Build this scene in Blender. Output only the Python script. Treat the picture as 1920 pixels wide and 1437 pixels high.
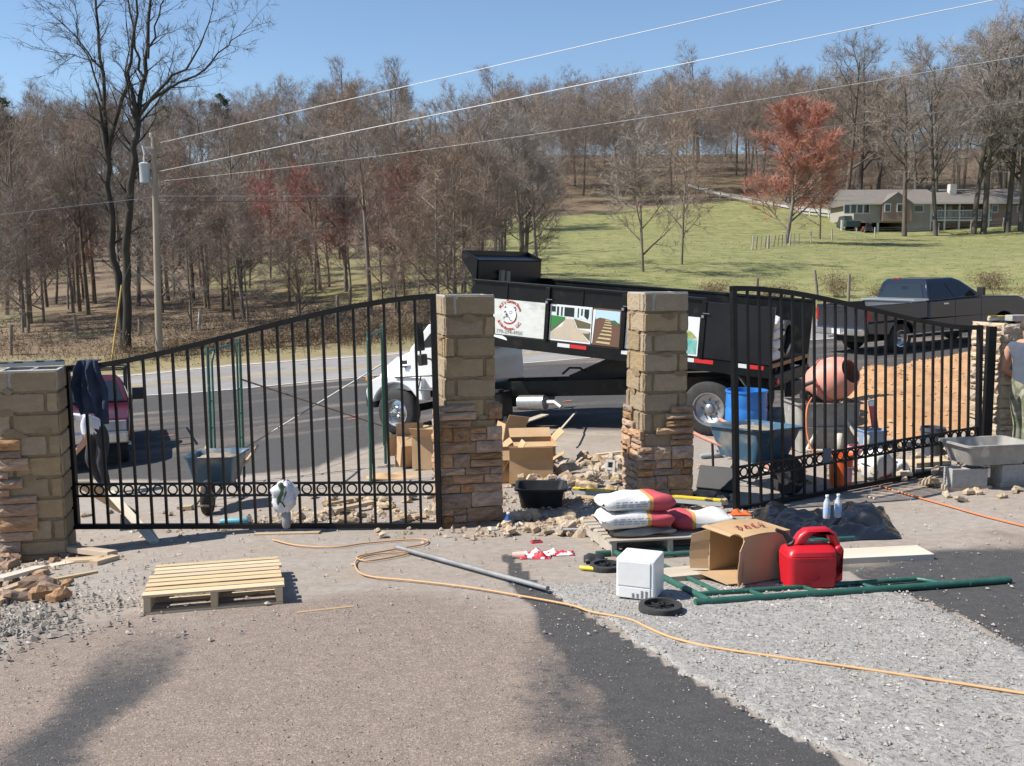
import bpy, math, random
import numpy as np
from mathutils import Vector, Matrix, Euler, noise as mnoise
for _o in list(bpy.data.objects): bpy.data.objects.remove(_o)
SC = bpy.context.scene
COL = SC.collection
R = math.radians
V = Vector
rnd = random.Random(11)
# ------------------------------------------------------------------ camera
CAMZ, PITCH, ROLL, FPX, CX, CY = 2.6, R(6.4), R(0.27), 1884.0, 960.0, 718.5
_f = V((0, math.cos(PITCH), -math.sin(PITCH))); _u = V((0, math.sin(PITCH), math.cos(PITCH))); _r = V((1, 0, 0))
_r2 = _r*math.cos(ROLL) - _u*math.sin(ROLL); _u2 = _u*math.cos(ROLL) + _r*math.sin(ROLL)
cam_d = bpy.data.cameras.new('camera'); cam = bpy.data.objects.new('camera', cam_d); COL.objects.link(cam)
cam.matrix_world = Matrix(((_r2.x, _u2.x, -_f.x, 0), (_r2.y, _u2.y, -_f.y, 0), (_r2.z, _u2.z, -_f.z, CAMZ), (0, 0, 0, 1)))
cam_d.sensor_width = 36; cam_d.lens = FPX*36/1920; cam_d.clip_end = 3000; cam_d.clip_start = 0.05
SC.camera = cam
# ------------------------------------------------------------------ world + sun
SUN_EL, SUN_B = R(48), R(5)          # sun stands to the left, a little on the camera's side
S = V((-math.cos(SUN_EL)*math.cos(SUN_B), -math.cos(SUN_EL)*math.sin(SUN_B), math.sin(SUN_EL)))
W = bpy.data.worlds.new('World'); SC.world = W; W.use_nodes = True
nt = W.node_tree; bg = nt.nodes['Background']
sky = nt.nodes.new('ShaderNodeTexSky'); sky.sky_type = 'NISHITA'; sky.sun_disc = False
sky.sun_elevation = SUN_EL; sky.sun_rotation = math.atan2(S.x, S.y)
sky.altitude = 300; sky.air_density = 1.0; sky.dust_density = 0.15; sky.ozone_density = 3.5
nt.links.new(sky.outputs[0], bg.inputs[0]); bg.inputs[1].default_value = 0.098
sl = bpy.data.lights.new('sun', 'SUN'); sl.energy = 4.9; sl.angle = R(0.53); sl.color = (1.0, 0.955, 0.88)
sun = bpy.data.objects.new('sun', sl); COL.objects.link(sun); sun.rotation_euler = S.to_track_quat('Z', 'Y').to_euler(); sun.location = S*60
SC.view_settings.view_transform = 'Standard'; SC.view_settings.look = 'None'
SC.view_settings.exposure = 0.6; SC.view_settings.gamma = 1.0; SC.view_settings.use_curve_mapping = False
SC.render.engine = 'CYCLES'
SC.cycles.max_bounces = 5; SC.cycles.diffuse_bounces = 2; SC.cycles.glossy_bounces = 2; SC.cycles.transparent_max_bounces = 8; SC.cycles.use_denoising = True; SC.cycles.use_adaptive_sampling = True; SC.cycles.adaptive_threshold = 0.025

def ray(px, py):
    return _f + _r2*((px-CX)/FPX) + _u2*((CY-py)/FPX)
def at(px, py, Y):
    d = ray(px, py); t = Y/d.y
    return V((0, 0, CAMZ)) + d*t

# ------------------------------------------------------------------ mesh helpers
def _basis(d):
    d = d.normalized(); a = V((0, 0, 1)) if abs(d.z) < .95 else V((1, 0, 0))
    x = d.cross(a).normalized(); return x, d.cross(x).normalized()
class MB:
    def __init__(s, T=None): s.v = []; s.f = []; s.mi = []; s.k = 0; s.T = T or Matrix()
    def add(s, vs, fs):
        b = len(s.v); T = s.T
        s.v += [tuple(T @ V(v)) for v in vs]; s.f += [tuple(i+b for i in f) for f in fs]; s.mi += [s.k]*len(fs); return s
    def box(s, c, sz, rot=None, top=1.0, topy=None):
        hx, hy, hz = sz[0]/2, sz[1]/2, sz[2]/2; ty = top if topy is None else topy
        vs = [V((x*(top if z > 0 else 1), y*(ty if z > 0 else 1), z)) for z in (-hz, hz) for x, y in ((-hx, -hy), (hx, -hy), (hx, hy), (-hx, hy))]
        if rot is not None:
            M = Euler(rot).to_matrix() if not isinstance(rot, Matrix) else rot
            vs = [M @ v for v in vs]
        c = V(c); return s.add([v+c for v in vs], [(3,2,1,0),(4,5,6,7),(0,1,5,4),(1,2,6,5),(2,3,7,6),(3,0,4,7)])
    def bb(s, a, b):
        return s.box([(a[i]+b[i])/2 for i in range(3)], [abs(b[i]-a[i]) for i in range(3)])
    def bar(s, p0, p1, w, h, up=None):
        p0, p1 = V(p0), V(p1); d = (p1-p0).normalized(); u = V(up) if up else (V((0,0,1)) if abs(d.z) < .95 else V((0,1,0)))
        x = d.cross(u).normalized()*(w/2); y = x.cross(d).normalized()*(h/2)
        vs = [p+a*x+b*y for p in (p0, p1) for a, b in ((-1,-1),(1,-1),(1,1),(-1,1))]
        return s.add(vs, [(0,1,2,3),(7,6,5,4),(0,4,5,1),(1,5,6,2),(2,6,7,3),(3,7,4,0)])
    def tube(s, pts, r, n=8, cap=True, closed=False):
        pts = [V(p) for p in pts]; m = len(pts); rs = r if isinstance(r, (list, tuple)) else [r]*m
        vs = []; px = None
        for i, p in enumerate(pts):
            if closed: d = pts[(i+1) % m]-pts[i-1]
            else: d = pts[min(i+1, m-1)]-pts[max(i-1, 0)]
            if d.length < 1e-9: d = V((0,0,1))
            x, y = _basis(d)
            if px is not None:
                x = px-d.normalized()*px.dot(d.normalized())
                x = x.normalized() if x.length > 1e-6 else _basis(d)[0]; y = d.normalized().cross(x)
            px = x
            vs += [p+(x*math.cos(2*math.pi*k/n)+y*math.sin(2*math.pi*k/n))*rs[i] for k in range(n)]
        fs = []
        for i in range(m if closed else m-1):
            a, b = i*n, ((i+1) % m)*n
            fs += [(a+k, a+(k+1) % n, b+(k+1) % n, b+k) for k in range(n)]
        if cap and not closed: fs += [tuple(range(n))[::-1], tuple(range((m-1)*n, m*n))]
        return s.add(vs, fs)
    def lathe(s, prof, n=20, c=(0,0,0), axis=(0,0,1), cap=True):
        c = V(c); ax = V(axis).normalized(); x, y = _basis(ax); m = len(prof)
        vs = [c+ax*z+(x*math.cos(2*math.pi*k/n)+y*math.sin(2*math.pi*k/n))*max(r, 1e-4) for r, z in prof for k in range(n)]
        fs = [(i*n+k, i*n+(k+1) % n, (i+1)*n+(k+1) % n, (i+1)*n+k) for i in range(m-1) for k in range(n)]
        if cap: fs += [tuple(range(n))[::-1], tuple(range((m-1)*n, m*n))]
        return s.add(vs, fs)
    def prism(s, poly, a, b, fn):      # poly of (u,v); fn(u,v,w)->xyz ; w from a to b
        n = len(poly); vs = [fn(u, v, a) for u, v in poly]+[fn(u, v, b) for u, v in poly]
        return s.add(vs, [tuple(range(n))[::-1], tuple(range(n, 2*n))]+[(i, (i+1) % n, n+(i+1) % n, n+i) for i in range(n)])
    def loft(s, secs, closed=True, cap=True):
        n = len(secs[0]); vs = [p for q in secs for p in q]; fs = []
        for i in range(len(secs)-1):
            for k in range(n if closed else n-1): fs.append((i*n+k, i*n+(k+1) % n, (i+1)*n+(k+1) % n, (i+1)*n+k))
        if cap and closed: fs += [tuple(range(n))[::-1], tuple(range((len(secs)-1)*n, len(secs)*n))]
        return s.add(vs, fs)
    def grid(s, nu, nv, fn):
        vs = [fn(i/nu, j/nv) for j in range(nv+1) for i in range(nu+1)]; w = nu+1
        return s.add(vs, [(j*w+i, j*w+i+1, (j+1)*w+i+1, (j+1)*w+i) for j in range(nv) for i in range(nu)])
    def mesh(s, name, mats):
        me = bpy.data.meshes.new(name); me.from_pydata(s.v, [], s.f)
        for m in (mats if isinstance(mats, (list, tuple)) else [mats]): me.materials.append(m)
        if isinstance(mats, (list, tuple)) and len(mats) > 1: me.polygons.foreach_set('material_index', s.mi)
        return me
    def build(s, name, mats, parent=None, smooth=None, bevel=0, sub=0, solid=0, fix=True, loc=None, rot=None):
        me = s.mesh(name, mats)
        if fix:
            import bmesh
            bm = bmesh.new(); bm.from_mesh(me); bmesh.ops.recalc_face_normals(bm, faces=bm.faces); bm.to_mesh(me); bm.free()
        if smooth is not None:
            me.shade_smooth()
            if smooth < 179: me.set_sharp_from_angle(angle=R(smooth))
        o = link(name, me, parent, loc, rot)
        if solid: m = o.modifiers.new('solid', 'SOLIDIFY'); m.thickness = solid; m.offset = 0
        if bevel: m = o.modifiers.new('bevel', 'BEVEL'); m.width = bevel; m.segments = 2; m.limit_method = 'ANGLE'; m.angle_limit = R(35)
        if sub: m = o.modifiers.new('sub', 'SUBSURF'); m.levels = sub; m.render_levels = sub
        return o
def link(name, me, parent=None, loc=None, rot=None):
    o = bpy.data.objects.new(name, me); COL.objects.link(o)
    if parent is not None: o.parent = parent
    if loc is not None: o.location = loc
    if rot is not None: o.rotation_euler = rot
    return o
def tag(o, label, cat, group=None):
    o['label'] = label; o['category'] = cat
    if group: o['group'] = group
    return o
def struct(o, kind='structure'): o['kind'] = kind; return o
def thing(name, label, cat, loc=(0,0,0), rz=0, group=None, M=None):
    o = bpy.data.objects.new(name, None); COL.objects.link(o); o.empty_display_size = .1
    if M is not None: o.matrix_world = M
    else: o.location = loc; o.rotation_euler = (0, 0, rz)
    return tag(o, label, cat, group)
def frame(p, x, z=(0,0,1)):            # matrix with origin p, local x along x
    x = V(x).normalized(); z = V(z); y = z.cross(x).normalized(); z = x.cross(y).normalized()
    return Matrix(((x.x,y.x,z.x,p[0]),(x.y,y.y,z.y,p[1]),(x.z,y.z,z.z,p[2]),(0,0,0,1)))
def fan(name, label, cat, group=None): pass

# ------------------------------------------------------------------ materials
_M = {}
def pm(name, base, second=None, scale=12, rough=.75, bump=.0, bscale=None, metal=0, rand=0.0, third=None, tscale=None, tcut=.6, spec=.5, detail=6, coat=0, trans=0, stretch=None, twidth=.08, mixlo=.35, mixhi=.65, coords='Object'):
    if name in _M: return _M[name]
    m = bpy.data.materials.new(name); m.use_nodes = True; t = m.node_tree; b = t.nodes['Principled BSDF']
    b.inputs['Roughness'].default_value = rough; b.inputs['Metallic'].default_value = metal
    b.inputs['Specular IOR Level'].default_value = spec
    if coat: b.inputs['Coat Weight'].default_value = coat; b.inputs['Coat Roughness'].default_value = .06
    if trans: b.inputs['Transmission Weight'].default_value = trans
    L = t.links.new; N = t.nodes.new
    c4 = lambda c: (c[0], c[1], c[2], 1)
    co = N('ShaderNodeTexCoord'); vec = co.outputs[coords]
    if stretch:
        mp = N('ShaderNodeMapping'); mp.inputs['Scale'].default_value = stretch; L(vec, mp.inputs[0]); vec = mp.outputs[0]
    col = None
    if second is not None:
        nz = N('ShaderNodeTexNoise'); nz.inputs['Scale'].default_value = scale; nz.inputs['Detail'].default_value = detail; nz.inputs['Roughness'].default_value = .62; L(vec, nz.inputs['Vector'])
        rp = N('ShaderNodeValToRGB'); rp.color_ramp.elements[0].position = mixlo; rp.color_ramp.elements[1].position = mixhi
        rp.color_ramp.elements[0].color = c4(base); rp.color_ramp.elements[1].color = c4(second)
        L(nz.outputs[0], rp.inputs[0]); col = rp.outputs[0]
        if third is not None:
            n2 = N('ShaderNodeTexNoise'); n2.inputs['Scale'].default_value = tscale or scale*4; n2.inputs['Detail'].default_value = 5; L(vec, n2.inputs['Vector'])
            r2 = N('ShaderNodeValToRGB'); r2.color_ramp.elements[0].position = tcut; r2.color_ramp.elements[1].position = min(1, tcut+twidth)
            L(n2.outputs[0], r2.inputs[0])
            mx = N('ShaderNodeMix'); mx.data_type = 'RGBA'; mx.inputs[7].default_value = c4(third)
            L(r2.outputs[0], mx.inputs[0]); L(col, mx.inputs[6]); col = mx.outputs[2]
    if rand:
        oi = N('ShaderNodeObjectInfo'); mr = N('ShaderNodeMapRange'); mr.inputs[3].default_value = 1-rand; mr.inputs[4].default_value = 1+rand
        L(oi.outputs['Random'], mr.inputs[0]); hs = N('ShaderNodeHueSaturation'); L(mr.outputs[0], hs.inputs['Value'])
        ma = N('ShaderNodeMath'); ma.operation = 'MULTIPLY_ADD'; ma.inputs[1].default_value = 7.31; ma.inputs[2].default_value = .13; L(oi.outputs['Random'], ma.inputs[0])
        fr = N('ShaderNodeMath'); fr.operation = 'FRACT'; L(ma.outputs[0], fr.inputs[0])
        m3 = N('ShaderNodeMapRange'); m3.inputs[3].default_value = 1-rand; m3.inputs[4].default_value = 1+rand*.8; L(fr.outputs[0], m3.inputs[0]); L(m3.outputs[0], hs.inputs['Saturation'])
        if col is None: hs.inputs['Color'].default_value = c4(base)
        else: L(col, hs.inputs['Color'])
        col = hs.outputs[0]
    if col is None: b.inputs['Base Color'].default_value = c4(base)
    else: L(col, b.inputs['Base Color'])
    if bump:
        nb = N('ShaderNodeTexNoise'); nb.inputs['Scale'].default_value = bscale or scale*3; nb.inputs['Detail'].default_value = 5; nb.inputs['Roughness'].default_value = .68; L(vec, nb.inputs['Vector'])
        bp = N('ShaderNodeBump'); bp.inputs['Strength'].default_value = bump; bp.inputs['Distance'].default_value = .02; L(nb.outputs[0], bp.inputs['Height']); L(bp.outputs[0], b.inputs['Normal'])
    _M[name] = m; return m
def glass(name, col=(.8,.9,.9), rough=.02, ior=1.45):
    if name in _M: return _M[name]
    m = pm(name, col, rough=rough); b = m.node_tree.nodes['Principled BSDF']; b.inputs['Transmission Weight'].default_value = 1; b.inputs['IOR'].default_value = ior
    return m
# ------------------------------------------------------------------ terrain: one smooth height function through surveyed points
_cp = []
for px, py, Y in [(960,1437,3.75),(0,1437,3.75),(1920,1437,3.75),(300,1150,6.4),(960,1130,6.5),(1530,1110,6.7),(1850,1100,6.8),
    (70,1052,9.4),(480,1000,9.75),(890,987,9.8),(1240,948,10.2),(1375,962,10.0),(1840,872,11.7),
    (745,817,18),(1330,819,15.1),(190,885,18.3),(1675,665,27.5),(1895,646,28.7),
    (222,746,30.5),(382,735,30.7),(682,709,30.2),(962,684,31.7),(1125,671,32),(1540,639,32.5),(1915,612,35),
    (222,705,38),(382,690,38),(720,664,38.5),(960,645,39),(1545,600,41.5),(1915,575,44),
    (200,640,44),(20,660,42),(640,565,52),(700,490,80),(300,500,85),(100,505,85),(1000,545,50),(1000,480,75),(1205,512,62),(1275,499,66),
    (1450,578,47),(1700,555,52),(1470,455,100),(1300,390,140),(1700,436,120),(1900,424,120),(1880,480,76),(1200,385,150),(900,390,150),(600,400,150),(200,425,150),
    (1100,300,210),(600,310,210),(100,345,210),(1500,300,210),(1900,285,210)]:
    p = at(px, py, Y); _cp.append((p.x, p.y, p.z))
_cp += [(-15,0,.9),(15,0,1.2),(0,0,1.03),(-12,-14,2.2),(12,-14,2.4),(-22,10,-.2),(22,14,.8),(-24,24,-1.5),(-30,36,-1.6),(30,30,1.2),(34,42,2.0),
        (-90,60,-1),(-90,140,8),(120,70,6),(140,150,15),(-200,220,22),(200,230,30),(0,340,34),(-220,340,32),(220,340,34)]
_C = np.array(_cp); _n = len(_C); _SC = 10.0
def _phi(d2): return np.where(d2 > 0, .5*d2*np.log(d2+1e-12), 0)
_A = np.zeros((_n+3, _n+3)); _P = _C[:, :2]/_SC
_d2 = ((_P[:, None]-_P[None])**2).sum(2); _A[:_n, :_n] = _phi(_d2)+np.eye(_n)*.004
_A[:_n, _n] = 1; _A[:_n, _n+1:] = _P; _A[_n, :_n] = 1; _A[_n+1:, :_n] = _P.T
_W = np.linalg.solve(_A, np.concatenate([_C[:, 2], np.zeros(3)]))
def GA(x, y):
    x = np.clip(np.asarray(x, float), -260, 260); y = np.clip(np.asarray(y, float), -16, 360); sh = x.shape
    q = np.stack([x.ravel(), y.ravel()], 1)/_SC
    out = np.empty(len(q))
    for i in range(0, len(q), 4000):
        c = q[i:i+4000]; d2 = ((c[:, None]-_P[None])**2).sum(2)
        out[i:i+4000] = _phi(d2) @ _W[:_n] + _W[_n] + c @ _W[_n+1:]
    return out.reshape(sh)
def G(x, y): return float(GA(np.array([x]), np.array([y]))[0])
def gp(px, py, ymax=300):
    d = ray(px, py); Y = np.geomspace(2.5, ymax, 700); t = Y/d.y
    z = CAMZ+d.z*t; h = GA(d.x*t, Y); k = np.argmax(z < h)
    if not (z < h).any(): k = 699
    a, b = Y[max(k-1, 0)], Y[k]; ya = np.linspace(a, b, 30); ta = ya/d.y; zz = CAMZ+d.z*ta; hh = GA(d.x*ta, ya); j = np.argmax(zz < hh)
    return V((d.x*ta[j], ya[j], hh[j]))
def on(x, y, dz=0): return V((x, y, G(x, y)+dz))

def nmesh(name, xs, ys, zfn, mat):
    X, Y = np.meshgrid(xs, ys); Z = zfn(X, Y); nx, ny = len(xs), len(ys)
    v = np.stack([X.ravel(), Y.ravel(), Z.ravel()], 1); i = np.arange(nx*ny).reshape(ny, nx)
    f = np.stack([i[:-1, :-1], i[:-1, 1:], i[1:, 1:], i[1:, :-1]], -1).reshape(-1, 4)
    me = bpy.data.meshes.new(name); me.from_pydata(v.tolist(), [], f.tolist()); me.materials.append(mat); me.shade_smooth()
    return me
def wob(x, y, s, seed=0): return mnoise.noise(V((x*s+seed*17.3, y*s-seed*9.1, seed*3.7)))

# materials of the setting
M_DIRT = pm('bare_dirt', (.245,.205,.165), (.33,.285,.235), scale=.9, rough=.95, bump=.55, bscale=9, third=(.17,.14,.11), tscale=3.2, tcut=.56, twidth=.18)
M_ASPH = pm('new_asphalt', (.050,.050,.053), (.078,.076,.076), scale=1.2, rough=.86, bump=.5, bscale=55, third=(.17,.155,.14), tscale=5.5, tcut=.66, twidth=.12)
M_ROAD = pm('old_road', (.20,.19,.18), (.27,.255,.24), scale=.6, rough=.9, bump=.25, bscale=30, third=(.15,.145,.14), tscale=2.0, tcut=.62)
M_GRAV = pm('crushed_gravel', (.245,.23,.21), (.40,.38,.35), scale=26, rough=.95, bump=1.0, bscale=34, third=(.11,.10,.085), tscale=42, tcut=.60, twidth=.05)
M_LITTER = pm('leaf_litter', (.135,.088,.052), (.20,.145,.085), scale=.35, rough=.95, bump=.6, bscale=3, third=(.14,.125,.06), tscale=.16, tcut=.56, twidth=.12)
M_GRASS = pm('meadow_grass', (.155,.165,.045), (.255,.235,.095), scale=.5, rough=.95, bump=.9, bscale=5, third=(.09,.11,.03), tscale=1.3, tcut=.52, twidth=.16, detail=9)
M_VERGE = pm('dry_verge', (.26,.20,.11), (.18,.16,.07), scale=1.5, rough=.95, bump=.7, bscale=8)
M_CLAY = pm('orange_clay', (.41,.215,.095), (.48,.285,.145), scale=1.6, rough=.95, bump=.7, bscale=9, third=(.36,.17,.07), tscale=3, tcut=.58, twidth=.2)
M_WHITE = pm('road_white', (.62,.62,.60), (.42,.41,.40), scale=4, rough=.8)
M_YELL = pm('road_yellow', (.50,.34,.07), (.36,.27,.10), scale=4, rough=.8)

_xs = np.unique(np.concatenate([np.linspace(-9, 9, 90), np.linspace(-60, 60, 110), np.linspace(-420, 420, 90)]))
_ys = np.unique(np.concatenate([np.linspace(-14, 14, 90), np.linspace(14, 60, 80), np.geomspace(60, 620, 60)]))
def _zg(X, Y):
    Z = GA(X, Y); far = np.clip((np.abs(X)-9)/6, 0, 1)+np.clip((Y-42)/6, 0, 1); a = np.clip(far, 0, 1)
    return Z
ground = struct(link('ground', nmesh('ground', _xs, _ys, _zg, M_DIRT)))
ground.data.materials.append(M_LITTER)
_c = np.array([p.center[:] for p in ground.data.polygons]); ground.data.polygons.foreach_set('material_index', (((_c[:, 1] > 41) | (np.abs(_c[:, 0]) > 40)).astype(np.int32)))

def sheet(name, left, right, mat, dz, n=60, m=14, edge=.0, es=1.0, kind='structure', bumpy=None, parent=None, attrs=None):
    """strip between two polylines of (x,y); edges wander by edge metres"""
    def lerp(pl, t):
        L = [0]
        for a, b in zip(pl, pl[1:]): L.append(L[-1]+math.hypot(b[0]-a[0], b[1]-a[1]))
        s = t*L[-1]
        for i in range(len(pl)-1):
            if s <= L[i+1]+1e-9:
                k = (s-L[i])/max(L[i+1]-L[i], 1e-9); return pl[i][0]+(pl[i+1][0]-pl[i][0])*k, pl[i][1]+(pl[i+1][1]-pl[i][1])*k
        return pl[-1]
    P = []
    for j in range(n+1):
        t = j/n; a, b = lerp(left, t), lerp(right, t)
        if edge:
            w1 = edge*(wob(a[0], a[1], es, 1)+.5*wob(a[0], a[1], es*3.1, 2)); w2 = edge*(wob(b[0], b[1], es, 3)+.5*wob(b[0], b[1], es*3.1, 4))
            d = V((b[0]-a[0], b[1]-a[1])); dl = d.length or 1
            a = (a[0]+d.x/dl*w1, a[1]+d.y/dl*w1); b = (b[0]+d.x/dl*w2, b[1]+d.y/dl*w2)
        for i in range(m+1): P.append((a[0]+(b[0]-a[0])*i/m, a[1]+(b[1]-a[1])*i/m))
    P = np.array(P); Z = GA(P[:, 0], P[:, 1])+dz
    if m > 3:
        K = np.arange(len(P)); ii, jj = K % (m+1), K//(m+1); brd = (ii == 0) | (ii == m) | (jj == 0) | (jj == n); Z = np.where(brd, Z-dz-.025, Z)
    if bumpy is not None: Z = Z+np.array([bumpy(x, y, (k % (m+1))/m, (k//(m+1))/n) for k, (x, y) in enumerate(P)])
    me = bpy.data.meshes.new(name); w = m+1
    me.from_pydata(np.column_stack([P, Z]).tolist(), [], [(j*w+i, j*w+i+1, (j+1)*w+i+1, (j+1)*w+i) for j in range(n) for i in range(m)])
    me.materials.append(mat); me.shade_smooth()
    if attrs:
        for nm, fn in attrs.items():
            a = me.attributes.new(nm, 'FLOAT', 'POINT'); a.data.foreach_set('value', [fn(x, y, (k % w)/m, (k//w)/n) for k, (x, y) in enumerate(P.tolist())])
    o = link(name, me, parent)
    if kind and parent is None: o['kind'] = kind
    return o
XY = lambda l, f=gp: [tuple(f(*p)[:2]) for p in l]
# public road (runs across the picture), with its lines
RN = [(-70,31.5),(-30,30.5),(-11.8,30.4),(-4.5,30.3),(0,31.6),(3,32),(10,32.6),(17.7,35),(40,44),(75,60)]
RF = [(-70,39),(-30,38.2),(-15,38),(-5,38.4),(0,39),(3,39.5),(12.5,41.5),(21,44),(44,54),(80,71)]
lerp2 = lambda A, B, t: [(a[0]+(b[0]-a[0])*t, a[1]+(b[1]-a[1])*t) for a, b in zip(A, B)]
sheet('road', RN, RF, M_ROAD, .012, n=120, m=10, edge=.06, es=.8)
sheet('road_edge_line', lerp2(RN, RF, .02), lerp2(RN, RF, .04), M_WHITE, .017, n=120, m=1)
sheet('road_edge_line', lerp2(RN, RF, .955), lerp2(RN, RF, .975), M_WHITE, .017, n=120, m=1)
sheet('road_centre_line', lerp2(RN, RF, .505), lerp2(RN, RF, .523), M_YELL, .017, n=120, m=1)
sheet('road_centre_line', lerp2(RN, RF, .545), lerp2(RN, RF, .563), M_YELL, .017, n=120, m=1)
# grass verge beyond the road and the meadow
sheet('roadside_verge', lerp2(RN, RF, 1.0), lerp2(RN, RF, 1.45), M_VERGE, .010, n=100, m=8, edge=.5, es=.5)
sheet('meadow', [(-3.5,45.5),(12,45),(22,47.5),(44,58),(80,76)], [(-1,132),(34,152),(46,140),(75,128),(140,125)], M_GRASS, .06, n=90, m=60, edge=3.0, es=.15)
sheet('meadow', [(-19,62),(-11,54),(-4,47),(2.5,46)], [(-26,86),(-18,96),(-4,110),(12,120)], pm('thin_woodland_grass', (.145,.13,.05), (.20,.18,.075), scale=.4, rough=.95, bump=.8, bscale=4, third=(.20,.135,.075), tscale=.8, tcut=.5, twidth=.2), .045, n=60, m=40, edge=2.5, es=.2)
_dr = XY([(1290,352),(1340,366),(1430,384),(1500,398),(1580,406)])
sheet('farm_drive', [(x, y) for x, y in _dr], [(x+.5, y+3.2) for x, y in _dr], pm('pale_gravel', (.38,.37,.35), (.48,.46,.43), scale=1.5, rough=.95), .2, n=40, m=3)
# ------------------------------------------------------------------ driveway in front of the gate: worn asphalt, dust, fresh asphalt at the right
def _pdist(X, Y, pl):
    best = np.full(X.shape, 1e9); side = np.zeros(X.shape)
    for (ax, ay), (bx, by) in zip(pl, pl[1:]):
        dx, dy = bx-ax, by-ay; L2 = dx*dx+dy*dy; t = np.clip(((X-ax)*dx+(Y-ay)*dy)/L2, 0, 1)
        d = np.hypot(X-ax-t*dx, Y-ay-t*dy); cr = dx*(Y-ay)-dy*(X-ax); m = d < best
        side = np.where(m, np.sign(cr), side); best = np.where(m, d, best)
    return best, side
sstep = lambda a, b, x: (lambda t: t*t*(3-2*t))(np.clip((x-a)/(b-a), 0, 1))
LANE_R = XY([(2000,1700),(1580,1437),(1330,1300),(1130,1175),(1010,1100),(960,1045),(900,1000)])
STRIP_R = XY([(2500,1500),(1920,1222),(1780,1150),(1660,1105),(1540,1060),(1420,1010)])
TRACK = XY([(-60,1600),(110,1400),(240,1270),(310,1180),(330,1100)])
_xs = np.arange(-7.6, 9.6, .055); _ys = np.arange(1.2, 14.9, .055)
Xg, Yg = np.meshgrid(_xs, _ys)
_me = nmesh('driveway', _xs, _ys, lambda X, Y: GA(X, Y)+.012, None)
d1, s1 = _pdist(Xg, Yg, LANE_R); dR, sR = _pdist(Xg, Yg, STRIP_R); dT, sT = _pdist(Xg, Yg, TRACK)
nz = np.array([wob(x, y, .9, 5)+.5*wob(x, y, 2.3, 6) for x, y in zip(Xg.ravel(), Yg.ravel())]).reshape(Xg.shape)
lane = s1 > 0
near = 1-sstep(4.9, 7.7, Yg+nz*1.1+.35*np.abs(Xg+.6)*(Xg < 2)-.3)                     # 1 on bare asphalt, 0 in the dust by the gate
wst = .14+.80*np.clip((7.3-Yg)/3.4, 0, 1); edge_dark = lane*(1-sstep(.62, 1.0, (d1+nz*.16)/wst))*(Yg < 8.2)
dark = lane*np.clip(near+.25, 0, 1)*np.maximum(0*d1, .62*(1-sstep(.10, .42, dT+nz*.14))*sstep(-1.2, .1, nz+.35)*(1-.75*sstep(4.4, 6.9, Yg))*(Xg < 0))
dark = np.maximum(dark, lane*near*.55*np.exp(-((Xg-.1-.04*Yg)/.4)**2)*(sstep(.0, .5, nz+.4)))
dark = np.maximum(dark, edge_dark); right = (sR < 0)
dk_r = right*(1-sstep(6.6, 9.4, Yg+nz*1.3))*.97
dark = np.maximum(dark, dk_r)
dust = 1-np.maximum(np.maximum(lane*near, dk_r), edge_dark)
left_edge = XY([(-300,1500),(0,1300),(90,1200),(240,1080)])
dL, sL = _pdist(Xg, Yg, left_edge); dust = np.maximum(dust, (sL > 0)*sstep(-.1, .35, dL+nz*.2)*(Xg < -1))
for nm, arr in (('dark', dark), ('dust', dust)):
    a = _me.attributes.new(nm, 'FLOAT', 'POINT'); a.data.foreach_set('value', arr.ravel().astype(np.float32))
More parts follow.
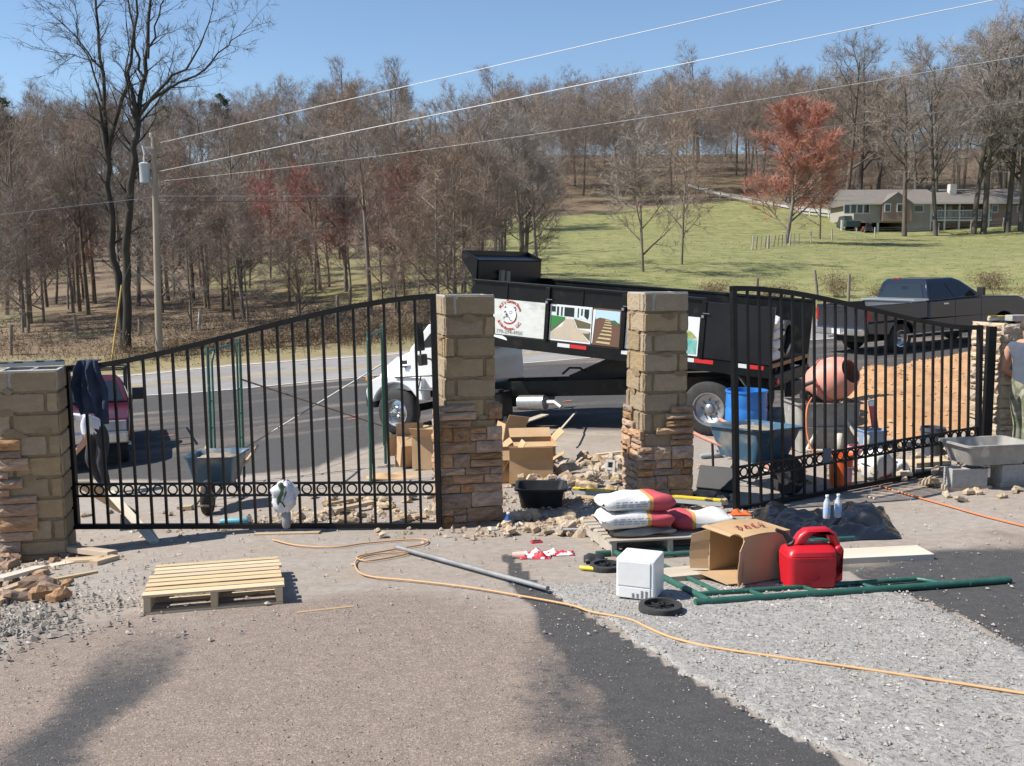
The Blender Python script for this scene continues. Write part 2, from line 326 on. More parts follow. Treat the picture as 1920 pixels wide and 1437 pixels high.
def _drive_mat():
    m = bpy.data.materials.new('worn_driveway'); m.use_nodes = True; t = m.node_tree; b = t.nodes['Principled BSDF']; L = t.links.new; N = t.nodes.new
    b.inputs['Roughness'].default_value = .93; b.inputs['Specular IOR Level'].default_value = .3
    co = N('ShaderNodeTexCoord').outputs['Object']
    def noise(s, d=6, r=.6):
        n = N('ShaderNodeTexNoise'); n.inputs['Scale'].default_value = s; n.inputs['Detail'].default_value = d; n.inputs['Roughness'].default_value = r; L(co, n.inputs['Vector']); return n.outputs[0]
    def ramp(f, p0, c0, p1, c1):
        r = N('ShaderNodeValToRGB'); e = r.color_ramp.elements; e[0].position = p0; e[1].position = p1; e[0].color = (*c0, 1); e[1].color = (*c1, 1); L(f, r.inputs[0]); return r.outputs[0]
    def mix(f, a, b_):
        x = N('ShaderNodeMix'); x.data_type = 'RGBA'; L(f, x.inputs[0]); L(a, x.inputs[6]); L(b_, x.inputs[7]); return x.outputs[2]
    def attr(n): 
        a = N('ShaderNodeAttribute'); a.attribute_name = n; return a.outputs['Fac']
    def math_(op, a, b_, c=None):
        x = N('ShaderNodeMath'); x.operation = op; x.use_clamp = True
        for i, q in enumerate((a, b_, c)):
            if q is None: continue
            if isinstance(q, (int, float)): x.inputs[i].default_value = q
            else: L(q, x.inputs[i])
        return x.outputs[0]
    n_f, n_m, n_l = noise(75, 4, .85), noise(11, 6, .75), noise(1.3, 5)
    pink = mix(ramp(n_f, .52, (0,0,0), .60, (1,1,1)), ramp(n_m, .3, (.165,.132,.110), .7, (.235,.182,.148)), ramp(n_m, .3, (.31,.24,.19), .7, (.44,.34,.27)))
    drk = mix(ramp(n_f, .56, (0,0,0), .66, (1,1,1)), ramp(n_m, .3, (.045,.044,.044), .7, (.075,.070,.067)), ramp(n_l, .4, (.14,.125,.11), .6, (.19,.17,.15)))
    gry = mix(ramp(n_f, .55, (0,0,0), .62, (1,1,1)), mix(ramp(n_l, .38, (0,0,0), .62, (1,1,1)), ramp(n_m, .3, (.26,.225,.19), .7, (.35,.31,.27)), ramp(n_m, .3, (.24,.195,.155), .7, (.34,.28,.23))), ramp(n_m, .3, (.15,.132,.112), .7, (.42,.39,.35)))
    brk = math_('MULTIPLY_ADD', noise(14, 5, .75), .9, -.45)
    fd = ramp(math_('ADD', math_('SUBTRACT', attr('dark'), .0), brk), .32, (0,0,0), .62, (1,1,1))
    fu = ramp(math_('ADD', attr('dust'), brk), .30, (0,0,0), .75, (1,1,1))
    L(mix(fu, mix(fd, pink, drk), gry), b.inputs['Base Color'])
    bp = N('ShaderNodeBump'); bp.inputs['Strength'].default_value = .8; bp.inputs['Distance'].default_value = .012
    L(math_('MULTIPLY_ADD', noise(95, 3, .6), .6, math_('MULTIPLY', noise(22, 5), .5)), bp.inputs['Height']); L(bp.outputs[0], b.inputs['Normal'])
    return m
M_DRIVE = _drive_mat(); _me.materials.clear(); _me.materials.append(M_DRIVE)
driveway = struct(link('driveway', _me))
# new asphalt apron between gate and road, dusty along its near edge
AP_N = XY([(-420,960),(-100,925),(150,905),(400,903),(590,893),(680,855),(790,819),(950,812),(1150,818),(1300,828),(1440,800),(1545,748),(1700,700),(1850,668),(2150,640)])
AP_F = [(-20,30.6),(-14,30.55),(-9,30.5),(-6,30.4),(-4.5,30.4),(-3,30.8),(-2,31.15),(0,31.7),(2,31.95),(4,32.15),(7,32.4),(10,32.7),(14,33.9),(17.7,35.1),(26,38.2)]
sheet('asphalt_apron', AP_N, AP_F, M_DRIVE, .016, n=150, m=110, edge=.16, es=.9, attrs={
    'dark': lambda x, y, i, j: .62+.25*wob(x, y, .35, 13)+.18*wob(x*.35, y*1.6, 1.0, 14), 'dust': lambda x, y, i, j: max(0, 1-i/.06+.6*wob(x, y, .7, 15))*.9+max(0, wob(x*.25, y*1.1, .9, 16)-.12)*1.1})
M_OPAINT = pm('orange_marking_paint', (.70,.16,.05), (.45,.16,.08), scale=14, rough=.8)
for k, (a_, b_) in enumerate((((295,822),(325,819)),((455,812),(466,806)),((650,790),(668,788)),((1055,756),(1072,754)))):
    u_, v_ = gp(*a_), gp(*b_); sheet('paint_marking', [(u_.x,u_.y),(v_.x,v_.y)], [(u_.x,u_.y+.07),(v_.x,v_.y+.09)], M_OPAINT, .03, n=6, m=1)
# strip of crushed gravel between the two lanes
def _off(pl, d): return [(x+d, y) for x, y in pl]
sheet('gravel_strip', LANE_R[:5], [STRIP_R[0], STRIP_R[1], STRIP_R[2], STRIP_R[3], tuple(gp(1500,1090)[:2])], M_GRAV, .022, n=170, m=50, edge=.09, es=3.2, bumpy=lambda x, y, i, j: .010*wob(x, y, 9, 7)*min(1, 6*(1-j)))
# orange clay heap beyond the right gate
CL_N = XY([(1560,790),(1640,822),(1720,828),(1800,815),(1900,790)]); CL_F = XY([(1590,712),(1660,694),(1740,677),(1830,658),(1930,645)])
def _clay(x, y, i, j):
    a = min(1, i/.3)*min(1, (1-i)/.25)*min(1, j/.12); return .28*a+.10*a*wob(x, y, .8, 8)+.055*wob(x, y, 2.6, 9)*a+.02*wob(x, y, 8, 10)
sheet('clay_bank', CL_N, CL_F, M_CLAY, .02, n=90, m=90, edge=.25, es=.9, bumpy=_clay)

# loose gravel and crumbs: real little stones, far too many to count
def scatter(name, pts, mat, seed=1, squash=.6):
    q = random.Random(seed); base = [V(p) for p in ((1,0,0),(-1,0,0),(0,1,0),(0,-1,0),(0,0,1),(0,0,-.4))]; fs0 = [(0,2,4),(2,1,4),(1,3,4),(3,0,4),(2,0,5),(1,2,5),(3,1,5),(0,3,5)]
    vs = []; fs = []
    for x, y, z, s in pts:
        b = len(vs); a = q.random()*6.28; ca, sa = math.cos(a), math.sin(a); sx, sy, sz = s*q.uniform(.7,1.5), s*q.uniform(.6,1.1), s*q.uniform(.4,.9)*squash/.6
        for p in base:
            X, Y, Zz = p.x*sx*q.uniform(.7,1.2), p.y*sy*q.uniform(.7,1.2), p.z*sz
            vs.append((x+X*ca-Y*sa, y+X*sa+Y*ca, z+Zz+sz*.25))
        fs += [tuple(i+b for i in f) for f in fs0]
    me = bpy.data.meshes.new(name); me.from_pydata(vs, [], fs); me.materials.append(mat)
    return struct(link(name, me), 'stuff')
M_STN = pm('loose_stone', (.36,.33,.29), (.24,.215,.185), scale=2.2, rough=.95, third=(.50,.47,.43), tscale=5, tcut=.55)
_p = []
q = random.Random(3)
_poly = [V((x, y)) for x, y in LANE_R[:5]]
while len(_p) < 5200:
    py = 1090+(1500-1090)*q.random()**1.5; px = q.uniform(900, 2000)
    g = gp(px, py) if False else None
    t = q.random(); j = q.random()*3.999; i = int(j); fr = j-i
    a = LANE_R[:5][i]; a2 = LANE_R[:5][i+1]; b_ = [STRIP_R[0], STRIP_R[1], STRIP_R[2], STRIP_R[3], (2.0, 7.0)][i]; b2 = [STRIP_R[0], STRIP_R[1], STRIP_R[2], STRIP_R[3], (2.0, 7.0)][i+1]
    ax, ay = a[0]+(a2[0]-a[0])*fr, a[1]+(a2[1]-a[1])*fr; bx, by = b_[0]+(b2[0]-b_[0])*fr, b_[1]+(b2[1]-b_[1])*fr
    t = t*1.04-.02; _p.append((ax+(bx-ax)*t, ay+(by-ay)*t, 0, q.choice((.004,.005,.006,.007,.009,.013))))
for _ in range(2600): _p.append((q.uniform(-5, 6.5), q.uniform(5.6, 11.5), 0, q.choice((.004,.005,.006,.008,.01,.015))))
for _ in range(1400): _p.append((q.uniform(-3, 4), q.uniform(2.4, 6.5), 0, q.choice((.003,.004,.005,.006))))
for _ in range(900):
    x = q.gauss(-3.2, .6); y = q.gauss(6.9, .8); _p.append((x, y, 0, q.choice((.006,.01,.014,.02))))
_a = np.array(_p); _z = GA(_a[:, 0], _a[:, 1])+.022; _p = [(p[0], p[1], z, p[3]) for p, z in zip(_p, _z)]
scatter('loose_gravel', _p, M_STN, 5)
_p = []
while len(_p) < 9000:
    x, y = q.uniform(-3.2, 2.6), 2.6+4.6*q.random()**1.4
    if wob(x, y, 1.3, 21)+wob(x, y, 3.9, 22)*.6 > q.uniform(-.7, .5): _p.append((x, y, 0, q.choice((.0025,.003,.0035,.0045,.006))))
_a = np.array(_p); _z = GA(_a[:, 0], _a[:, 1])+.013
_dl, _sl = _pdist(_a[:, 0], _a[:, 1], LANE_R); _p = [(p[0], p[1], z, p[3]) for p, z, s_ in zip(_p, _z, _sl) if s_ > 0]
_q = []
for cx_, cy_, sx_, sy_, n_ in ((-2.0,10.3,.9,.25,420),(.45,11.0,.5,.5,520),(.3,9.4,.55,.25,300),(4.6,12.2,.8,.5,420),(2.1,10.0,.25,.3,160),(-4.5,8.7,.35,.35,260),(1.0,10.4,.3,.3,150),(6.0,11.2,.4,.3,120)):
    for _ in range(n_): _q.append((q.gauss(cx_,sx_), q.gauss(cy_,sy_), 0, q.choice((.008,.012,.016,.02,.028,.04))))
_b = np.array(_q); _zb = GA(_b[:, 0], _b[:, 1])+.016; scatter('stone_chippings', [(p[0], p[1], z, p[3]) for p, z in zip(_q, _zb)], pm('pale_chips', (.42,.33,.24), (.30,.215,.145), scale=2.5, rough=.95, third=(.55,.49,.41), tscale=4, tcut=.55), 12)
scatter('asphalt_grit', _p, pm('pinkish_grit', (.34,.265,.215), (.24,.195,.165), scale=3, rough=.95, third=(.06,.055,.05), tscale=30, tcut=.55), 8)
_p = [(x, y, G(x, y)+.02, q.choice((.006,.009,.012,.016,.022,.03))) for x, y in ((q.gauss(-3.35,.33), q.gauss(5.9,.6)) for _ in range(1500))]
scatter('dirt_clods', _p, pm('clod', (.27,.245,.205), (.19,.17,.14), scale=6, rough=1), 6)
_p = []
for _ in range(1300):
    t = q.random(); s_ = q.random(); i = min(3, int(t*4)); fr = t*4-i
    ax, ay = CL_N[i][0]+(CL_N[i+1][0]-CL_N[i][0])*fr, CL_N[i][1]+(CL_N[i+1][1]-CL_N[i][1])*fr; bx, by = CL_F[i][0]+(CL_F[i+1][0]-CL_F[i][0])*fr, CL_F[i][1]+(CL_F[i+1][1]-CL_F[i][1])*fr
    x, y = ax+(bx-ax)*s_, ay+(by-ay)*s_; _p.append((x, y, G(x, y)+.03+_clay(x, y, s_, t), q.choice((.006,.008,.01,.012,.016,.022,.04))))
scatter('clay_clods', _p, pm('clay_clod', (.42,.23,.105), (.52,.34,.19), scale=3, rough=1), 7)
# ------------------------------------------------------------------ trees (bare, early spring)
M_BARK = pm('bark', (.12,.095,.07), (.27,.225,.175), scale=6, rough=.95, stretch=(1,1,.25), rand=.25)
M_BARKD = pm('dark_bark', (.028,.024,.018), (.06,.052,.038), scale=6, rough=.95, stretch=(1,1,.25))
M_BARKO = pm('oak_bark', (.075,.062,.05), (.13,.11,.09), scale=6, rough=.95, stretch=(1,1,.25), rand=.2)
M_TWIG = pm('twigs', (.26,.195,.148), rough=.9, rand=.28)
M_TWIGG = pm('grey_twigs', (.265,.22,.185), rough=.9, rand=.25)
M_TWIGR = pm('red_buds', (.36,.15,.12), (.29,.165,.14), scale=1.0, rough=.9, rand=.15)
M_TWIGD = pm('dark_twigs', (.10,.08,.062), rough=.9)
M_PINE = pm('pine_needles', (.028,.052,.016), (.055,.085,.028), scale=1.2, rough=.8, rand=.2)
M_BRUSH = pm('dry_brush', (.17,.115,.065), (.23,.165,.095), scale=.6, rough=.95)

class Tri:
    def __init__(s): s.v = []; s.f = []
    def twig(s, p, d, L, w, q):
        x = d.cross(V((q.uniform(-1,1), q.uniform(-1,1), q.uniform(-1,1)))); x = x.normalized()*w if x.length > 1e-6 else V((w,0,0))
        b = len(s.v); e = p+d*L; s.v += [tuple(p-x), tuple(p+x), tuple(e)]; s.f.append((b, b+1, b+2))
    def leaf(s, p, sz, q):
        a = V((q.gauss(0,1), q.gauss(0,1), q.gauss(0,1))).normalized(); x, y = _basis(a); b = len(s.v)
        s.v += [tuple(p+x*sz), tuple(p-x*sz*.4+y*sz*.6), tuple(p-x*sz*.5-y*sz*.5)]; s.f.append((b, b+1, b+2))
    def mesh(s, name, mat):
        me = bpy.data.meshes.new(name); me.from_pydata(s.v, [], s.f); me.materials.append(mat); return me
def limb(tr, tw, p, d, L, r, lev, q, o):
    """grow one limb; o: dict(levels, kids, spread, up, twl, tww, ntw)"""
    n = 5 if lev == 0 else 4; pts = [p]; rs = [r]; dd = d.normalized(); e = .25 if lev == 0 else .12
    for i in range(n):
        j = o['wob']*(0.3 if lev == 0 else 1)
        dd = (dd+V((q.gauss(0,j), q.gauss(0,j), q.gauss(0,j)*.6))+V((0,0,o['up']*(.4 if lev else .1)))).normalized()
        p = p+dd*(L/n); pts.append(p); rs.append(r*(1-(1-e)*(i+1)/n))
    if lev <= 2: tr.tube(pts, rs, 7 if lev == 0 else (4 if lev == 1 else 3), cap=False)
    else: tw.twig(pts[0], (pts[-1]-pts[0]).normalized(), L, max(r, o['tww']), q)
    if lev < o['levels']:
        K = o['kids'][lev]
        for k in range(K):
            t = (o['bare'] if lev == 0 else .2)+(1-(o['bare'] if lev == 0 else .2))*(k+q.random())/K
            i = min(n-1, int(t*n)); f = t*n-i; bp = pts[i].lerp(pts[i+1], f); ax = (pts[i+1]-pts[i]).normalized()
            x, y = _basis(ax); a = q.random()*6.283; sp = R(o['spread']*(q.uniform(.7,1.25)))
            nd = (ax*math.cos(sp)+(x*math.cos(a)+y*math.sin(a))*math.sin(sp)).normalized()
            fall = (1-.55*t) if lev == 0 else (1-.4*t)
            limb(tr, tw, bp, nd, L*o['ratio'][lev]*fall*q.uniform(.75,1.2), max(.006, rs[i]*.55), lev+1, q, o)
    if lev >= o['levels']-1:
        for _ in range(o['ntw']):
            t = q.random(); i = min(n-1, int(t*n)); bp = pts[i].lerp(pts[i+1], t*n-i); ax = (pts[-1]-pts[0]).normalized()
            nd = (ax+V((q.gauss(0,.6), q.gauss(0,.6), q.gauss(.15,.5)))).normalized(); tw.twig(bp, nd, o['twl']*q.uniform(.5,1.3), o['tww'], q)
def opts(**k):
    o = dict(levels=3, kids=(9,5,4), spread=42, up=.18, twl=.7, tww=.012, ntw=5, wob=.09, ratio=(.42,.5,.5), bare=.35); o.update(k); return o
def make_tree(seed, H, r, o):
    q = random.Random(seed); tr, tw = MB(), Tri()
    limb(tr, tw, V((0,0,-.3)), V((q.gauss(0,.04), q.gauss(0,.04), 1)), H*.86, r, 0, q, o)
    return tr, tw
def proto(seed, H, r, o, mt, mtw):
    tr, tw = make_tree(seed, H, r, o); me = tr.mesh('trunk', mt); me.shade_smooth(); return (me, tw.mesh('crown', mtw))
def place_tree(name, pr, loc, s, rz, label, group=None, sz=None, lean=(0,0)):
    t = thing(name, label, 'tree', loc, rz, group); t.scale = (s, s, sz or s); t.rotation_euler = (lean[0], lean[1], rz)
    link('trunk', pr[0], t); link('crown', pr[1], t); return t

FOREST = [proto(s, 16, .22, opts(kids=(12,6,4), bare=.44, spread=46, up=.2, twl=1.0, tww=.010, ntw=8, ratio=(.44,.55,.5)), M_BARK, M_TWIG) for s in (1,2,3)] + \
         [proto(s, 15, .20, opts(kids=(13,6,4), bare=.36, spread=50, up=.2, twl=1.1, tww=.010, ntw=9, ratio=(.44,.55,.5)), M_BARK, M_TWIGG) for s in (4,5)]
SMALL = [proto(s, 8, .09, opts(kids=(13,7,4), bare=.16, spread=55, up=.10, twl=.7, tww=.008, ntw=8, ratio=(.52,.55,.5)), M_BARK, m) for s, m in ((11,M_TWIG),(12,M_TWIGG),(13,M_TWIG))]
REDT = [proto(s, 9, .11, opts(kids=(15,7,5), bare=.2, spread=50, up=.16, twl=.55, tww=.009, ntw=11, ratio=(.50,.55,.5)), M_BARK, M_TWIGR) for s in (21,22)]
REDM = proto(23, 9, .12, opts(kids=(26,7,5), bare=.14, spread=46, up=.22, twl=.6, tww=.012, ntw=14, ratio=(.50,.5,.5)), M_BARK, pm('maple_buds', (.46,.19,.135), (.38,.19,.14), scale=.8, rough=.9))
OAK = [proto(s, 20, .30, opts(kids=(13,8,5), bare=.28, spread=50, up=.16, twl=1.0, tww=.012, ntw=9, ratio=(.50,.55,.5)), M_BARKO, M_TWIGG) for s in (31,32,33)]
def pine_proto(seed, H):
    q = random.Random(seed); tr, tw = MB(), Tri(); tr.tube([V((0,0,-.2)), V((.1,0,H*.5)), V((0,.1,H))], [.18,.12,.02], 6)
    for k in range(46):
        z = H*(.35+.62*k/46); L = (1-(k/46)**1.4)*H*.22+.4; a = q.random()*6.28; e = V((math.cos(a)*L, math.sin(a)*L, z+L*.15*q.uniform(-.5,1)))
        tr.tube([V((0,0,z)), e], [.03,.01], 3)
        for _ in range(110):
            t = q.uniform(.25,1.05); tw.leaf(V((0,0,z)).lerp(e, t)+V((q.gauss(0,.22), q.gauss(0,.22), q.gauss(0,.18))), .16, q)
    return tr.mesh('trunk', M_BARK), tw.mesh('crown', M_PINE)
PINE = [pine_proto(41, 14), pine_proto(42, 12)]

q = random.Random(77)
# the two tall dark trees by the road, limbs laid out after the photograph
def big_tree(name, label, Y, paths, seed):
    qq = random.Random(seed); tr, tw = MB(), Tri(); base = at(*paths[0][0][:2], Y); base = on(base.x, base.y); t = thing(name, label, 'tree', base)
    o = opts(levels=3, kids=(5,3,3), twl=.5, tww=.007, ntw=3, spread=36, up=.12, wob=.12, ratio=(.4,.5,.5))
    for k, (pl, r0, r1, dy) in enumerate([(p[0], p[1], p[2], p[3]) if len(p) == 4 else p for p in paths[1]]):
        n = len(pl); pts = []; 
        for i, (px, py) in enumerate(pl):
            p = at(px, py, Y+dy*i/max(1, n-1)); pts.append(p-base)
        if k == 0: pts[0].z = -.2
        fine = []; 
        for a, b in zip(pts, pts[1:]):
            for j in range(3): fine.append(a.lerp(b, j/3)+V((qq.gauss(0,.05), qq.gauss(0,.05), 0))*(0 if (k == 0 and len(fine) < 1) else 1))
        fine.append(pts[-1]); m = len(fine); rs = [r0+(r1-r0)*i/(m-1) for i in range(m)]
        rs = [x_*.8 for x_ in rs]; tr.tube(fine, rs, 8, cap=False)
        if k == 0 and not paths[2]: continue
        for i in range(1 if k else m//2, m):
            for _ in range(1 if qq.random() < .85 else 2):
                ax = (fine[i]-fine[i-1]).normalized(); x, y = _basis(ax); a = qq.random()*6.28; sp = R(qq.uniform(28,55))
                limb(tr, tw, fine[i], ax*math.cos(sp)+(x*math.cos(a)+y*math.sin(a))*math.sin(sp), qq.uniform(.7,2.0), max(.012, rs[i]*.4), 1, qq, o)
        limb(tr, tw, fine[-1], fine[-1]-fine[-2], 2.5, max(r1, .015), 1, qq, o)
    me = tr.mesh('trunk', M_BARKD); me.shade_smooth(); link('trunk', me, t); link('crown', tw.mesh('crown', M_TWIGD), t)
big_tree('tall_tree', 'left one of the two tall dark bare trees rising above the roadside', 42.5, ([(229,612)], [
    ([(229,612),(222,540),(211,460),(205,380),(201,285)], .23, .14, 0), ([(201,285),(196,200),(189,110),(184,20),(180,-60)], .12, .05, 1), ([(203,290),(222,210),(238,140),(252,60),(262,-40)], .12, .05, -1),
    ([(196,190),(170,120),(148,70),(140,10)], .06, .02, 1), ([(190,130),(150,80),(118,45)], .05, .015, -1.5), ([(205,300),(180,240),(160,200)], .04, .012, 1), ([(186,118),(155,108),(112,100)], .035, .01, 0)], True), 51)
big_tree('tall_tree', 'right one of the two tall dark bare trees, its limbs reaching far right', 42, ([(236,606)], [
    ([(237,606),(236,540),(236,470),(243,370),(250,300),(258,235)], .24, .16, 0), ([(258,235),(268,160),(275,90),(280,20),(283,-60)], .14, .06, 1), ([(262,215),(300,165),(345,130),(378,85),(398,20)], .09, .02, -1),
    ([(265,200),(320,165),(385,130),(425,85),(455,60)], .08, .015, 1), ([(258,235),(244,200),(236,140),(240,70)], .07, .02, -1), ([(270,150),(255,90),(245,20),(238,-50)], .07, .03, .5),
    ([(275,110),(292,50),(312,-10)], .06, .03, 0), ([(250,290),(280,240),(300,180),(318,168)], .045, .012, 1.5)], True), 52)
NTREE = 0
def row(n, pxr, Yr, protos, sr, name, label, group, ok=None, zs=None):
    global NTREE; k = 0; tries = 0
    while k < n and tries < n*30:
        tries += 1; px = q.uniform(*pxr); Y = q.uniform(*Yr); X = (px-CX)/FPX*Y
        if ok and not ok(px, X, Y): continue
        s = q.uniform(*sr); place_tree(name, q.choice(protos), on(X, Y, -.1), s, q.random()*6.28, label, group, sz=s*q.uniform(.9,1.15)); k += 1; NTREE += 1
# creek-side belt left of the meadow
row(26, (330,1010), (47,58), FOREST, (.42,.62), 'roadside_tree', 'slim bare tree in the creekside belt left of the meadow', 'slim trees of the creekside belt')
row(22, (-60,330), (46,62), FOREST, (.40,.62), 'roadside_tree', 'slim bare tree in the belt behind the power pole', 'slim trees behind the power pole')
row(26, (-40,1040), (44.5,56), SMALL, (.5,.95), 'small_tree', 'low bushy bare tree under the creekside belt', 'low trees under the belt')
row(26, (-80,960), (70,110), FOREST, (.6,.85), 'woodland_tree', 'grey brown bare tree on the slope behind the creekside belt', 'trees on the slope behind the belt')
for px, Y, s in ((545,52,.75),(735,58,.85),(760,49,.6),(470,60,.7),(660,55,.6),(130,55,.6),(510,66,.8),(590,70,.85),(690,64,.8),(800,62,.7),(840,70,.8),(160,60,.7),(90,58,.6),(330,58,.7),(380,64,.8),(900,75,.8),(620,58,.65)):
    X = (px-CX)/FPX*Y; place_tree('red_budding_tree', q.choice(REDT), on(X, Y), s, q.random()*6, 'small red budding tree among the grey creekside trees', 'red budding trees in the belt')
# wooded hill
row(72, (-120,1330), (112,165), FOREST, (.9,1.15), 'hillside_tree', 'bare brown tree on the near face of the wooded hill', 'trees on the near face of the hill', ok=lambda px, X, Y: not (px > 1040 and Y < 150))
row(84, (-150,1640), (170,225), FOREST, (.9,1.25), 'ridge_tree', 'bare tree on the ridge of the wooded hill against the sky', 'trees along the wooded ridge')
row(24, (1380,2050), (148,185), FOREST, (1.0,1.3), 'hillside_tree', 'bare tree of the wood standing behind the ranch house', 'trees behind the ranch house')
row(12, (1560,2050), (122,138), OAK, (.95,1.2), 'hillside_tree', 'large bare tree just behind the roof of the ranch house', 'large trees behind the house roof')
for px, Y, s in ((20,100,1.15),(-30,92,1.1),(48,118,1.1),(430,190,1.2),(330,185,1.1)):
    X = (px-CX)/FPX*Y; place_tree('pine_tree', q.choice(PINE), on(X, Y), s, q.random()*6, 'dark green pine among the bare trees of the left hill', 'pines on the left hill')
def far_wood(n, pxr, Yr, seed, protos=None, sc=(.8,1.15)):
    qq = random.Random(seed); V_, F_ = [], []
    src = [(np.array([v.co[:] for v in p[1].vertices]), np.array([f.vertices[:] for f in p[1].polygons])) for p in (protos or FOREST[:2])]
    src = [(v[: len(v)//3*3], f[: len(v)//3]) for v, f in src]; b = 0
    for _ in range(n):
        px, Y = qq.uniform(*pxr), qq.uniform(*Yr); X = (px-CX)/FPX*Y; s = qq.uniform(*sc); a = qq.random()*6.28; v, f = src[qq.randrange(2)]
        sel = np.array(qq.sample(range(len(f)), min(len(f), 1500))); vv = v.reshape(-1, 3, 3)[sel].reshape(-1, 3); c, sn = math.cos(a), math.sin(a); w = vv.copy(); w[:, 0] = (vv[:, 0]*c-vv[:, 1]*sn)*s+X; w[:, 1] = (vv[:, 0]*sn+vv[:, 1]*c)*s+Y; w[:, 2] = vv[:, 2]*s+G(X, Y)
        V_.append(w); F_.append(np.arange(len(w)).reshape(-1, 3)+b); b += len(w)
    me = bpy.data.meshes.new('far_wood'); me.from_pydata(np.concatenate(V_).tolist(), [], np.concatenate(F_).tolist()); me.materials.append(pm('far_twigs', (.24,.182,.145), (.28,.23,.195), scale=.03, rough=.9)); struct(link('far_wood', me), 'stuff')
far_wood(150, (-200,1640), (150,225), 91)
far_wood(110, (960,1650), (152,195), 93)
far_wood(40, (1400,2050), (165,215), 92)
far_wood(70, (1000,1480), (150,178), 94)
far_wood(150, (860,1660), (148,200), 95, SMALL[:2], (.8,1.3))
far_wood(60, (-100,900), (60,110), 96, SMALL[:2], (.6,1.0))
far_wood(110, (880,1700), (196,240), 99, SMALL[:2], (.9,1.4))
far_wood(70, (1540,2080), (134,175), 97)
far_wood(70, (1540,2080), (132,170), 98, SMALL[:2], (.8,1.3))
# single trees
def single(name, pr, px, py, label, s, rz=0, sz=None, lean=(0,0)):
    return place_tree(name, pr, gp(px, py), s, rz, label, None, sz, lean)
single('field_tree', OAK[0], 985, 500, 'broad crooked bare tree with pale limbs behind the dump truck bed', .50, 1.0, lean=(.05,.1))
single('meadow_tree', SMALL[1], 1206, 512, 'twin stemmed bare tree standing alone in the meadow', 1.2, .4, 1.25)
single('meadow_tree', SMALL[0], 1278, 498, 'slender bare tree right of the twin stemmed meadow tree', 1.0, 2.0, 1.4, lean=(0,-.03))
single('red_maple', REDM, 1473, 458, 'large red budding maple at the top edge of the meadow', 1.85, .3, 1.5)
single('field_tree', SMALL[2], 1537, 450, 'thin upright bare tree between red maple and ranch house', 1.3, 1.7, 1.7)
for k, (px, py, s, lb) in enumerate([(1690,436,.98,'leaning bare oak in front of the left end of the ranch house'),(1748,430,.95,'bare oak before the porch, left of the chimney'),(1818,425,1.1,'bare oak at the right end of the porch rail'),(1836,425,1.2,'tall bare oak right of the porch, double stemmed'),(1880,420,1.2,'tallest bare oak at the right edge of the ranch house'),(1905,418,1.1,'bare oak at the right picture edge before the house')]):
    place_tree('yard_oak', OAK[k % 3], on((px-CX)/FPX*114, 114, -.1), s, k*1.3+.2, lb)

# brush along the far side of the road
def brush(name, pl, n, hgt, wid, mat, seed, kind='stuff', tw=.012):
    qq = random.Random(seed); T = Tri(); pts = []
    for _ in range(n):
        i = qq.randrange(len(pl)-1); t = qq.random(); x = pl[i][0]+(pl[i+1][0]-pl[i][0])*t; y = pl[i][1]+(pl[i+1][1]-pl[i][1])*t
        pts.append((x+qq.gauss(0,wid*.3), y+qq.gauss(0,wid)))
    P = np.array(pts); Z = GA(P[:, 0], P[:, 1])
    for (x, y), z in zip(pts, Z):
        h = hgt*(.45+.9*abs(wob(x, y, .5, 31)))*qq.uniform(.5,1.3); p = V((x, y, z-.05)); d = V((qq.gauss(0,.45), qq.gauss(0,.45), 1)).normalized()
        T.twig(p, d, h, tw, qq)
        for _ in range(4):
            pp = p+d*h*qq.uniform(.3,1); T.twig(pp, V((qq.gauss(0,1), qq.gauss(0,1), qq.gauss(.4,.7))).normalized(), h*.35, tw*.8, qq)
            if qq.random() < .5: T.leaf(pp+V((qq.gauss(0,.1), qq.gauss(0,.1), qq.gauss(0,.1))), .05, qq)
    return struct(link(name, T.mesh(name, mat)), kind)
brush('roadside_brush', [(-40,42),(-16,41.4),(-8,42),(-2,42.2),(3,43)], 4200, .95, 1.1, M_BRUSH, 61)
brush('roadside_brush', [(-40,46),(-16,45),(-8,46),(-2,46),(3,45)], 2600, 1.1, 1.6, pm('grey_brush', (.15,.115,.085), (.20,.155,.115), scale=.6, rough=.95), 62)
brush('roadside_brush', [(3,44.3),(13,45.4),(22,48.5),(34,55)], 1500, .55, .5, M_BRUSH, 63)
def shrub(px, py, w, h, label, seed, mat=M_BRUSH):
    p = gp(px, py); qq = random.Random(seed); T = Tri(); st = MB()
    for k in range(9):
        d = V((qq.gauss(0,.45), qq.gauss(0,.45), 1)).normalized(); e = d*h*qq.uniform(.6,1); st.tube([V((0,0,-.05)), e*.5+V((qq.gauss(0,.05),0,0)), e], [.02,.012,.005], 3)
        for _ in range(130):
            pp = e*qq.uniform(.25,1)+V((qq.gauss(0,w*.16), qq.gauss(0,w*.16), qq.gauss(0,.06))); T.twig(pp, V((qq.gauss(0,1), qq.gauss(0,1), qq.gauss(.5,.6))).normalized(), qq.uniform(.1,.3), .010, qq); T.leaf(pp, .035, qq)
    t = thing('dry_shrub', label, 'shrub', p); link('stems', st.mesh('stems', M_BARK), t); link('foliage', T.mesh('foliage', mat), t)
shrub(1338,566,1.8,1.3,'brown dry shrub in the meadow above the truck bed',71); shrub(1450,575,2.2,1.3,'brown dry shrub seen through the right gate top',72); shrub(1565,560,2.4,1.7,'large brown shrub left of the dark pickup',73); shrub(1660,565,1.8,1.0,'low brown shrub behind the dark pickup bed',74); shrub(1860,545,2.6,1.2,'grey green shrub behind the dark pickup hood',75)

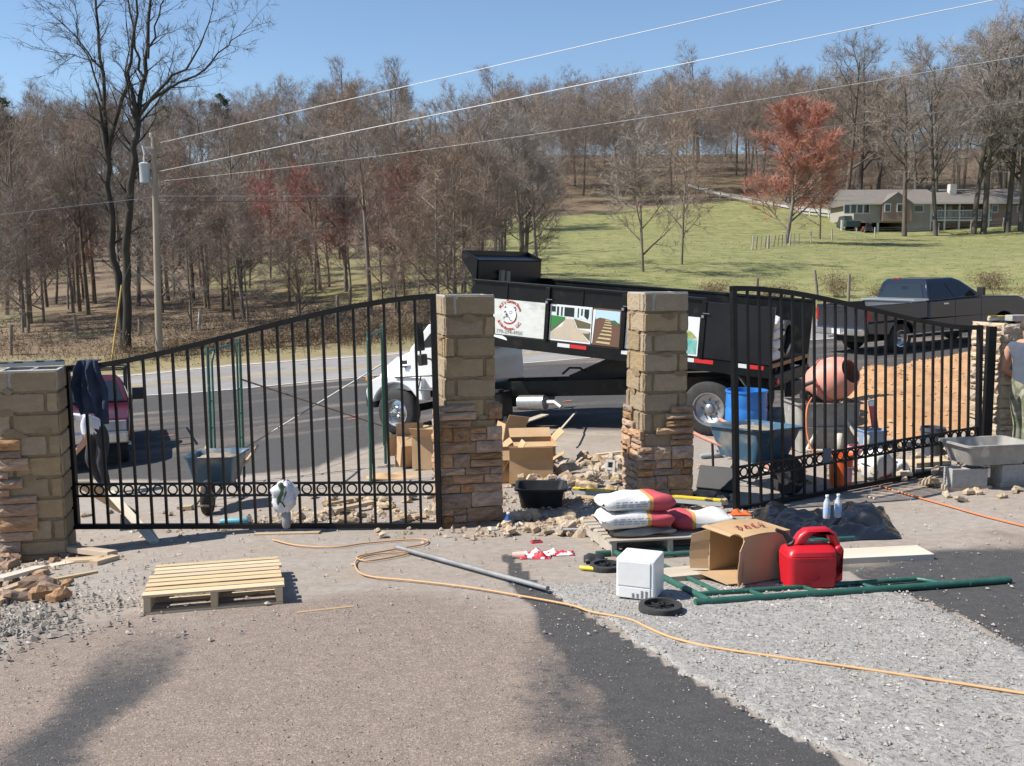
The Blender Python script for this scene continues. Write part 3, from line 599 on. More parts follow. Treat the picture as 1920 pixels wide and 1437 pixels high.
brush('meadow_tufts', [(4,62),(20,60),(40,64),(70,80)], 5200, .16, 8, pm('straw_tufts', (.27,.23,.11), (.17,.18,.06), scale=.15, rough=.95), 64, tw=.03)
brush('meadow_tufts', [(8,95),(30,92),(55,98)], 4200, .18, 13, pm('straw_tufts', (.27,.23,.11)), 65, tw=.045)
# ------------------------------------------------------------------ pillars
M_PARGE = pm('parged_block', (.285,.208,.12), (.36,.275,.17), scale=5, rough=.92, bump=1.0, bscale=30, third=(.21,.148,.08), tscale=3.6, tcut=.58, twidth=.2, rand=.15)
M_MORT = pm('smeared_mortar', (.20,.142,.078), (.27,.20,.12), scale=6, rough=.95, bump=.8, bscale=30)
M_CMU = pm('grey_block', (.42,.40,.37), (.33,.315,.29), scale=18, rough=.95, bump=.5, bscale=60)
M_VEN = pm('ledge_stone', (.30,.17,.098), (.42,.285,.18), scale=3.0, rough=.9, bump=.6, bscale=18, third=(.21,.125,.075), tscale=5, tcut=.53, twidth=.2, rand=.30)
M_VENP = pm('pale_ledge_stone', (.42,.315,.21), (.52,.415,.295), scale=3.0, rough=.9, bump=.6, bscale=18, third=(.36,.26,.18), tscale=5, tcut=.55, twidth=.2, rand=.16)
def stone_proto(seed, nx=5, nz=4, rough=.22):
    """unit stone: x,z in +-.5, back at y=0, rough split face towards -y (about 1 deep)"""
    q = random.Random(seed); mb = MB(); P = {}
    for j in range(nz+1):
        for i in range(nx+1):
            ex = min(i, nx-i); ez = min(j, nz-j); e = min(ex, ez)
            y = -(.62 if e == 0 else .95+q.uniform(-rough, rough)); jx = q.uniform(-.035,.035); jz = q.uniform(-.05,.05)
            P[i, j] = V((-.5+i/nx+(jx if ex else jx*.6), y, -.5+j/nz+(jz if ez else jz*.6)))
    vs = [P[i, j] for j in range(nz+1) for i in range(nx+1)]; w = nx+1
    fs = [(j*w+i, j*w+i+1, (j+1)*w+i+1, (j+1)*w+i) for j in range(nz) for i in range(nx)]
    ring = [(i, 0) for i in range(nx)]+[(nx, j) for j in range(nz)]+[(nx-i, nz) for i in range(nx)]+[(0, nz-j) for j in range(nz)]
    b = len(vs); cor = [V((-.5,0,-.5)), V((.5,0,-.5)), V((.5,0,.5)), V((-.5,0,.5))]; vs += cor
    k = {(0,0):0, (nx,0):1, (nx,nz):2, (0,nz):3}; cur = 0
    for a, c in zip(ring, ring[1:]+ring[:1]):
        ia, ic = a[1]*w+a[0], c[1]*w+c[0]
        if c in k and c != a: fs.append((ia, b+cur, b+k[c], ic)); cur = k[c]
        else: fs.append((ia, b+cur, ic))
    fs.append((b, b+3, b+2, b+1)); mb.add(vs, fs); me = mb.mesh('stone', M_VEN); 
    import bmesh
    bm = bmesh.new(); bm.from_mesh(me); bmesh.ops.recalc_face_normals(bm, faces=bm.faces); bm.to_mesh(me); bm.free(); return me
STONES = [stone_proto(s) for s in range(10)]
STONESP = []
for m in STONES: c = m.copy(); c.materials.clear(); c.materials.append(M_VENP); STONESP.append(c)
def block_mb(l, h, ph):
    X = [0,.005]+[.03+(l-.06)*i/max(3, int(l/.05)) for i in range(max(3, int(l/.05))+1)]+[l-.005,l]; Z = [0,.005,.03,h*.35,h*.65,h-.03,h-.005,h] if h > .09 else [0,.005,h*.5,h-.005,h]
    vs = []
    for z0 in Z:
        for x0 in X:
            x, z = x0-l/2, z0-h/2; k = min(x0, l-x0, z0, h-z0); n1 = mnoise.noise(V((x*16+ph, z*16, 1))); n2 = mnoise.noise(V((x*16, z*16+ph, 2))); n3 = mnoise.noise(V((x*7+ph, z*7-ph, 3))); n4 = mnoise.noise(V((x*30+ph, z*30, 5)))
            vs.append((x+.009*n1, -.010+(.014 if k < .004 else 0)-.004*n3-.0025*n4, z+.009*n2))
    w = len(X); return MB().add(vs, [(j*w+i, j*w+i+1, (j+1)*w+i+1, (j+1)*w+i) for j in range(len(Z)-1) for i in range(w-1)])
def veneer(parent, face, length, zmax, q, protos=STONES, thick=.055, z0=-.12):
    """dry-stacked ledge stone on one face; face(u) -> local origin + rz ; zmax(u) gives how high the work has got"""
    org, rz = face; z = z0; mx = max(zmax(i/10) for i in range(11)); c, s = math.cos(rz), math.sin(rz)
    def put(u, zc, l, h):
        o = link('stone', q.choice(protos), parent); o.location = (org[0]+c*u, org[1]+s*u, zc); o.rotation_euler = (q.gauss(0,.015), q.gauss(0,.012), rz+q.gauss(0,.012)); o.scale = (l-.007, thick*q.uniform(.8,1.35), h-.007)
        if q.random() < .5: o.rotation_euler.y += math.pi
    while z < mx-.03:
        h = q.choice((.075,.09,.105,.12,.14,.15)); u = -length/2-.03
        while u < length/2:
            l = min(q.choice((.13,.17,.2,.25,.31,.36)), length/2+.03-u)
            if length/2+.03-u-l < .09: l = length/2+.03-u
            f = (u+l/2)/length+.5
            if z+h*.7 <= zmax(min(1, max(0, f))):
                if h > .115 and q.random() < .42: put(u+l/2, z+h*.27, l, h*.53); put(u+l/2, z+h*.77, l, h*.47)
                else: put(u+l/2, z+h/2, l, h)
            u += l
        z += h
def pillar(label, X, Y, yaw, H, prof_f, prof_l, w=.48, z=None, full=False, prof_r=None, seed=1, protos=STONES):
    q = random.Random(seed); zb = G(X, Y) if z is None else z; t = thing('masonry_gatepost', label, 'pillar', (X, Y, zb), yaw); hw = w/2
    top = H-.19
    MB().bb((-hw+.006,-hw+.006,-.3), (hw-.006,hw-.006,top)).build('core', M_MORT, t)
    if not full:
        mb = MB(); th = .035
        mb.bb((-hw,-hw,top), (hw,-hw+th,H)).bb((-hw,hw-th,top), (hw,hw,H-.004)).bb((-hw,-hw+th,top), (-hw+th,hw-th,H-.003)).bb((hw-th,-hw+th,top), (hw,hw-th,H-.006)).bb((-.02,-hw+th,top), (.02,hw-th,H-.012)).bb((-hw+th,-.03,top), (hw-th,.03,H-.016))
        mb.build('top_course', M_CMU, t, bevel=.004)
        n = int(H/.2032)+1
        for k in range(n):
            z1 = H-.2032*k; z0 = max(-.1, z1-.2032)
            for fx, rz in ((0,0),(1,math.pi),(2,math.pi/2),(3,-math.pi/2)):
                if fx == 1: continue
                zmin = {0: min(prof_f(i/8) for i in range(9)), 2: 9, 3: min(prof_l(i/8) for i in range(9))}.get(fx, 0) if fx != 2 else (min(prof_r(i/8) for i in range(9)) if prof_r else 0)
                if z1 < zmin-.05: continue
                cut = (.14 if (k+fx) % 2 else -.14)*(w/.48)
                for a, b in ((-hw+.004, cut-.013), (cut+.013, hw-.004)):
                    l = b-a; c = (a+b)/2; hb_ = z1-z0-.026; ph = q.random()*50
                    o = block_mb(l, hb_, ph).build('block', M_PARGE, t, smooth=30)
                    cc, ss = math.cos(rz), math.sin(rz); off = hw+q.uniform(-.003,.001)
                    # face normal for rz=0 is -y
                    o.location = (cc*c+ss*off, ss*c-cc*off, (z0+z1)/2); o.rotation_euler = (q.gauss(0,.006), 0, rz+q.gauss(0,.004))
    if not full:
        for k in range(13):
            side = q.random() < .28; u = q.uniform(-hw+.06, hw-.06); zc = H-.2032*q.randint(1, 7)+q.gauss(0,.02); rx_, rz_ = q.uniform(.05,.13), q.uniform(.015,.05); off = hw+.0125+.0006*k
            if zc < .2: continue
            pts = [(u+rx_*math.cos(a)*q.uniform(.6,1.15), zc+rz_*math.sin(a)*q.uniform(.5,1.3)) for a in [2*math.pi*i/14 for i in range(14)]]; pts = [(max(-hw+.01, min(hw-.01, a)), b) for a, b in pts]
            P_ = [((-off, -a, b) if side else (a, -off, b)) for a, b in pts]; c_ = V((sum(p[0] for p in P_)/14, sum(p[1] for p in P_)/14, zc))+(V((-.004,0,0)) if side else V((0,-.004,0)))
            MB().add([c_]+P_, [(0, i+1, (i+1) % 14+1) for i in range(14)]).build('mortar_smear', M_MORT, t, smooth=60)
    veneer(t, ((0,-hw-.0), 0), w+.08, prof_f, q, protos)
    veneer(t, ((-hw,0), -math.pi/2), w+.0, prof_l, q, protos)
    if prof_r: veneer(t, ((hw,0), math.pi/2), w, prof_r, q, protos)
    return t
YAW = R(14.5)
def pc(px, py_top, Y, back=.24):      # front-face centre -> pillar centre
    p = at(px, py_top, Y); return p.x-math.sin(YAW)*back*1.0+0, p.y+math.cos(YAW)*back, p.z
PX1, PY1, PT1 = pc(50, 695, 9.35); zb1 = G(PX1, PY1)
P1 = pillar('unfinished block pillar at the left picture edge with stones up its corner', PX1, PY1, YAW, PT1-zb1, lambda f: 1.22 if f < .30 else .16, lambda f: 1.2, seed=3, w=.52, prof_r=lambda f: .12)
x2, y2, t2 = pc(880, 553, 9.8); zb2 = G(x2, y2)
P2 = pillar('tall block pillar clad with brown stone to half height, right of the left gate', x2, y2, YAW, t2-zb2, lambda f: 1.27 if f < .28 else (1.28 if f > .78 else 1.04), lambda f: 1.2, seed=4, w=.49)
x3, y3, t3 = pc(1250, 548, 10.15); zb3 = G(x3, y3)
P3 = pillar('tall block pillar clad with brown stone at its foot, left of the right gate', x3, y3, YAW, t3-zb3, lambda f: .66 if f < .38 else (.84 if f < .76 else 1.08), lambda f: 1.06 if f < .45 else .84, seed=6, w=.47)
PX4, PY4, PT4 = pc(1920, 612, 11.75); zb4 = G(PX4, PY4)
P4 = pillar('pale stone pillar at the right edge, fully clad to the top', PX4, PY4, YAW, PT4-zb4+.06, lambda f: 9 if False else PT4-zb4+.02, lambda f: PT4-zb4+.02, full=True, seed=8, w=.5, protos=STONESP)

# ------------------------------------------------------------------ gates
M_IRON = pm('black_iron', (.006,.006,.0065), (.012,.012,.012), scale=6, rough=.45, spec=.28)
HT = [(0,2.29),(.1,2.265),(.25,2.18),(.4,2.06),(.55,1.93),(.7,1.80),(.85,1.69),(.95,1.645),(1,1.64)]
def hgt(t):
    for (a, ha), (b, hb) in zip(HT, HT[1:]):
        if t <= b+1e-9:
            k = (t-a)/(b-a); return ha+(hb-ha)*k
def smooth_h(t): return sum(hgt(min(1, max(0, t+d))) for d in (-.05,-.025,0,.025,.05))/5
def gate(label, p0, p1, tall_first, n=23):
    p0, p1 = V(p0), V(p1); L = (p1-p0).length; t = thing('iron_gate', label, 'gate', M=frame(p0, p1-p0)); f = (lambda s: smooth_h(s)) if tall_first else (lambda s: smooth_h(1-s))
    b = .055; hz = f(0); 
    MB().bb((0,-b/2,0), (b,b/2,f(0)+.0)).build('post', M_IRON, t, bevel=.004); MB().bb((L-b,-b/2,0), (L,b/2,f(1))).build('post', M_IRON, t, bevel=.004)
    MB().bb((b,-b/2+.002,0), (L-b,b/2-.002,.05)).build('bottom_rail', M_IRON, t, bevel=.004)
    k = 30; sec = []
    for i in range(k+1):
        x = L*i/k; z = f(i/k); sec.append([V((x,-b/2+.001,z-.05)), V((x,b/2-.001,z-.05)), V((x,b/2-.001,z+.002)), V((x,-b/2+.001,z+.002))])
    MB().loft(sec).build('top_rail', M_IRON, t, smooth=30)
    za, zb = .335, .455
    for z in (za, zb): MB().bb((b,-.016,z-.010), (L-b,.016,z+.010)).build('rail', M_IRON, t)
    sp = (L-2*b)/(n+1); pts = lambda c, r: [V((c+r*math.cos(a), 0, (za+zb)/2+r*math.sin(a))) for a in [2*math.pi*j/18 for j in range(18)]]
    rg = MB().tube(pts(0, .046), .009, 6, closed=True).mesh('ring', M_IRON); rg.shade_smooth()
    pk = MB().box((0,0,0), (.024,.022,1)).mesh('picket', M_IRON)
    for i in range(n+1):
        x = b+sp*(i+1)
        if i < n:
            for a, c in ((.05, za-.01), (za+.01, zb-.01), (zb+.01, f(x/L)-.048))[0:1]:
                o = link('picket', pk, t); o.location = (x, 0, (.05+f(x/L)-.045)/2); o.scale = (1, 1, f(x/L)-.045-.05)
        o = link('ring', rg, t); o.location = (x-sp/2, 0, 0)
    return t, L, sp
gl0, gl1 = at(140, 992, 9.85), at(829, 990, 9.62)
G1, GL1, SP1 = gate('black iron gate leaf on the left with a ring band', gl0, gl1, False)
gr0, gr1 = at(1377, 960, 10.0), at(1836, 872, 11.6)
G2, GL2, SP2 = gate('black iron gate leaf on the right, swung back', gr0, gr1, True)
for g_, xx in ((G1, -.03), (G2, GL2+.03)):
    for z in (.18, 1.35): MB().lathe([(.026,-.05),(.026,.05)], 10, (xx, .0, z)).build('hinge', pm('hinge_steel', (.25,.25,.26), rough=.4, metal=.8), g_, smooth=40)
# dark steel hinge posts beside the outer pillars
for (g0, dirn, lb) in ((gl0, -1, 'dark steel hinge post between left pillar and gate'), (gr1, 1, 'dark steel hinge post between right gate and pale pillar')):
    d = V((1,-.065,0)) if dirn < 0 else (gr1-gr0).normalized(); p = g0+d*dirn*.10; zz = G(p.x, p.y)
    tag(MB().bb((-.045,-.045,-.1), (.045,.045,1.62+(g0.z-zz))).build('hinge_post', M_IRON, None, bevel=.004, loc=(p.x, p.y, zz)), lb, 'post')
# ------------------------------------------------------------------ scaffold behind the left gate
M_GRN = pm('green_scaffold_paint', (.018,.085,.062), (.03,.11,.08), scale=12, rough=.45, third=(.25,.27,.24), tscale=26, tcut=.68, twidth=.03)
M_GALV = pm('galvanised', (.30,.305,.305), (.22,.22,.22), scale=8, rough=.6, metal=.3)
M_RUST = pm('rusty_brace', (.13,.09,.06), (.20,.15,.10), scale=10, rough=.7, metal=.3)
def scaffold_frame_mesh(W=1.52, H=1.8):
    """walk-through end frame in its own plane: x across, z up"""
    r = .021; legs = MB().tube([(0,0,0),(0,0,H)], r, 8).tube([(W,0,0),(W,0,H)], r, 8)
    ins = .16; arch = MB().tube([(0,0,H-.06),(W,0,H-.06)], r*.9, 8)
    for x0 in (0, W):
        s = 1 if x0 == 0 else -1
        arch.tube([(x0,0,.28),(x0+s*ins*.8,0,.30),(x0+s*ins,0,.40),(x0+s*ins,0,H-.22),(x0+s*(ins+.12),0,H-.08)], r*.75, 8)
        for z in (.6,.95,1.3): arch.tube([(x0,0,z),(x0+s*ins,0,z)], r*.6, 6)
    return legs, arch
def scaffold():
    a, b, c, d = gp(392,880), at(694,901,12.8), None, None
    pa = on((388-CX)/FPX*12.8, 12.8); pb = on((690-CX)/FPX*12.8, 12.8); za = max(pa.z, pb.z)
    t = thing('scaffold', 'green steel scaffold of two frames with crossed braces behind the left gate', 'scaffold', pa, 0)
    H = at(400, 650, 12.8).z-pa.z; off = pb-pa
    for o_ in (V((0,0,0)), off):
        pass
        T = Matrix.Translation(o_) @ Matrix.Rotation(math.pi/2, 4, 'Z'); lg, ar = scaffold_frame_mesh(1.52, H-o_.z*0)
        mb = MB(); mb.T = T; mb.v = [tuple(T @ V(v)) for v in lg.v+ar.v]; mb.f = lg.f+[tuple(i+len(lg.v) for i in f) for f in ar.f]; mb.mi = [0]*len(mb.f)
        mb.build('end_frame', M_GRN, t, smooth=60)
    MB().tube([(0.02,1.52,1.42),(off.x-.02,1.52,off.z+.55)], .013, 6).build('cross_brace', M_RUST, t, smooth=60)
    MB().tube([(0.02,1.545,.42),(off.x-.02,1.545,off.z+1.45)], .013, 6).build('cross_brace', M_GALV, t, smooth=60)
scaffold()
# ------------------------------------------------------------------ vehicles
M_TYRE = pm('tyre', (.022,.022,.022), (.04,.038,.036), scale=14, rough=.85)
M_CHROME = pm('chrome', (.60,.60,.60), (.5,.49,.47), scale=8, rough=.24, metal=.9)
M_STEEL = pm('dull_steel', (.42,.42,.42), (.33,.33,.33), scale=12, rough=.4, metal=.8)
M_WHITEP = pm('white_truck_paint', (.80,.80,.79), (.74,.74,.73), scale=2, rough=.28, coat=.5)
M_BLKP = pm('black_bed_paint', (.006,.0065,.007), (.012,.012,.012), scale=3, rough=.35, bump=.05, bscale=4, spec=.25, third=(.035,.032,.028), tscale=5, tcut=.60, twidth=.2)
M_BLKR = pm('black_plastic', (.014,.014,.015), (.022,.022,.022), scale=8, rough=.55)
M_CHAS = pm('chassis_black', (.012,.012,.012), (.03,.028,.025), scale=5, rough=.7)
M_DGLASS = pm('dark_glass', (.012,.016,.018), rough=.06, spec=.7)
M_RED = pm('red_lamp', (.30,.012,.012), rough=.25); M_AMB = pm('amber_lamp', (.75,.25,.03), rough=.3); M_CLEAR = pm('headlamp', (.36,.37,.38), rough=.12, metal=.3)
M_PLATE = pm('white_plate', (.7,.7,.68), rough=.5)
def wheel(parent, pos, r, w, rimr, side, hub='dome', lugs=10, rm=None):
    """side +1: outer face towards +y"""
    wh = bpy.data.objects.new('wheel', None); COL.objects.link(wh); wh.parent = parent; wh.location = pos; s = side
    ax = (0, s, 0); h = w/2
    MB().lathe([(rimr*.98,-h),(r*.86,-h),(r*.97,-h*.75),(r,-h*.4),(r,h*.4),(r*.97,h*.75),(r*.86,h),(rimr*1.02,h),(rimr*.98,h*.7)], 36, axis=ax, cap=False).build('tyre', M_TYRE, wh, smooth=50)
    m = rm or M_CHROME; mb = MB()
    mb.lathe([(rimr,-h*.8),(rimr*1.03,h*.98),(rimr*.93,h*.95),(rimr*.86,h*.45),(rimr*.5,h*(.1 if hub == 'deep' else .55)),(rimr*.33,h*(.2 if hub == 'deep' else .85)),(rimr*.27,h*(.55 if hub == 'deep' else 1.25)),(rimr*.12,h*(.75 if hub == 'deep' else 1.4)),(.001,h*(.78 if hub == 'deep' else 1.42))], 30, axis=ax, cap=False)
    for k in range(lugs):
        a = 2*math.pi*k/lugs; c = (rimr*.5*math.cos(a), 0, rimr*.5*math.sin(a)); z = h*(.15 if hub == 'deep' else .6)
        mb.lathe([(rimr*.05,0),(rimr*.05,h*.35),(rimr*.02,h*.45)], 6, (c[0], s*z, c[2]), ax)
    mb.build('rim', m, wh, smooth=35); return wh
def arc(cx, cz, r, a0, a1, n=10): return [(cx+r*math.cos(R(a0+(a1-a0)*i/n)), cz+r*math.sin(R(a0+(a1-a0)*i/n))) for i in range(n+1)]
XZ = lambda u, v, w: (u, w, v)

# ---- dump truck
pr, pf = gp(1330,819), gp(745,817); fw = (pf-pr).normalized()
M_ = frame(pr, fw); M_ = M_ @ Matrix.Translation((0,-1.12,0))
DT = thing('dump_truck', 'white cabbed dump truck with black bed raised behind the pillars', 'dump truck', M=M_)
WB = (pf-pr).length; TR = .42
for s in (1, -1):
    wheel(DT, (WB, s*1.0, TR), TR, .24, .245, s); wheel(DT, (0, s*1.0, TR), TR+.01, .23, .25, s, hub='deep', lugs=8, rm=M_STEEL); wheel(DT, (0, s*.72, TR), TR+.01, .23, .25, s, hub='deep', lugs=0, rm=M_STEEL)
ch = MB()
for s in (1, -1): ch.bb((-1.0, s*.36, .62), (WB+.5, s*.46, .86))
for x in (-.9, .9, 2.2, 3.4, 4.6, WB): ch.bb((x-.05,-.36,.64), (x+.05,.36,.82))
ch.lathe([(.09,-1.0),(.09,1.0)], 10, (0,0,TR), (0,1,0)).lathe([(.07,-1.0),(.07,1.0)], 8, (WB,0,TR), (0,1,0))
ch.build('chassis', M_CHAS, DT)
MB().bb((1.5,.50,.60), (3.9,.52,.87)).build('side_rail', M_BLKP, DT, bevel=.006)
MB().lathe([(.02,-.27),(.13,-.25),(.13,.25),(.02,.27)], 16, (3.25,.72,.52), (1,0,0)).tube([(3.0,.72,.52),(2.8,.74,.52),(2.65,.8,.44)], .05, 8).build('exhaust', M_STEEL, DT, smooth=40)
cx1 = WB-.35
# cab
cabp = [(4.32,.80),(4.32,2.28),(4.38,2.38),(4.55,2.40),(4.72,2.36),(cx1+.05,1.55),(cx1+.05,.80)]
MB().prism(cabp, -.98, .98, XZ).build('cab', M_WHITEP, DT, bevel=.05, smooth=40)
MB().prism([(4.42,.84),(4.42,1.60),(cx1-.12,1.52),(cx1-.10,.84)], .975, .995, XZ).build('door', M_WHITEP, DT, bevel=.008)
MB().prism([(4.46,1.60),(4.46,2.20),(4.62,2.22),(cx1-.18,1.56)], .972, .990, XZ).build('side_window', M_DGLASS, DT)
MB().prism([(4.66,-.85),(4.66,.85),(cx1-.02,.88),(cx1-.02,-.88)], 0, .012, lambda u, v, w: (u+w, v, 2.36-(u-4.72)*(.81/(cx1+.05-4.72))+w)).build('windshield', M_DGLASS, DT)
MB().bb((4.5,.99,1.42),(4.65,1.01,1.45)).build('door_handle', M_BLKR, DT)
# hood with rounded nose
def hsec(x, w, z0, z1):
    P = []
    for a in range(0, 181, 20):
        c, s_ = math.cos(R(a)), math.sin(R(a)); P.append(V((x, w*math.copysign(abs(c)**.55, c), z0+(z1-z0)*abs(s_)**.55)))
    return P
MB().loft([hsec(cx1, .97, .8, 1.56), hsec(cx1+.3, .96, .8, 1.53), hsec(cx1+.6, .92, .8, 1.44), hsec(cx1+.85, .86, .8, 1.30), hsec(cx1+.98, .8, .8, 1.12), hsec(cx1+1.02, .74, .8, .95)]).build('hood', M_WHITEP, DT, smooth=50)
fend = [(WB-.62,.62),(WB-.62,1.02)]+[(WB-.5,1.06)]+[(WB-.1,1.1),(WB+.35,1.08),(WB+.58,1.0),(WB+.66,.82),(WB+.64,.62),(WB+.55,.62)]+arc(WB, TR, .53, 22, 158, 12)+[(WB-.52,.62)]
for s in (1, -1): MB().prism(fend, s*.84, s*1.10, XZ).build('fender', M_WHITEP, DT, bevel=.03, smooth=40)
MB().bb((WB+.5,-1.0,.5), (WB+.76,1.0,.74)).build('bumper', M_BLKR, DT, bevel=.04)
MB().bb((WB+.655,-.55,.78), (WB+.69,.55,1.12)).build('grille', M_BLKR, DT, bevel=.01)
for s in (1, -1):
    MB().bb((WB+.60,s*.86-.1,.82), (WB+.68,s*.86+.1,1.0)).build('headlight', M_CLEAR, DT, bevel=.02)
    MB().bb((WB+.52,s*1.03-.04,1.0), (WB+.66,s*1.03+.05,1.075)).build('marker_light', M_AMB, DT, bevel=.015)
    MB().bb((5.10,s*1.24-.10,1.52), (5.18,s*1.24+.10,2.02)).build('mirror', M_BLKR, DT, bevel=.02)
    MB().tube([(5.1,s*.97,1.35),(5.14,s*1.24,1.40),(5.14,s*1.24,1.55)], .018, 6).build('mirror_arm', M_BLKR, DT)
    MB().tube([(5.0,s*.97,2.0),(5.14,s*1.24,1.95)], .014, 6).build('mirror_arm', M_BLKR, DT); MB().bb((5.07,s*1.22-.09,1.26), (5.17,s*1.22+.09,1.46)).build('mirror', M_BLKR, DT, bevel=.02)
    MB().bb((3.7,s*.6,.30), (4.75,s*1.0,.74)).build('fuel_tank', M_BLKR, DT, bevel=.05)
    MB().bb((3.7,s*.9,.74), (4.85,s*1.08,.78)).bb((3.75,s*.95,.42), (4.8,s*1.08,.45)).build('step', M_BLKR, DT)
MB().bb((cx1+.12,.955,1.28), (cx1+.26,.985,1.35)).bb((cx1+.14,.955,1.22), (cx1+.24,.98,1.25)).build('side_badge', M_BLKR, DT)
MB().tube([(WB-.05,1.12,1.06),(cx1-.85,1.13,1.07),(cx1-.85,1.13,.80),(WB-.55,1.13,.82),(WB-.62,1.12,1.06)], .014, 6).build('guard_rail', M_BLKR, DT)
# bed, raised about its rear hinge
BED = bpy.data.objects.new('dump_bed', None); COL.objects.link(BED); BED.parent = DT; BED.location = (-1.0, 0, 1.06)
BED.rotation_euler = (0, -R(8.3), 0); BL = 5.15; BW = 1.16
def bedpart(name, mb, mat, **k): return mb.build(name, mat, BED, **k)
bedpart('floor', MB().bb((0,-BW+.06,-.06),(BL,BW-.06,.0)), M_BLKP)
for y in (-.42,.42): bedpart('floor_beam', MB().bb((.1,y-.06,-.24),(BL-.1,y+.06,-.06)), M_CHAS)
S1, S2, S3 = 1.06, 2.36, 3.71     # stake posts measured from the rear end
bedpart('lower_rail', MB().bb((0,BW-.06,-.20),(BL,BW+.012,-.002)), M_BLKP, bevel=.008); bedpart('lower_rail', MB().bb((0,-BW-.012,-.20),(BL,-BW+.06,-.002)), M_BLKP)
bedpart('side_panel', MB().bb((S1,BW-.035,.0),(BL,BW,.86)), M_BLKP); bedpart('side_panel', MB().bb((0,BW-.03,.0),(S1-.04,BW+.025,.84)), pm('black_side_sheet', (.010,.011,.013), (.018,.019,.022), scale=1.5, rough=.35, bump=.12, bscale=2, spec=.3))
bedpart('side_panel', MB().bb((0,-BW,.0),(BL,-BW+.035,.86)), M_BLKP)
bedpart('top_rail', MB().bb((S1,BW-.05,.86),(BL,BW+.03,.90)), M_BLKP, bevel=.006); bedpart('top_rail', MB().bb((0,-BW-.03,.86),(BL,-BW+.05,.90)), M_BLKP, bevel=.006)
for x in (S1, S2, S3): bedpart('stake_post', MB().bb((x-.035,BW,.0),(x+.035,BW+.04,.86)), M_BLKP, bevel=.006); bedpart('latch', MB().bb((x-.09,BW+.04,.665),(x+.01,BW+.05,.675)).bb((x-.01,BW+.04,.60),(x+.03,BW+.055,.64)), M_STEEL)
for x in (1.7, 3.1, 4.5): bedpart('panel_rib', MB().bb((x-.02,BW,.61),(x+.02,BW+.014,.86)), M_BLKP)
bedpart('headboard', MB().bb((BL-.05,-BW+.04,0),(BL,BW-.04,1.20)).bb((BL-.07,-BW+.04,.92),(BL-.05,BW-.04,.98)), M_BLKP)
bedpart('cab_shield', MB().prism([(BL,1.17),(BL+.26,1.24),(BL+.26,1.29),(BL-.02,1.22)], -BW+.04, BW-.04, XZ).bb((BL+.25,-BW+.04,1.24),(BL+.28,BW-.04,1.37)), M_BLKP)
for s in (1, -1): bedpart('shield_gusset', MB().prism([(BL-.03,.88),(BL+.0,.88),(BL+.28,1.22),(BL+.28,1.37),(BL-.03,1.25)], s*(BW-.04), s*(BW-.005), XZ), M_BLKP)
bedpart('shield_stake', MB().bb((BL-.12,.35,.5),(BL-.07,.47,1.05)).bb((BL-.12,.15,.5),(BL-.07,.27,1.03)), pm('weathered_plank', (.25,.20,.14), (.34,.28,.20), scale=5, rough=.9, stretch=(1,1,.2)))
M_RTAPE = pm('red_tape', (.60,.03,.03), rough=.3)
for x0, x1, w_ in ((.31,.53,1),(.09,.30,0),(2.14,2.36,1),(1.84,2.135,0),(3.27,3.49,1),(2.97,3.265,0),(S1+.1,S1+.28,1),(S1-.2,S1+.09,0)):
    bedpart('white_reflector' if w_ else 'red_reflector', MB().bb((x0,BW+.012,-.085),(x1,BW+.018,-.025)), M_PLATE if w_ else M_RTAPE)
# banners
def banner(x0, x1, mat, name='banner'): return bedpart(name, MB().bb((x0,BW+.001,.01),(x1,BW+.008,.60)), mat)
M_BAN = pm('stone_print', (.62,.64,.58), (.74,.75,.70), scale=6, rough=.4, third=(.52,.55,.50), tscale=4, tcut=.58, stretch=(.6,1,1.6))
M_PRW = pm('print_white', (.78,.79,.77), rough=.4)
banner(S3+.05, BL-.05, M_BAN)
def flat(name, polys, mat, lift=.0105):
    for p in polys: o = bedpart(name, MB().add([(u, BW+lift, v) for u, v in p], [tuple(range(len(p)))]), mat)
    return o
def cm(c, n): return pm('print_'+n, c, rough=.4)
# picture banner 1: flagstone walk to a front door
a, b = S2+.55, S3-.05            # note +u runs to the truck's front (left in view)
U = lambda t: b-(b-a)*t          # t: 0 left .. 1 right as seen
banner(a, b, M_PRW); z_ = lambda t: .02+.57*t
P = lambda l: [(U(t), z_(v)) for t, v in l]
flat('print_lawn', [P([(.02,.30),(.38,.62),(.36,.68),(.02,.70)])], cm((.04,.22,.05), 'lawn'))
flat('print_house', [P([(.02,.70),(.36,.68),(.6,.68),(.98,.62),(.98,.97),(.02,.97)])], cm((.66,.74,.74), 'house'))
flat('print_dark', [P([(.34,.70),(.58,.70),(.58,.96),(.34,.96)]), P([(.82,.74),(.9,.66),(.93,.74),(.93,.95),(.82,.95)]), P([(.16,.70),(.21,.70),(.21,.96),(.16,.96)]), P([(.26,.70),(.30,.70),(.30,.96),(.26,.96)]), P([(.03,.80),(.13,.80),(.13,.96),(.03,.96)]), P([(.66,.70),(.69,.70),(.69,.96),(.66,.96)]), P([(.74,.76),(.78,.76),(.78,.95),(.74,.95)])], cm((.015,.022,.02), 'dark'), .0112)
flat('print_bed', [P([(.58,.66),(.98,.56),(.98,.42),(.68,.40)]), P([(.78,.28),(.98,.32),(.98,.06)]), P([(.02,.30),(.02,.22),(.16,.36),(.38,.62),(.36,.62)])], cm((.14,.12,.06), 'bed'), .0112)
flat('print_walk', [P([(.38,.64),(.57,.64),(.66,.38),(.96,.34),(.96,.28),(.78,.26),(.97,.04),(.02,.04),(.02,.22),(.30,.42)])], pm('print_flagstone', (.62,.50,.34), (.50,.44,.36), scale=9, rough=.4), .0118)
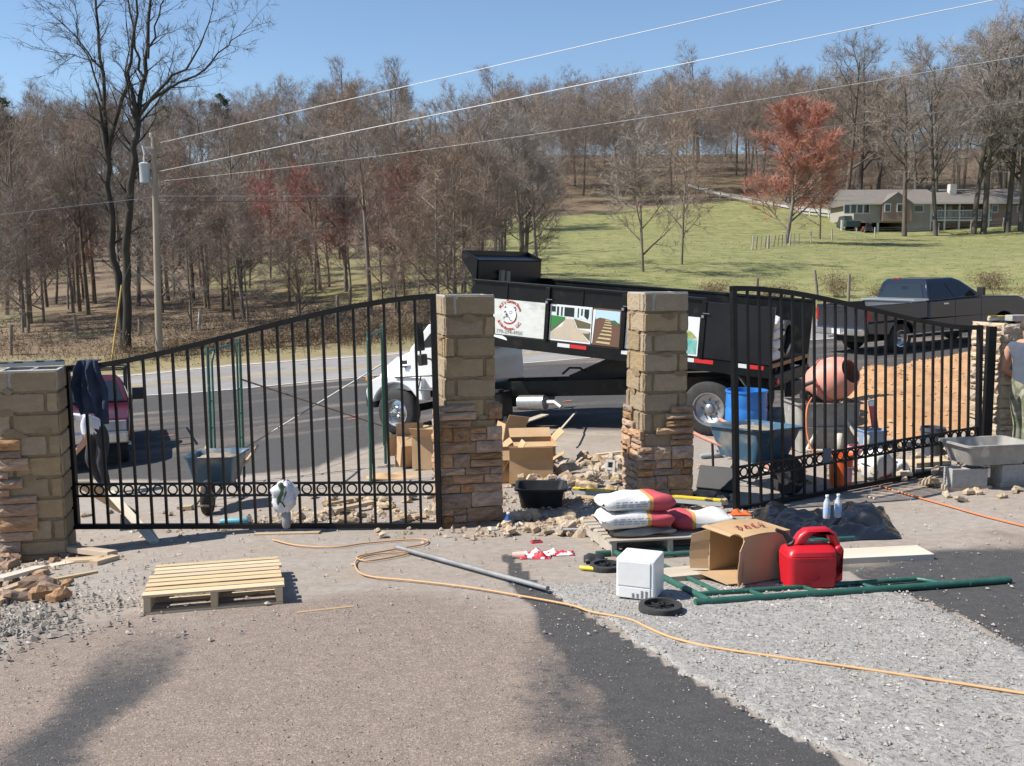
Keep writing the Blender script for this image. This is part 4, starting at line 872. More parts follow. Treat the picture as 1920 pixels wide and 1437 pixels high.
# picture banner 2: stone steps
a, b = S2+.05, S2+.53
banner(a, b, cm((.16,.085,.055), 'earth'))
flat('print_sky', [P([(.10,.70),(.25,.76),(.5,.74),(.97,.64),(.97,.97),(.06,.97)])], cm((.50,.68,.76), 'sky'))
flat('print_hill', [P([(.62,.70),(.8,.72),(.97,.62),(.97,.56),(.62,.66)])], cm((.07,.14,.06), 'hill'), .0112)
steps = []; 
for k in range(9):
    v = .05+.70*(1-(1-k/9)**1.6); w = .27*(1-k/11); c = .42+.10*math.sin(k/9*3.0)+.06*k/9; h_ = .085*(1-k/11); steps.append([(c-w, v), (c+w, v-.01), (c+w*.9, v+h_*.55), (c-w*.85, v+h_*.6)])
flat('print_steps', [P(s_) for s_ in steps], cm((.58,.47,.25), 'step'), .0118)
flat('print_edge', [P([(0,.02),(.03,.02),(.10,.97),(0,.97)])], M_PRW, .0124)
# picture banner 3: stone wall and pool
a, b = S1+.06, S2-.05
banner(a, b, M_PRW)
flat('print_wall', [P([(.06,.35),(.22,.25),(.4,.22),(.62,.3),(.62,.72),(.4,.66),(.2,.66),(.08,.74)])], pm('print_masonry', (.42,.31,.16), (.30,.24,.13), scale=12, rough=.4))
flat('print_pool', [P([(.66,.03),(.98,.03),(.98,.42),(.80,.46),(.66,.35)])], pm('print_water', (.12,.42,.36), (.30,.55,.48), scale=14, rough=.4))
flat('print_plants', [P([(.68,.42),(.98,.46),(.9,.62),(.78,.68),(.70,.58)])], pm('print_green', (.22,.30,.06), (.5,.48,.2), scale=16, rough=.4), .0112)
# lettering
def glyphs(s, size, mat_k=None, cut=.0):
    cu = bpy.data.curves.new('t', 'FONT'); cu.body = s; cu.size = size; cu.align_x = 'CENTER'; cu.resolution_u = 2; cu.offset = cut
    o = bpy.data.objects.new('t', cu); me = bpy.data.meshes.new_from_object(o); vs = [v.co.copy() for v in me.vertices]; fs = [tuple(p.vertices) for p in me.polygons]
    bpy.data.objects.remove(o); bpy.data.curves.remove(cu); bpy.data.meshes.remove(me); return vs, fs
def put_text(mb, s, size, fn, cut=0):
    vs, fs = glyphs(s, size, cut=cut); mb.add([fn(v.x, v.y) for v in vs], fs)
def arc_text(mb, s, size, cu, cv, r, a0, a1, up=True, lift=.0125):
    n = len(s)
    for i, chx in enumerate(s):
        if chx == ' ': continue
        a = R(a0+(a1-a0)*i/max(1, n-1)); th = (a-math.pi/2) if up else (a+math.pi/2)
        ox, oy = cu+r*math.cos(a), cv+r*math.sin(a); c, sn = math.cos(th), math.sin(th)
        put_text(mb, chx, size, lambda x, y: (b0-(ox+c*x-sn*y), BW+lift, oy+sn*x+c*y), cut=.002)
b0 = BL-.05                      # left edge of the white banner; u to the right
M_LRED = pm('red_lettering', (.45,.03,.03), rough=.4); M_LGRY = pm('grey_lettering', (.20,.21,.21), rough=.4)
mb = MB(); lc = (.68, .36)
arc_text(mb, "M.S's Custom Stone", .072, lc[0], lc[1], .195, 148, 22); 
arc_text(mb, "& Hardscape, LLC.", .072, lc[0], lc[1], .262, 214, 330, up=False)
bedpart('red_lettering', mb, M_LRED)
mb = MB(); put_text(mb, "770-294-4950", .088, lambda x, y: (b0-(.69+x*1.02), BW+.0125, .035+y)); bedpart('phone_number', mb, M_LGRY)
# round emblem: an outlined dog's head inside the lettering ring
mb = MB(); k_ = lambda l: [(b0-(lc[0]+x), z) for x, z in [(p[0], lc[1]+p[1]) for p in l]]
def ln(mb, pts, w):
    for p0, p1 in zip(pts, pts[1:]):
        p0, p1 = V(p0), V(p1); d = (p1-p0); 
        if d.length < 1e-6: continue
        n_ = V((-d.y, d.x)).normalized()*w; mb.add([(b0-(lc[0]+q_.x), BW+.0122, lc[1]+q_.y) for q_ in (p0-n_, p1-n_, p1+n_, p0+n_)], [(0,1,2,3)])
head = [(.13*math.cos(R(a))*1.0+.0, .145*math.sin(R(a))) for a in range(0, 361, 20)]
flat('emblem_face', [k_([(x*.97, z*.97) for x, z in head[:-1]])], M_PRW, .0116)
ln(mb, [(-.10,.10),(-.085,.13),(-.07,.10)], .005); ln(mb, [(.07,.11),(.10,.13),(.115,.09),(.10,.06)], .006); ln(mb, [(-.105,.02),(-.09,.05),(-.07,.03),(-.06,-.01),(-.03,.0)], .008); ln(mb, [(-.08,.0),(-.055,-.035),(-.02,-.02)], .008)
ln(mb, [(-.01,.03),(.02,.06),(.05,.04),(.03,.01),(-.005,.015)], .004); ln(mb, [(-.10,-.03),(-.11,-.08),(-.09,-.06),(-.06,-.045),(-.01,-.05),(.02,-.10),(.06,-.11)], .006); ln(mb, [(.12,.04),(.135,-.02),(.12,-.07),(.09,-.11)], .005)
bedpart('emblem_lines', mb, pm('emblem_ink', (.03,.03,.035), rough=.4))
mb = MB(); ln(mb, [(.125,-.05),(.11,-.09),(.08,-.125),(.03,-.15),(-.04,-.155),(-.10,-.13)], .011); bedpart('emblem_collar', mb, M_LRED)
flat('sticker', [k_([(-.28,-.40),(-.02,-.44),(-.04,-.40),(-.12,-.365),(-.28,-.365)])], M_PRW, .014)
# hoist, guards, lamps
MB().bar((2.7,.25,.86), (1.25,.25,1.38), .12, .16).bar((2.7,-.25,.86), (1.25,-.25,1.38), .12, .16).bar((2.9,0,.80), (.9,0,1.30), .14, .14).prism([(2.75,.84),(.95,.90),(.9,1.24),(1.3,1.36)], .30, .34, XZ).build('hoist', M_CHAS, DT)
MB().tube([(2.75,.5,.98),(2.6,.52,1.08),(2.4,.52,1.07),(2.3,.5,.98)], .02, 6).build('hydraulic_hose', M_BLKR, DT, smooth=60)
for s in (1, -1):
    MB().prism([(-.62,.72),(-.50,.90),(-.15,1.0),(.55,1.0),(.72,.9),(.72,.915),(.55,1.015),(-.15,1.015),(-.52,.91),(-.64,.72)], s*.60, s*1.14, XZ).build('mudguard', pm('dusty_black', (.05,.047,.043), (.085,.08,.072), scale=5, rough=.8), DT)
    MB().lathe([(.055,-.02),(.055,.015),(.035,.03)], 14, (-1.03, s*.98, .80), (-1,0,0)).build('tail_light', M_RED, DT, smooth=40)
MB().bb((-1.02,-1.05,.72),(-.92,1.05,.90)).bb((-1.08,-.3,.50),(-.95,.3,.72)).build('rear_bar', M_CHAS, DT, bevel=.01)
# white sacks at the open end of the bed
def sack_mb(l, w, h, seed=0):
    q = random.Random(seed); ph = q.random()*6
    def fn(u, v):
        a = u*2*math.pi; t = v*2-1; e = (1-abs(t)**5)**.5 if abs(t) < 1 else 0
        c, s_ = math.cos(a), math.sin(a); yy = w/2*math.copysign(abs(c)**.6, c)*(.86+.14*e); zz = h/2*math.copysign(abs(s_)**.75, s_)*e*(1+.10*math.sin(t*7+ph)*abs(s_))
        return V((t*l/2*(1-.03*c*c), yy, zz+h/2*1.0+.012*math.sin(a*3+t*4+ph)))
    return MB().grid(24, 18, fn)
M_SACKW = pm('white_paper_sack', (.72,.70,.66), (.62,.59,.55), scale=5, rough=.8, bump=.25, bscale=8)
bw = (DT.matrix_world @ Matrix.Translation(BED.location) @ Matrix.Rotation(-R(8.3), 4, 'Y'))
for k in range(4):
    o = sack_mb(.62, .42, .17, 20+k).build('white_sack', M_SACKW, None, smooth=70); o.matrix_world = bw @ Matrix.Translation((.25, .62, .005+.165*k)) @ Matrix.Rotation(R(90+(-4, 5, -3, 4)[k]), 4, 'Z')
    tag(o, ['bottom', 'second lowest', 'second highest', 'topmost'][k]+' white paper sack stacked at the open end of the truck bed', 'sack', 'white sacks on the dump bed')
o = MB().lathe([(.24,-.05),(.30,-.04),(.30,.04),(.24,.05)], 24, axis=(1,0,0), cap=False).build('hose_coil', M_BLKR, None, smooth=50); o.matrix_world = bw @ Matrix.Translation((.12, .02, .30)); tag(o, 'black hose coil leaning beside the white sacks on the bed', 'hose')

# ---- pickups
def pickup(name, label, Mx, wb, ro, fo, hw, hb, hh, hr, c0, c1, r, paint, crew=True):
    t = thing(name, label, 'pickup truck', M=Mx); zb = .5; F = wb+fo; bedz = .92
    low = [(-ro,zb+.1),(-ro,bedz),(c0,bedz),(c0,hb),(c1+.42,hb+.02),(c1+.45,hh),(F-.35,hh-.06),(F-.10,hh-.14),(F,hh-.30),(F,zb)]
    low += [(wb+r+.09,zb)]+[p for p in arc(wb, r, r+.08, 20, 160, 10)]+[(wb-r-.09,zb-.02),(r+.09,zb-.02)]+arc(0, r, r+.08, 20, 160, 10)+[(-r-.09,zb+.02)]
    MB().prism(low, -hw, hw, XZ).build('body', paint, t, bevel=.035, smooth=40)
    for s in (1, -1):
        MB().prism([(-ro,bedz),(-ro,hb),(c0-.03,hb),(c0-.03,bedz)], s*(hw-.12), s*(hw-.001), XZ).build('bed_side', paint, t, bevel=.02)
    MB().bb((-ro-.02,-hw+.1,.72), (-ro+.07,hw-.1,hb-.01)).build('tailgate', paint, t, bevel=.02)
    MB().bb((-ro-.035,-.16,hb-.17), (-ro-.015,.16,hb-.12)).build('tailgate_handle', M_BLKR, t)
    # greenhouse
    x0, x1, xr0, xr1, y0, y1 = c0, c1+.40, c0+.10, c1-.30, hw-.02, hw-.20
    base = [V((x0,-y0,hb)), V((x1,-y0,hb+.03)), V((x1,y0,hb+.03)), V((x0,y0,hb))]; mid = [V((xr0,-y1-.02,hr-.10)), V((xr1-.06,-y1-.02,hr-.10)), V((xr1-.06,y1+.02,hr-.10)), V((xr0,y1+.02,hr-.10))]; topq = [V((xr0+.10,-y1+.08,hr)), V((xr1-.30,-y1+.08,hr)), V((xr1-.30,y1-.08,hr)), V((xr0+.10,y1-.08,hr))]
    MB().loft([base, mid, topq]).build('cab', paint, t, bevel=.03, smooth=40)
    def panel(nm, A, B, C, D, mat, n, parent=t, off=.012):
        n = V(n).normalized()*off; MB().add([p+n*k for k in (0, 1) for p in (A, B, C, D)], [(4,5,6,7),(0,1,5,4),(1,2,6,5),(2,3,7,6),(3,0,4,7)]).build(nm, mat, parent)
    def bil(A, B, C, D, u, v): return (A.lerp(B, u)).lerp(D.lerp(C, u), v)
    for s, i, j in ((-1,0,1), (1,3,2)):
        A, B, C, D = base[i], base[j], mid[j], mid[i]; n = (0, s*1, .25)
        for u0, u1 in (((.05,.42),(.47,.88)) if crew else ((.10,.85),)):
            uu = u1-.10 if u1 > .8 else u1; panel('side_window', bil(A,B,C,D,u0,.08), bil(A,B,C,D,u1,.08), bil(A,B,C,D,min(.97,u1+.02),.93), bil(A,B,C,D,u0+.02,.93), M_DGLASS, n)
        MB().bb((c0+.55,s*hw,hb-.12),(c0+.75,s*(hw+.025),hb-.08)).build('door_handle', M_CHROME if crew else M_BLKR, t)
        for xx in ([c0+.06, (c0+c1)/2+.15, c1+.30] if crew else [c0+.06, c1+.30]): MB().bb((xx-.006,s*(hw+.0005),.62),(xx+.006,s*(hw+.003),hb-.03)).build('door_seam', M_BLKR, t)
        MB().bb((c1+.05,s*(hw+.04),hb+.06),(c1+.15,s*(hw+.26),hb+.30)).tube([(c1+.1,s*hw*.97,hb+.08),(c1+.1,s*(hw+.12),hb+.12)], .02, 6).build('mirror', M_BLKR, t, bevel=.02)
        MB().prism([(-ro-.012,.95),(-ro-.012,hb-.08),(-ro+.10,hb-.08),(-ro+.10,.95)], s*(hw-.09), s*(hw+.006), XZ).build('tail_light', M_RED, t, bevel=.01)
        wheel(t, (0,s*(hw-.16),r), r, .25, r*.56, s, lugs=8, hub='deep' if crew else 'dome'); wheel(t, (wb,s*(hw-.16),r), r, .25, r*.56, s, lugs=8, hub='deep' if crew else 'dome')
        MB().bb((F-.05,s*(hw-.42),hh-.36),(F+.02,s*(hw-.04),hh-.16)).build('headlight', M_CLEAR, t, bevel=.02)
        MB().bb((F-.06,s*(hw-.40),hh-.43),(F+.015,s*(hw-.01),hh-.365)).build('turn_signal', M_AMB, t, bevel=.01)
    panel('rear_window', bil(base[3],base[0],mid[0],mid[3],.08,.15), bil(base[3],base[0],mid[0],mid[3],.92,.15), bil(base[3],base[0],mid[0],mid[3],.88,.92), bil(base[3],base[0],mid[0],mid[3],.12,.92), M_DGLASS, (-1,0,.2))
    panel('windshield', bil(base[1],base[2],mid[2],mid[1],.05,.04), bil(base[1],base[2],mid[2],mid[1],.95,.04), bil(base[1],base[2],mid[2],mid[1],.93,.95), bil(base[1],base[2],mid[2],mid[1],.07,.95), M_DGLASS, (1,0,.8))
    MB().bb((F-.02,-hw+.44,hh-.40),(F+.03,hw-.44,hh-.16)).build('grille', M_CHROME if not crew else M_BLKR, t, bevel=.01)
    MB().bb((F-.02,-hw+.02,zb-.02),(F+.14,hw-.02,zb+.20)).build('front_bumper', M_CHROME, t, bevel=.03)
    MB().bb((-ro-.20,-hw+.04,zb+.06),(-ro-.01,hw-.04,zb+.25)).build('rear_bumper', M_CHROME, t, bevel=.03)
    MB().bb((-ro-.215,-.16,zb+.10),(-ro-.20,.16,zb+.24)).build('number_plate', M_PLATE, t)
    MB().bb((-ro+.3,-hw+.45,.34),(F-.3,hw-.45,zb+.1)).build('underbody', M_CHAS, t)
    return t
M_NAVY = pm('dark_blue_paint', (.008,.011,.022), (.012,.014,.024), scale=1.2, rough=.22, coat=.7)
M_MAROON = pm('dark_red_paint', (.075,.006,.011), (.06,.006,.010), scale=1.5, rough=.3, coat=.3)
a = gp(1684,662); b = on(a.x+3.97*math.cos(R(25)), a.y+3.97*math.sin(R(25))); d = (b-a).normalized(); left = V((-d.y, d.x, 0)).normalized()
PK = pickup('pickup_truck', 'dark blue crew cab pickup with silver toolbox parked by the road', frame(a+left*.85, d), 3.97, 1.25, .95, 1.0, 1.38, 1.40, 1.99, .98, 2.75, .41, M_NAVY)
MB().bb((-.1,-1.02,.48),(3.0,-.94,.53)).build('running_board', M_STEEL, PK, bevel=.01)
MB().lathe([(.03,0),(.03,.12),(.05,.13),(.05,.16)], 8, (-1.55,0,.55), (-1,0,0)).build('tow_hitch', M_STEEL, PK)
MB().bb((.80,-.12,2.0),(.86,.12,2.03)).build('brake_light', M_RED, PK)
tb = thing('toolbox', 'silver metal toolbox across the bed of the dark blue pickup', 'toolbox', M=PK.matrix_world @ Matrix.Translation((.70,0,1.30)))
MB().bb((-.25,-.93,-.35),(.25,.93,.10)).build('box', M_STEEL, tb, bevel=.01); MB().bb((-.30,-1.0,.10),(.28,1.0,.155)).build('lid', pm('tread_plate', (.62,.63,.64), (.52,.53,.54), scale=30, rough=.35, metal=.8), tb, bevel=.01)
rx = gp(136,884); 
RT = pickup('pickup_truck', 'dark red pickup facing the gate at the left behind the pillar', frame((rx.x, rx.y+.5, rx.z+.02), (.36,-1,.06)), 2.85, 1.05, .80, .87, 1.10, 1.06, 1.66, .75, 1.55, .36, M_MAROON, crew=False)
RT.location = RT.location + (RT.matrix_world.to_3x3() @ V((-2.85,0,0)))
mb = MB()
for y in (-.75,.75): mb.tube([(-1.0,y,1.1),(-1.0,y,1.78),(1.9,y,1.80)], .022, 6).tube([(.6,y,1.1),(.6,y,1.79)], .022, 6)
for x in (-1.0,.6,1.8): mb.tube([(x,-.75,1.79),(x,.75,1.79)], .02, 6)
mb.build('ladder_rack', M_BLKR, RT)
# ------------------------------------------------------------------ power pole and wires
M_POLE = pm('grey_pole_wood', (.27,.215,.155), (.36,.30,.225), scale=7, rough=.9, stretch=(1,1,.15))
M_WIRE = pm('bright_wire', (.62,.62,.61), rough=.35, metal=.3); M_WIRED = pm('dark_wire', (.12,.12,.12), rough=.5)
M_CAN = pm('transformer_grey', (.42,.46,.46), (.36,.40,.40), scale=3, rough=.4)
pb = on((297-CX)/FPX*41, 41); pt = at(288, 258, 41); H = pt.z-pb.z; ln_ = (pt.x-pb.x)
PO = thing('power_pole', 'grey wooden power pole with a transformer by the roadside woods', 'pole', pb)
at_h = lambda z: V((ln_*z/H, 0, z))
MB().tube([at_h(-.2), at_h(H*.5), at_h(H)], [.15,.125,.10], 12).build('pole_shaft', M_POLE, PO, smooth=50)
tz = at(276,325,41).z-pb.z; c = at_h(tz)+V((-.36,-.1,0))
MB().lathe([(.16,-.40),(.20,-.38),(.20,.30),(.21,.32),(.21,.36),(.12,.42),(.02,.43)], 18, c).build('transformer', M_CAN, PO, smooth=40)
MB().lathe([(.03,0),(.05,.05),(.03,.1),(.05,.15),(.02,.28)], 8, c+V((0,0,.42))).build('bushing', pm('porcelain', (.6,.6,.58), rough=.3), PO, smooth=50)
MB().bar(c+V((.1,0,.2)), at_h(tz+.2), .05, .05).bar(c+V((.1,0,-.2)), at_h(tz-.2), .05, .05).build('bracket', M_STEEL, PO)
az = at(276,281,41).z-pb.z
MB().bar(at_h(az)+V((.05,-.1,.05)), at_h(az)+V((-.42,-.1,.08)), .06, .07).bar(at_h(az-.25)+V((0,-.1,0)), at_h(az)+V((-.3,-.1,.05)), .03, .03).build('cutout_arm', M_STEEL, PO)
MB().tube([at_h(az)+V((-.42,-.1,.15)), at_h(az)+V((-.34,-.12,-.22))], .035, 6).build('fuse_cutout', pm('porcelain', (.6,.6,.58), rough=.3), PO)
MB().lathe([(.03,0),(.07,.06),(.04,.1),(.07,.15),(.03,.2)], 8, at_h(H)+V((-.12,0,-.02))).build('insulator', pm('porcelain', (.6,.6,.58), rough=.3), PO, smooth=50)
g0 = at(205,612,40)-pb; g0 = on(g0.x+pb.x, 40)-pb; g1 = at(228,535,41)-pb
MB().tube([g0, g0.lerp(g1, 1.0)], .035, 6).build('guy_guard', pm('yellow_guard', (.50,.33,.08), rough=.5), PO)
MB().tube([g1, at_h(H*.72)], .006, 4).build('guy_wire', M_WIRED, PO)
def wire(label, pts, r, mat, sag=0.0, n=24):
    P = [at(*p) for p in pts]; out = []
    for i in range(n+1):
        t = i/n; s = t*(len(P)-1); k = min(len(P)-2, int(s)); out.append(P[k].lerp(P[k+1], s-k)-V((0,0,sag*4*t*(1-t))))
    tag(MB().tube(out, r, 5).build('power_line', mat, None, smooth=60), label, 'wire', 'power lines')
wire('topmost bright power line rising to the top edge of the picture', [(300,268,41),(2110,-147,21)], .011, M_WIRE)
wire('second bright power line below the topmost one', [(297,322,41),(2110,-50,21)], .011, M_WIRE)
wire('thin twisted cable below the two bright power lines', [(300,340,41),(2110,72,21)], .009, pm('cable_grey', (.36,.36,.35), (.15,.15,.15), scale=5, rough=.5), .25)
wire('faint dark cable crossing before the trees of the ranch house', [(1490,247,60),(2100,165,26)], .010, M_WIRED)
wire('thin level wire running from the pole towards the ranch house', [(297,368,41),(1600,368,95)], .016, pm('wire_grey', (.42,.42,.41), rough=.4))
wire('dark level wire just under the thin level wire', [(297,378,41),(1600,377,95)], .014, M_WIRED)
wire('wire running left from the power pole to the picture edge', [(-120,416,34),(297,369,41)], .010, pm('wire_grey', (.42,.42,.41), rough=.4))
# ------------------------------------------------------------------ ranch house
M_SIDING = pm('pinkish_brick', (.27,.185,.15), (.32,.225,.185), scale=8, rough=.9); M_TRIM = pm('house_white', (.58,.57,.53), rough=.6); M_ROOFS = pm('grey_shingle', (.14,.125,.11), (.19,.17,.155), scale=2, rough=.95, stretch=(1,3,6))
M_STONEW = pm('grey_panel', (.34,.31,.265), (.29,.265,.23), scale=2, rough=.9); M_PANE = pm('house_glass', (.03,.04,.045), rough=.08)
HY = 120; hx = lambda px: (px-CX)/FPX*HY; hz = lambda py: at(1700, py, HY).z
X0, X1, ZF, ZE, ZR = hx(1573), hx(1990), hz(412), hz(381), hz(350)
X0 += 1.4
HS = thing('ranch_house', 'long low ranch house with grey roof and white porch on the hill', 'house', (X0, HY, 0)); Lh = X1-X0
dz = ZF; w_ = 9.0
def hp(name, mb, mat, parent=HS, **k): return mb.build(name, mat, parent, **k)
c1_, c2_ = hx(1690)-X0, hx(1738)-X0; c3_ = hx(1850)-X0
hp('wall', MB().bb((0,0,ZF),(c1_,w_,ZE)), M_STONEW); hp('wall', MB().bb((c1_,.02,ZF-1.6),(c2_,w_,ZE)), M_STONEW); hp('wall', MB().bb((c2_,1.8,ZF-1.6),(c3_,w_,ZE)), M_SIDING); hp('wall', MB().bb((c3_,.3,ZF-1.6),(Lh,w_,ZE)), M_SIDING)
hp('foundation', MB().bb((c1_-.4,.3,ZF-2.5),(Lh,w_-.2,ZF-1.6)), pm('foundation_brick', (.26,.15,.10), (.30,.18,.13), scale=6, rough=.9))
ov = .5; yr = w_/2
rf = hp('roof', MB().prism([(-ov,ZE),(-ov,ZE-.15),(w_+ov,ZE-.15),(w_+ov,ZE),(yr,ZR)], -ov, Lh+ov, lambda u, v, w: (w, u, v)), M_ROOFS)
hp('chimney', MB().bb((hx(1789)-X0,yr-1.9,ZE+.6),(hx(1801)-X0,yr-1.0,hz(342))), M_TRIM, rf)
g_ = hx(1672)-X0
hp('gable', MB().prism([(-1.9,0),(1.9,0),(0,1.35)], -.6, 2.5, lambda u, v, w: (g_+u, w, ZE-.1+v)), M_ROOFS, rf)
hp('bay_wall', MB().bb((g_-1.75,-.55,ZF-.2),(g_+1.75,0,ZE-.1)), M_SIDING)
hp('fascia', MB().bb((-ov,-ov-.03,ZE-.18),(Lh+ov,-ov,ZE-.0)), M_TRIM, rf)
def win(px0, px1, py0, py1, y=0, nm='window'):
    x0, x1, z0, z1 = hx(px0)-X0, hx(px1)-X0, hz(py1), hz(py0)
    f = hp(nm, MB().bb((x0-.1,y-.06,z0-.1),(x1+.1,y,z1+.1)), M_TRIM); hp('pane', MB().bb((x0,y-.075,z0),(x1,y-.06,z1)), M_PANE, f)
for px in (1577,1589,1601,1613): win(px, px+9, 384, 399)
for px in (1649,1672): win(px, px+9, 384, 397, -.55)
win(1706,1722,386,397,0); win(1853,1862,386,398,.3); win(1900,1910,388,398,.3); win(1760,1768,388,400,1.8); win(1800,1808,388,400,1.8)
hp('door', MB().bb((hx(1780)-X0,1.72,ZF),(hx(1788)-X0,1.8,hz(384))), M_TRIM)
hp('porch_floor', MB().bb((c2_,-.1,ZF-.2),(c3_,1.8,ZF)), M_TRIM)
for px in (1737,1763,1790,1817,1845): hp('porch_post', MB().bb((hx(px)-X0-.09,-.08,ZF-1.3),(hx(px)-X0+.09,.1,ZE-.1)), M_TRIM)
hp('porch_rail', MB().bb((c2_,-.05,hz(396)),(c3_,.05,hz(396)+.1)), M_TRIM); hp('porch_rail', MB().bb((c2_,-.05,ZF+.12),(c3_,.05,ZF+.22)), M_TRIM)
bm_ = MB().box((0,0,0), (.05,.05,hz(396)-ZF-.2)).mesh('baluster', M_TRIM)
for i in range(44):
    o = link('baluster', bm_, HS); o.location = (c2_+(c3_-c2_)*(i+.5)/44, 0, (hz(396)+ZF+.2)/2)
for px in (1574,1600,1626,1640): hp('deck_post', MB().bb((hx(px)-X0-.12,.0,ZF-2.6),(hx(px)-X0+.12,.25,ZF)), M_TRIM)
hp('deck_beam', MB().bb((0,-.05,ZF-.35),(c1_,.1,ZF)), M_STONEW)
p = on(hx(1593), HY+1.5); cr = thing('parked_car', 'dark green car parked under the left end of the ranch house', 'car', p, R(90))
MB().prism([(-1.8,.3),(-1.8,1.0),(-1.2,1.1),(-.8,1.65),(1.0,1.65),(1.5,1.1),(1.9,.95),(1.9,.3)], -.85, .85, XZ).build('body', pm('car_green', (.02,.04,.04), rough=.3), cr, bevel=.06); MB().prism([(-1.1,1.12),(-.75,1.58),(.95,1.58),(1.35,1.12)], -.86, .86, XZ).build('window', M_PANE, cr)
for x in (-1.15,1.2):
    for s in (1,-1): wheel(cr, (x,s*.75,.32), .32, .2, .2, s, lugs=0)
p = on(hx(1615), HY-1.0); mw = thing('riding_mower', 'dark riding mower with a red hood beside the parked car', 'mower', p, R(90))
MB().bb((-.7,-.4,.25),(.3,.4,.7)).bb((-.5,-.3,.7),(-.2,.3,1.1)).build('body', M_BLKR, mw, bevel=.05); MB().bb((.3,-.35,.3),(.95,.35,.75)).build('hood', pm('mower_red', (.5,.06,.03), rough=.4), mw, bevel=.08)
for x in (-.5,.6):
    for s in (1,-1): wheel(mw, (x,s*.42,.25), .25, .2, .12, s, lugs=0)
# ------------------------------------------------------------------ fences
M_FPOST = pm('fence_wood', (.20,.165,.125), (.28,.235,.18), scale=6, rough=.95, stretch=(1,1,.2))
def fence_line(name, label, pts, mat, ph=1.2, pw=.12, wires=(.5,.9), boards=None, wmat=None):
    t = thing(name, label, 'fence', pts[0]); b = V(pts[0])
    pmesh = MB().bb((-pw/2,-pw/2,-.2),(pw/2,pw/2,ph)).mesh('post', mat)
    for p in pts: o = link('post', pmesh, t); o.location = V(p)-b; o.rotation_euler = (rnd.gauss(0,.05), rnd.gauss(0,.06), rnd.random())
    for z in wires: MB().tube([V(p)-b+V((0,0,z)) for p in pts], .006, 3).build('wire', wmat or M_WIRED, t)
    for z in (boards or ()):
        for p0, p1 in zip(pts, pts[1:]): MB().bar(V(p0)-b+V((0,-.06,z)), V(p1)-b+V((0,-.06,z)), .04, .16).build('rail', mat, t)
    return t
for px, py, h, lb in ((20,658,1.25,'leaning wooden fence post at the far left edge of the woods'),(145,628,1.1,'weathered fence post leaning left of the tall dark trees'),(262,620,.7,'short broken post between tall trees and power pole'),(373,610,.95,'pale round post in the brush right of the power pole'),(560,585,1.0,'fence post in the brush behind the scaffold, left one'),(632,600,1.3,'thick dark stump post in the roadside brush'),(655,575,1.2,'leaning fence post right of the dark stump post'),(742,580,1.2,'dark fence post in the brush left of the truck mirror'),(1418,575,1.5,'grey fence post seen through the right gate'),(1533,560,1.6,'dark fence post left of the pickup, upright one'),(1590,560,1.4,'dark leaning fence post just left of the pickup')):
    p = gp(px, py+8); pl = p.y > 60
    if pl: p = on((px-CX)/FPX*46, 46)
    o = MB().tube([(0,0,-.2),(.01,.0,h*.5),(0,.01,h)], [.085,.08,.07], 8).build('fence_post', M_FPOST if '373' not in str(px) else pm('pale_post', (.45,.43,.39), rough=.8), None, smooth=50, loc=p, rot=(rnd.gauss(0,.06), rnd.gauss(0,.09), 0)); tag(o, lb, 'post', 'fence posts along the road')
fence_line('board_fence', 'pale board fence along the farm drive left of the ranch house', [tuple(gp(x, y)) for x, y in ((1500,404),(1518,406),(1536,408),(1554,410),(1572,412))], pm('pale_board', (.55,.53,.48), (.45,.43,.39), scale=3, rough=.85), 1.2, .14, (), (.35,.7,1.05))
fence_line('wire_fence', 'thin wire fence with grey posts along the top of the meadow', [tuple(gp(x, y)) for x, y in ((1410,470),(1440,468),(1480,463),(1520,457),(1560,452),(1605,450),(1640,447),(1700,444),(1760,438),(1820,432),(1880,428),(1940,424))], pm('grey_post', (.36,.34,.30), rough=.9), 1.2, .10, (.3,.6,.9,1.1), None, pm('fence_wire', (.35,.34,.32), rough=.5))
fence_line('paddock_fence', 'short picket paddock fence beside the red maple', [tuple(gp(1410+i*8, 470-i*.9)) for i in range(12)], pm('dark_grey_post', (.19,.165,.13), rough=.9), 1.1, .07, (.4,.8))
fence_line('drive_fence', 'dark post and rail fence along the winding farm drive', [tuple(gp(x, y)) for x, y in ((1310,362),(1330,368),(1350,373),(1370,377),(1390,381),(1410,385),(1430,389),(1450,393))], M_FPOST, 1.2, .14, (), (.5,1.0))
# ------------------------------------------------------------------ props: shared materials and builders
M_PINEW = pm('new_pine', (.52,.38,.21), (.62,.48,.30), scale=5, rough=.8, stretch=(.15,1,1), rand=.12, bump=.2, bscale=14)
M_GREYW = pm('grey_pallet_wood', (.36,.30,.23), (.46,.40,.32), scale=5, rough=.9, stretch=(.15,1,1), rand=.12)
M_OLDW = pm('scrap_wood', (.34,.24,.14), (.50,.38,.25), scale=4, rough=.9, stretch=(.2,1,1), rand=.2)
M_CARD = pm('cardboard', (.42,.27,.14), (.48,.32,.18), scale=4, rough=.9, bump=.1, bscale=10, rand=.06)
M_BLACKTUB = pm('black_tub', (.010,.010,.011), (.03,.028,.025), scale=8, rough=.5)
M_GREYTUB = pm('grey_tub', (.22,.21,.19), (.32,.305,.275), scale=5, rough=.8, third=(.42,.40,.36), tscale=7, tcut=.62)
M_MORTAR = pm('wet_mortar', (.24,.19,.13), (.34,.28,.20), scale=9, rough=.95, bump=.8, bscale=20)
M_BLUE = pm('blue_plastic', (.02,.16,.50), (.03,.20,.58), scale=3, rough=.4, third=(.05,.08,.12), tscale=6, tcut=.72)
M_ORNG = pm('orange_plastic', (.70,.13,.03), (.62,.12,.03), scale=4, rough=.45)
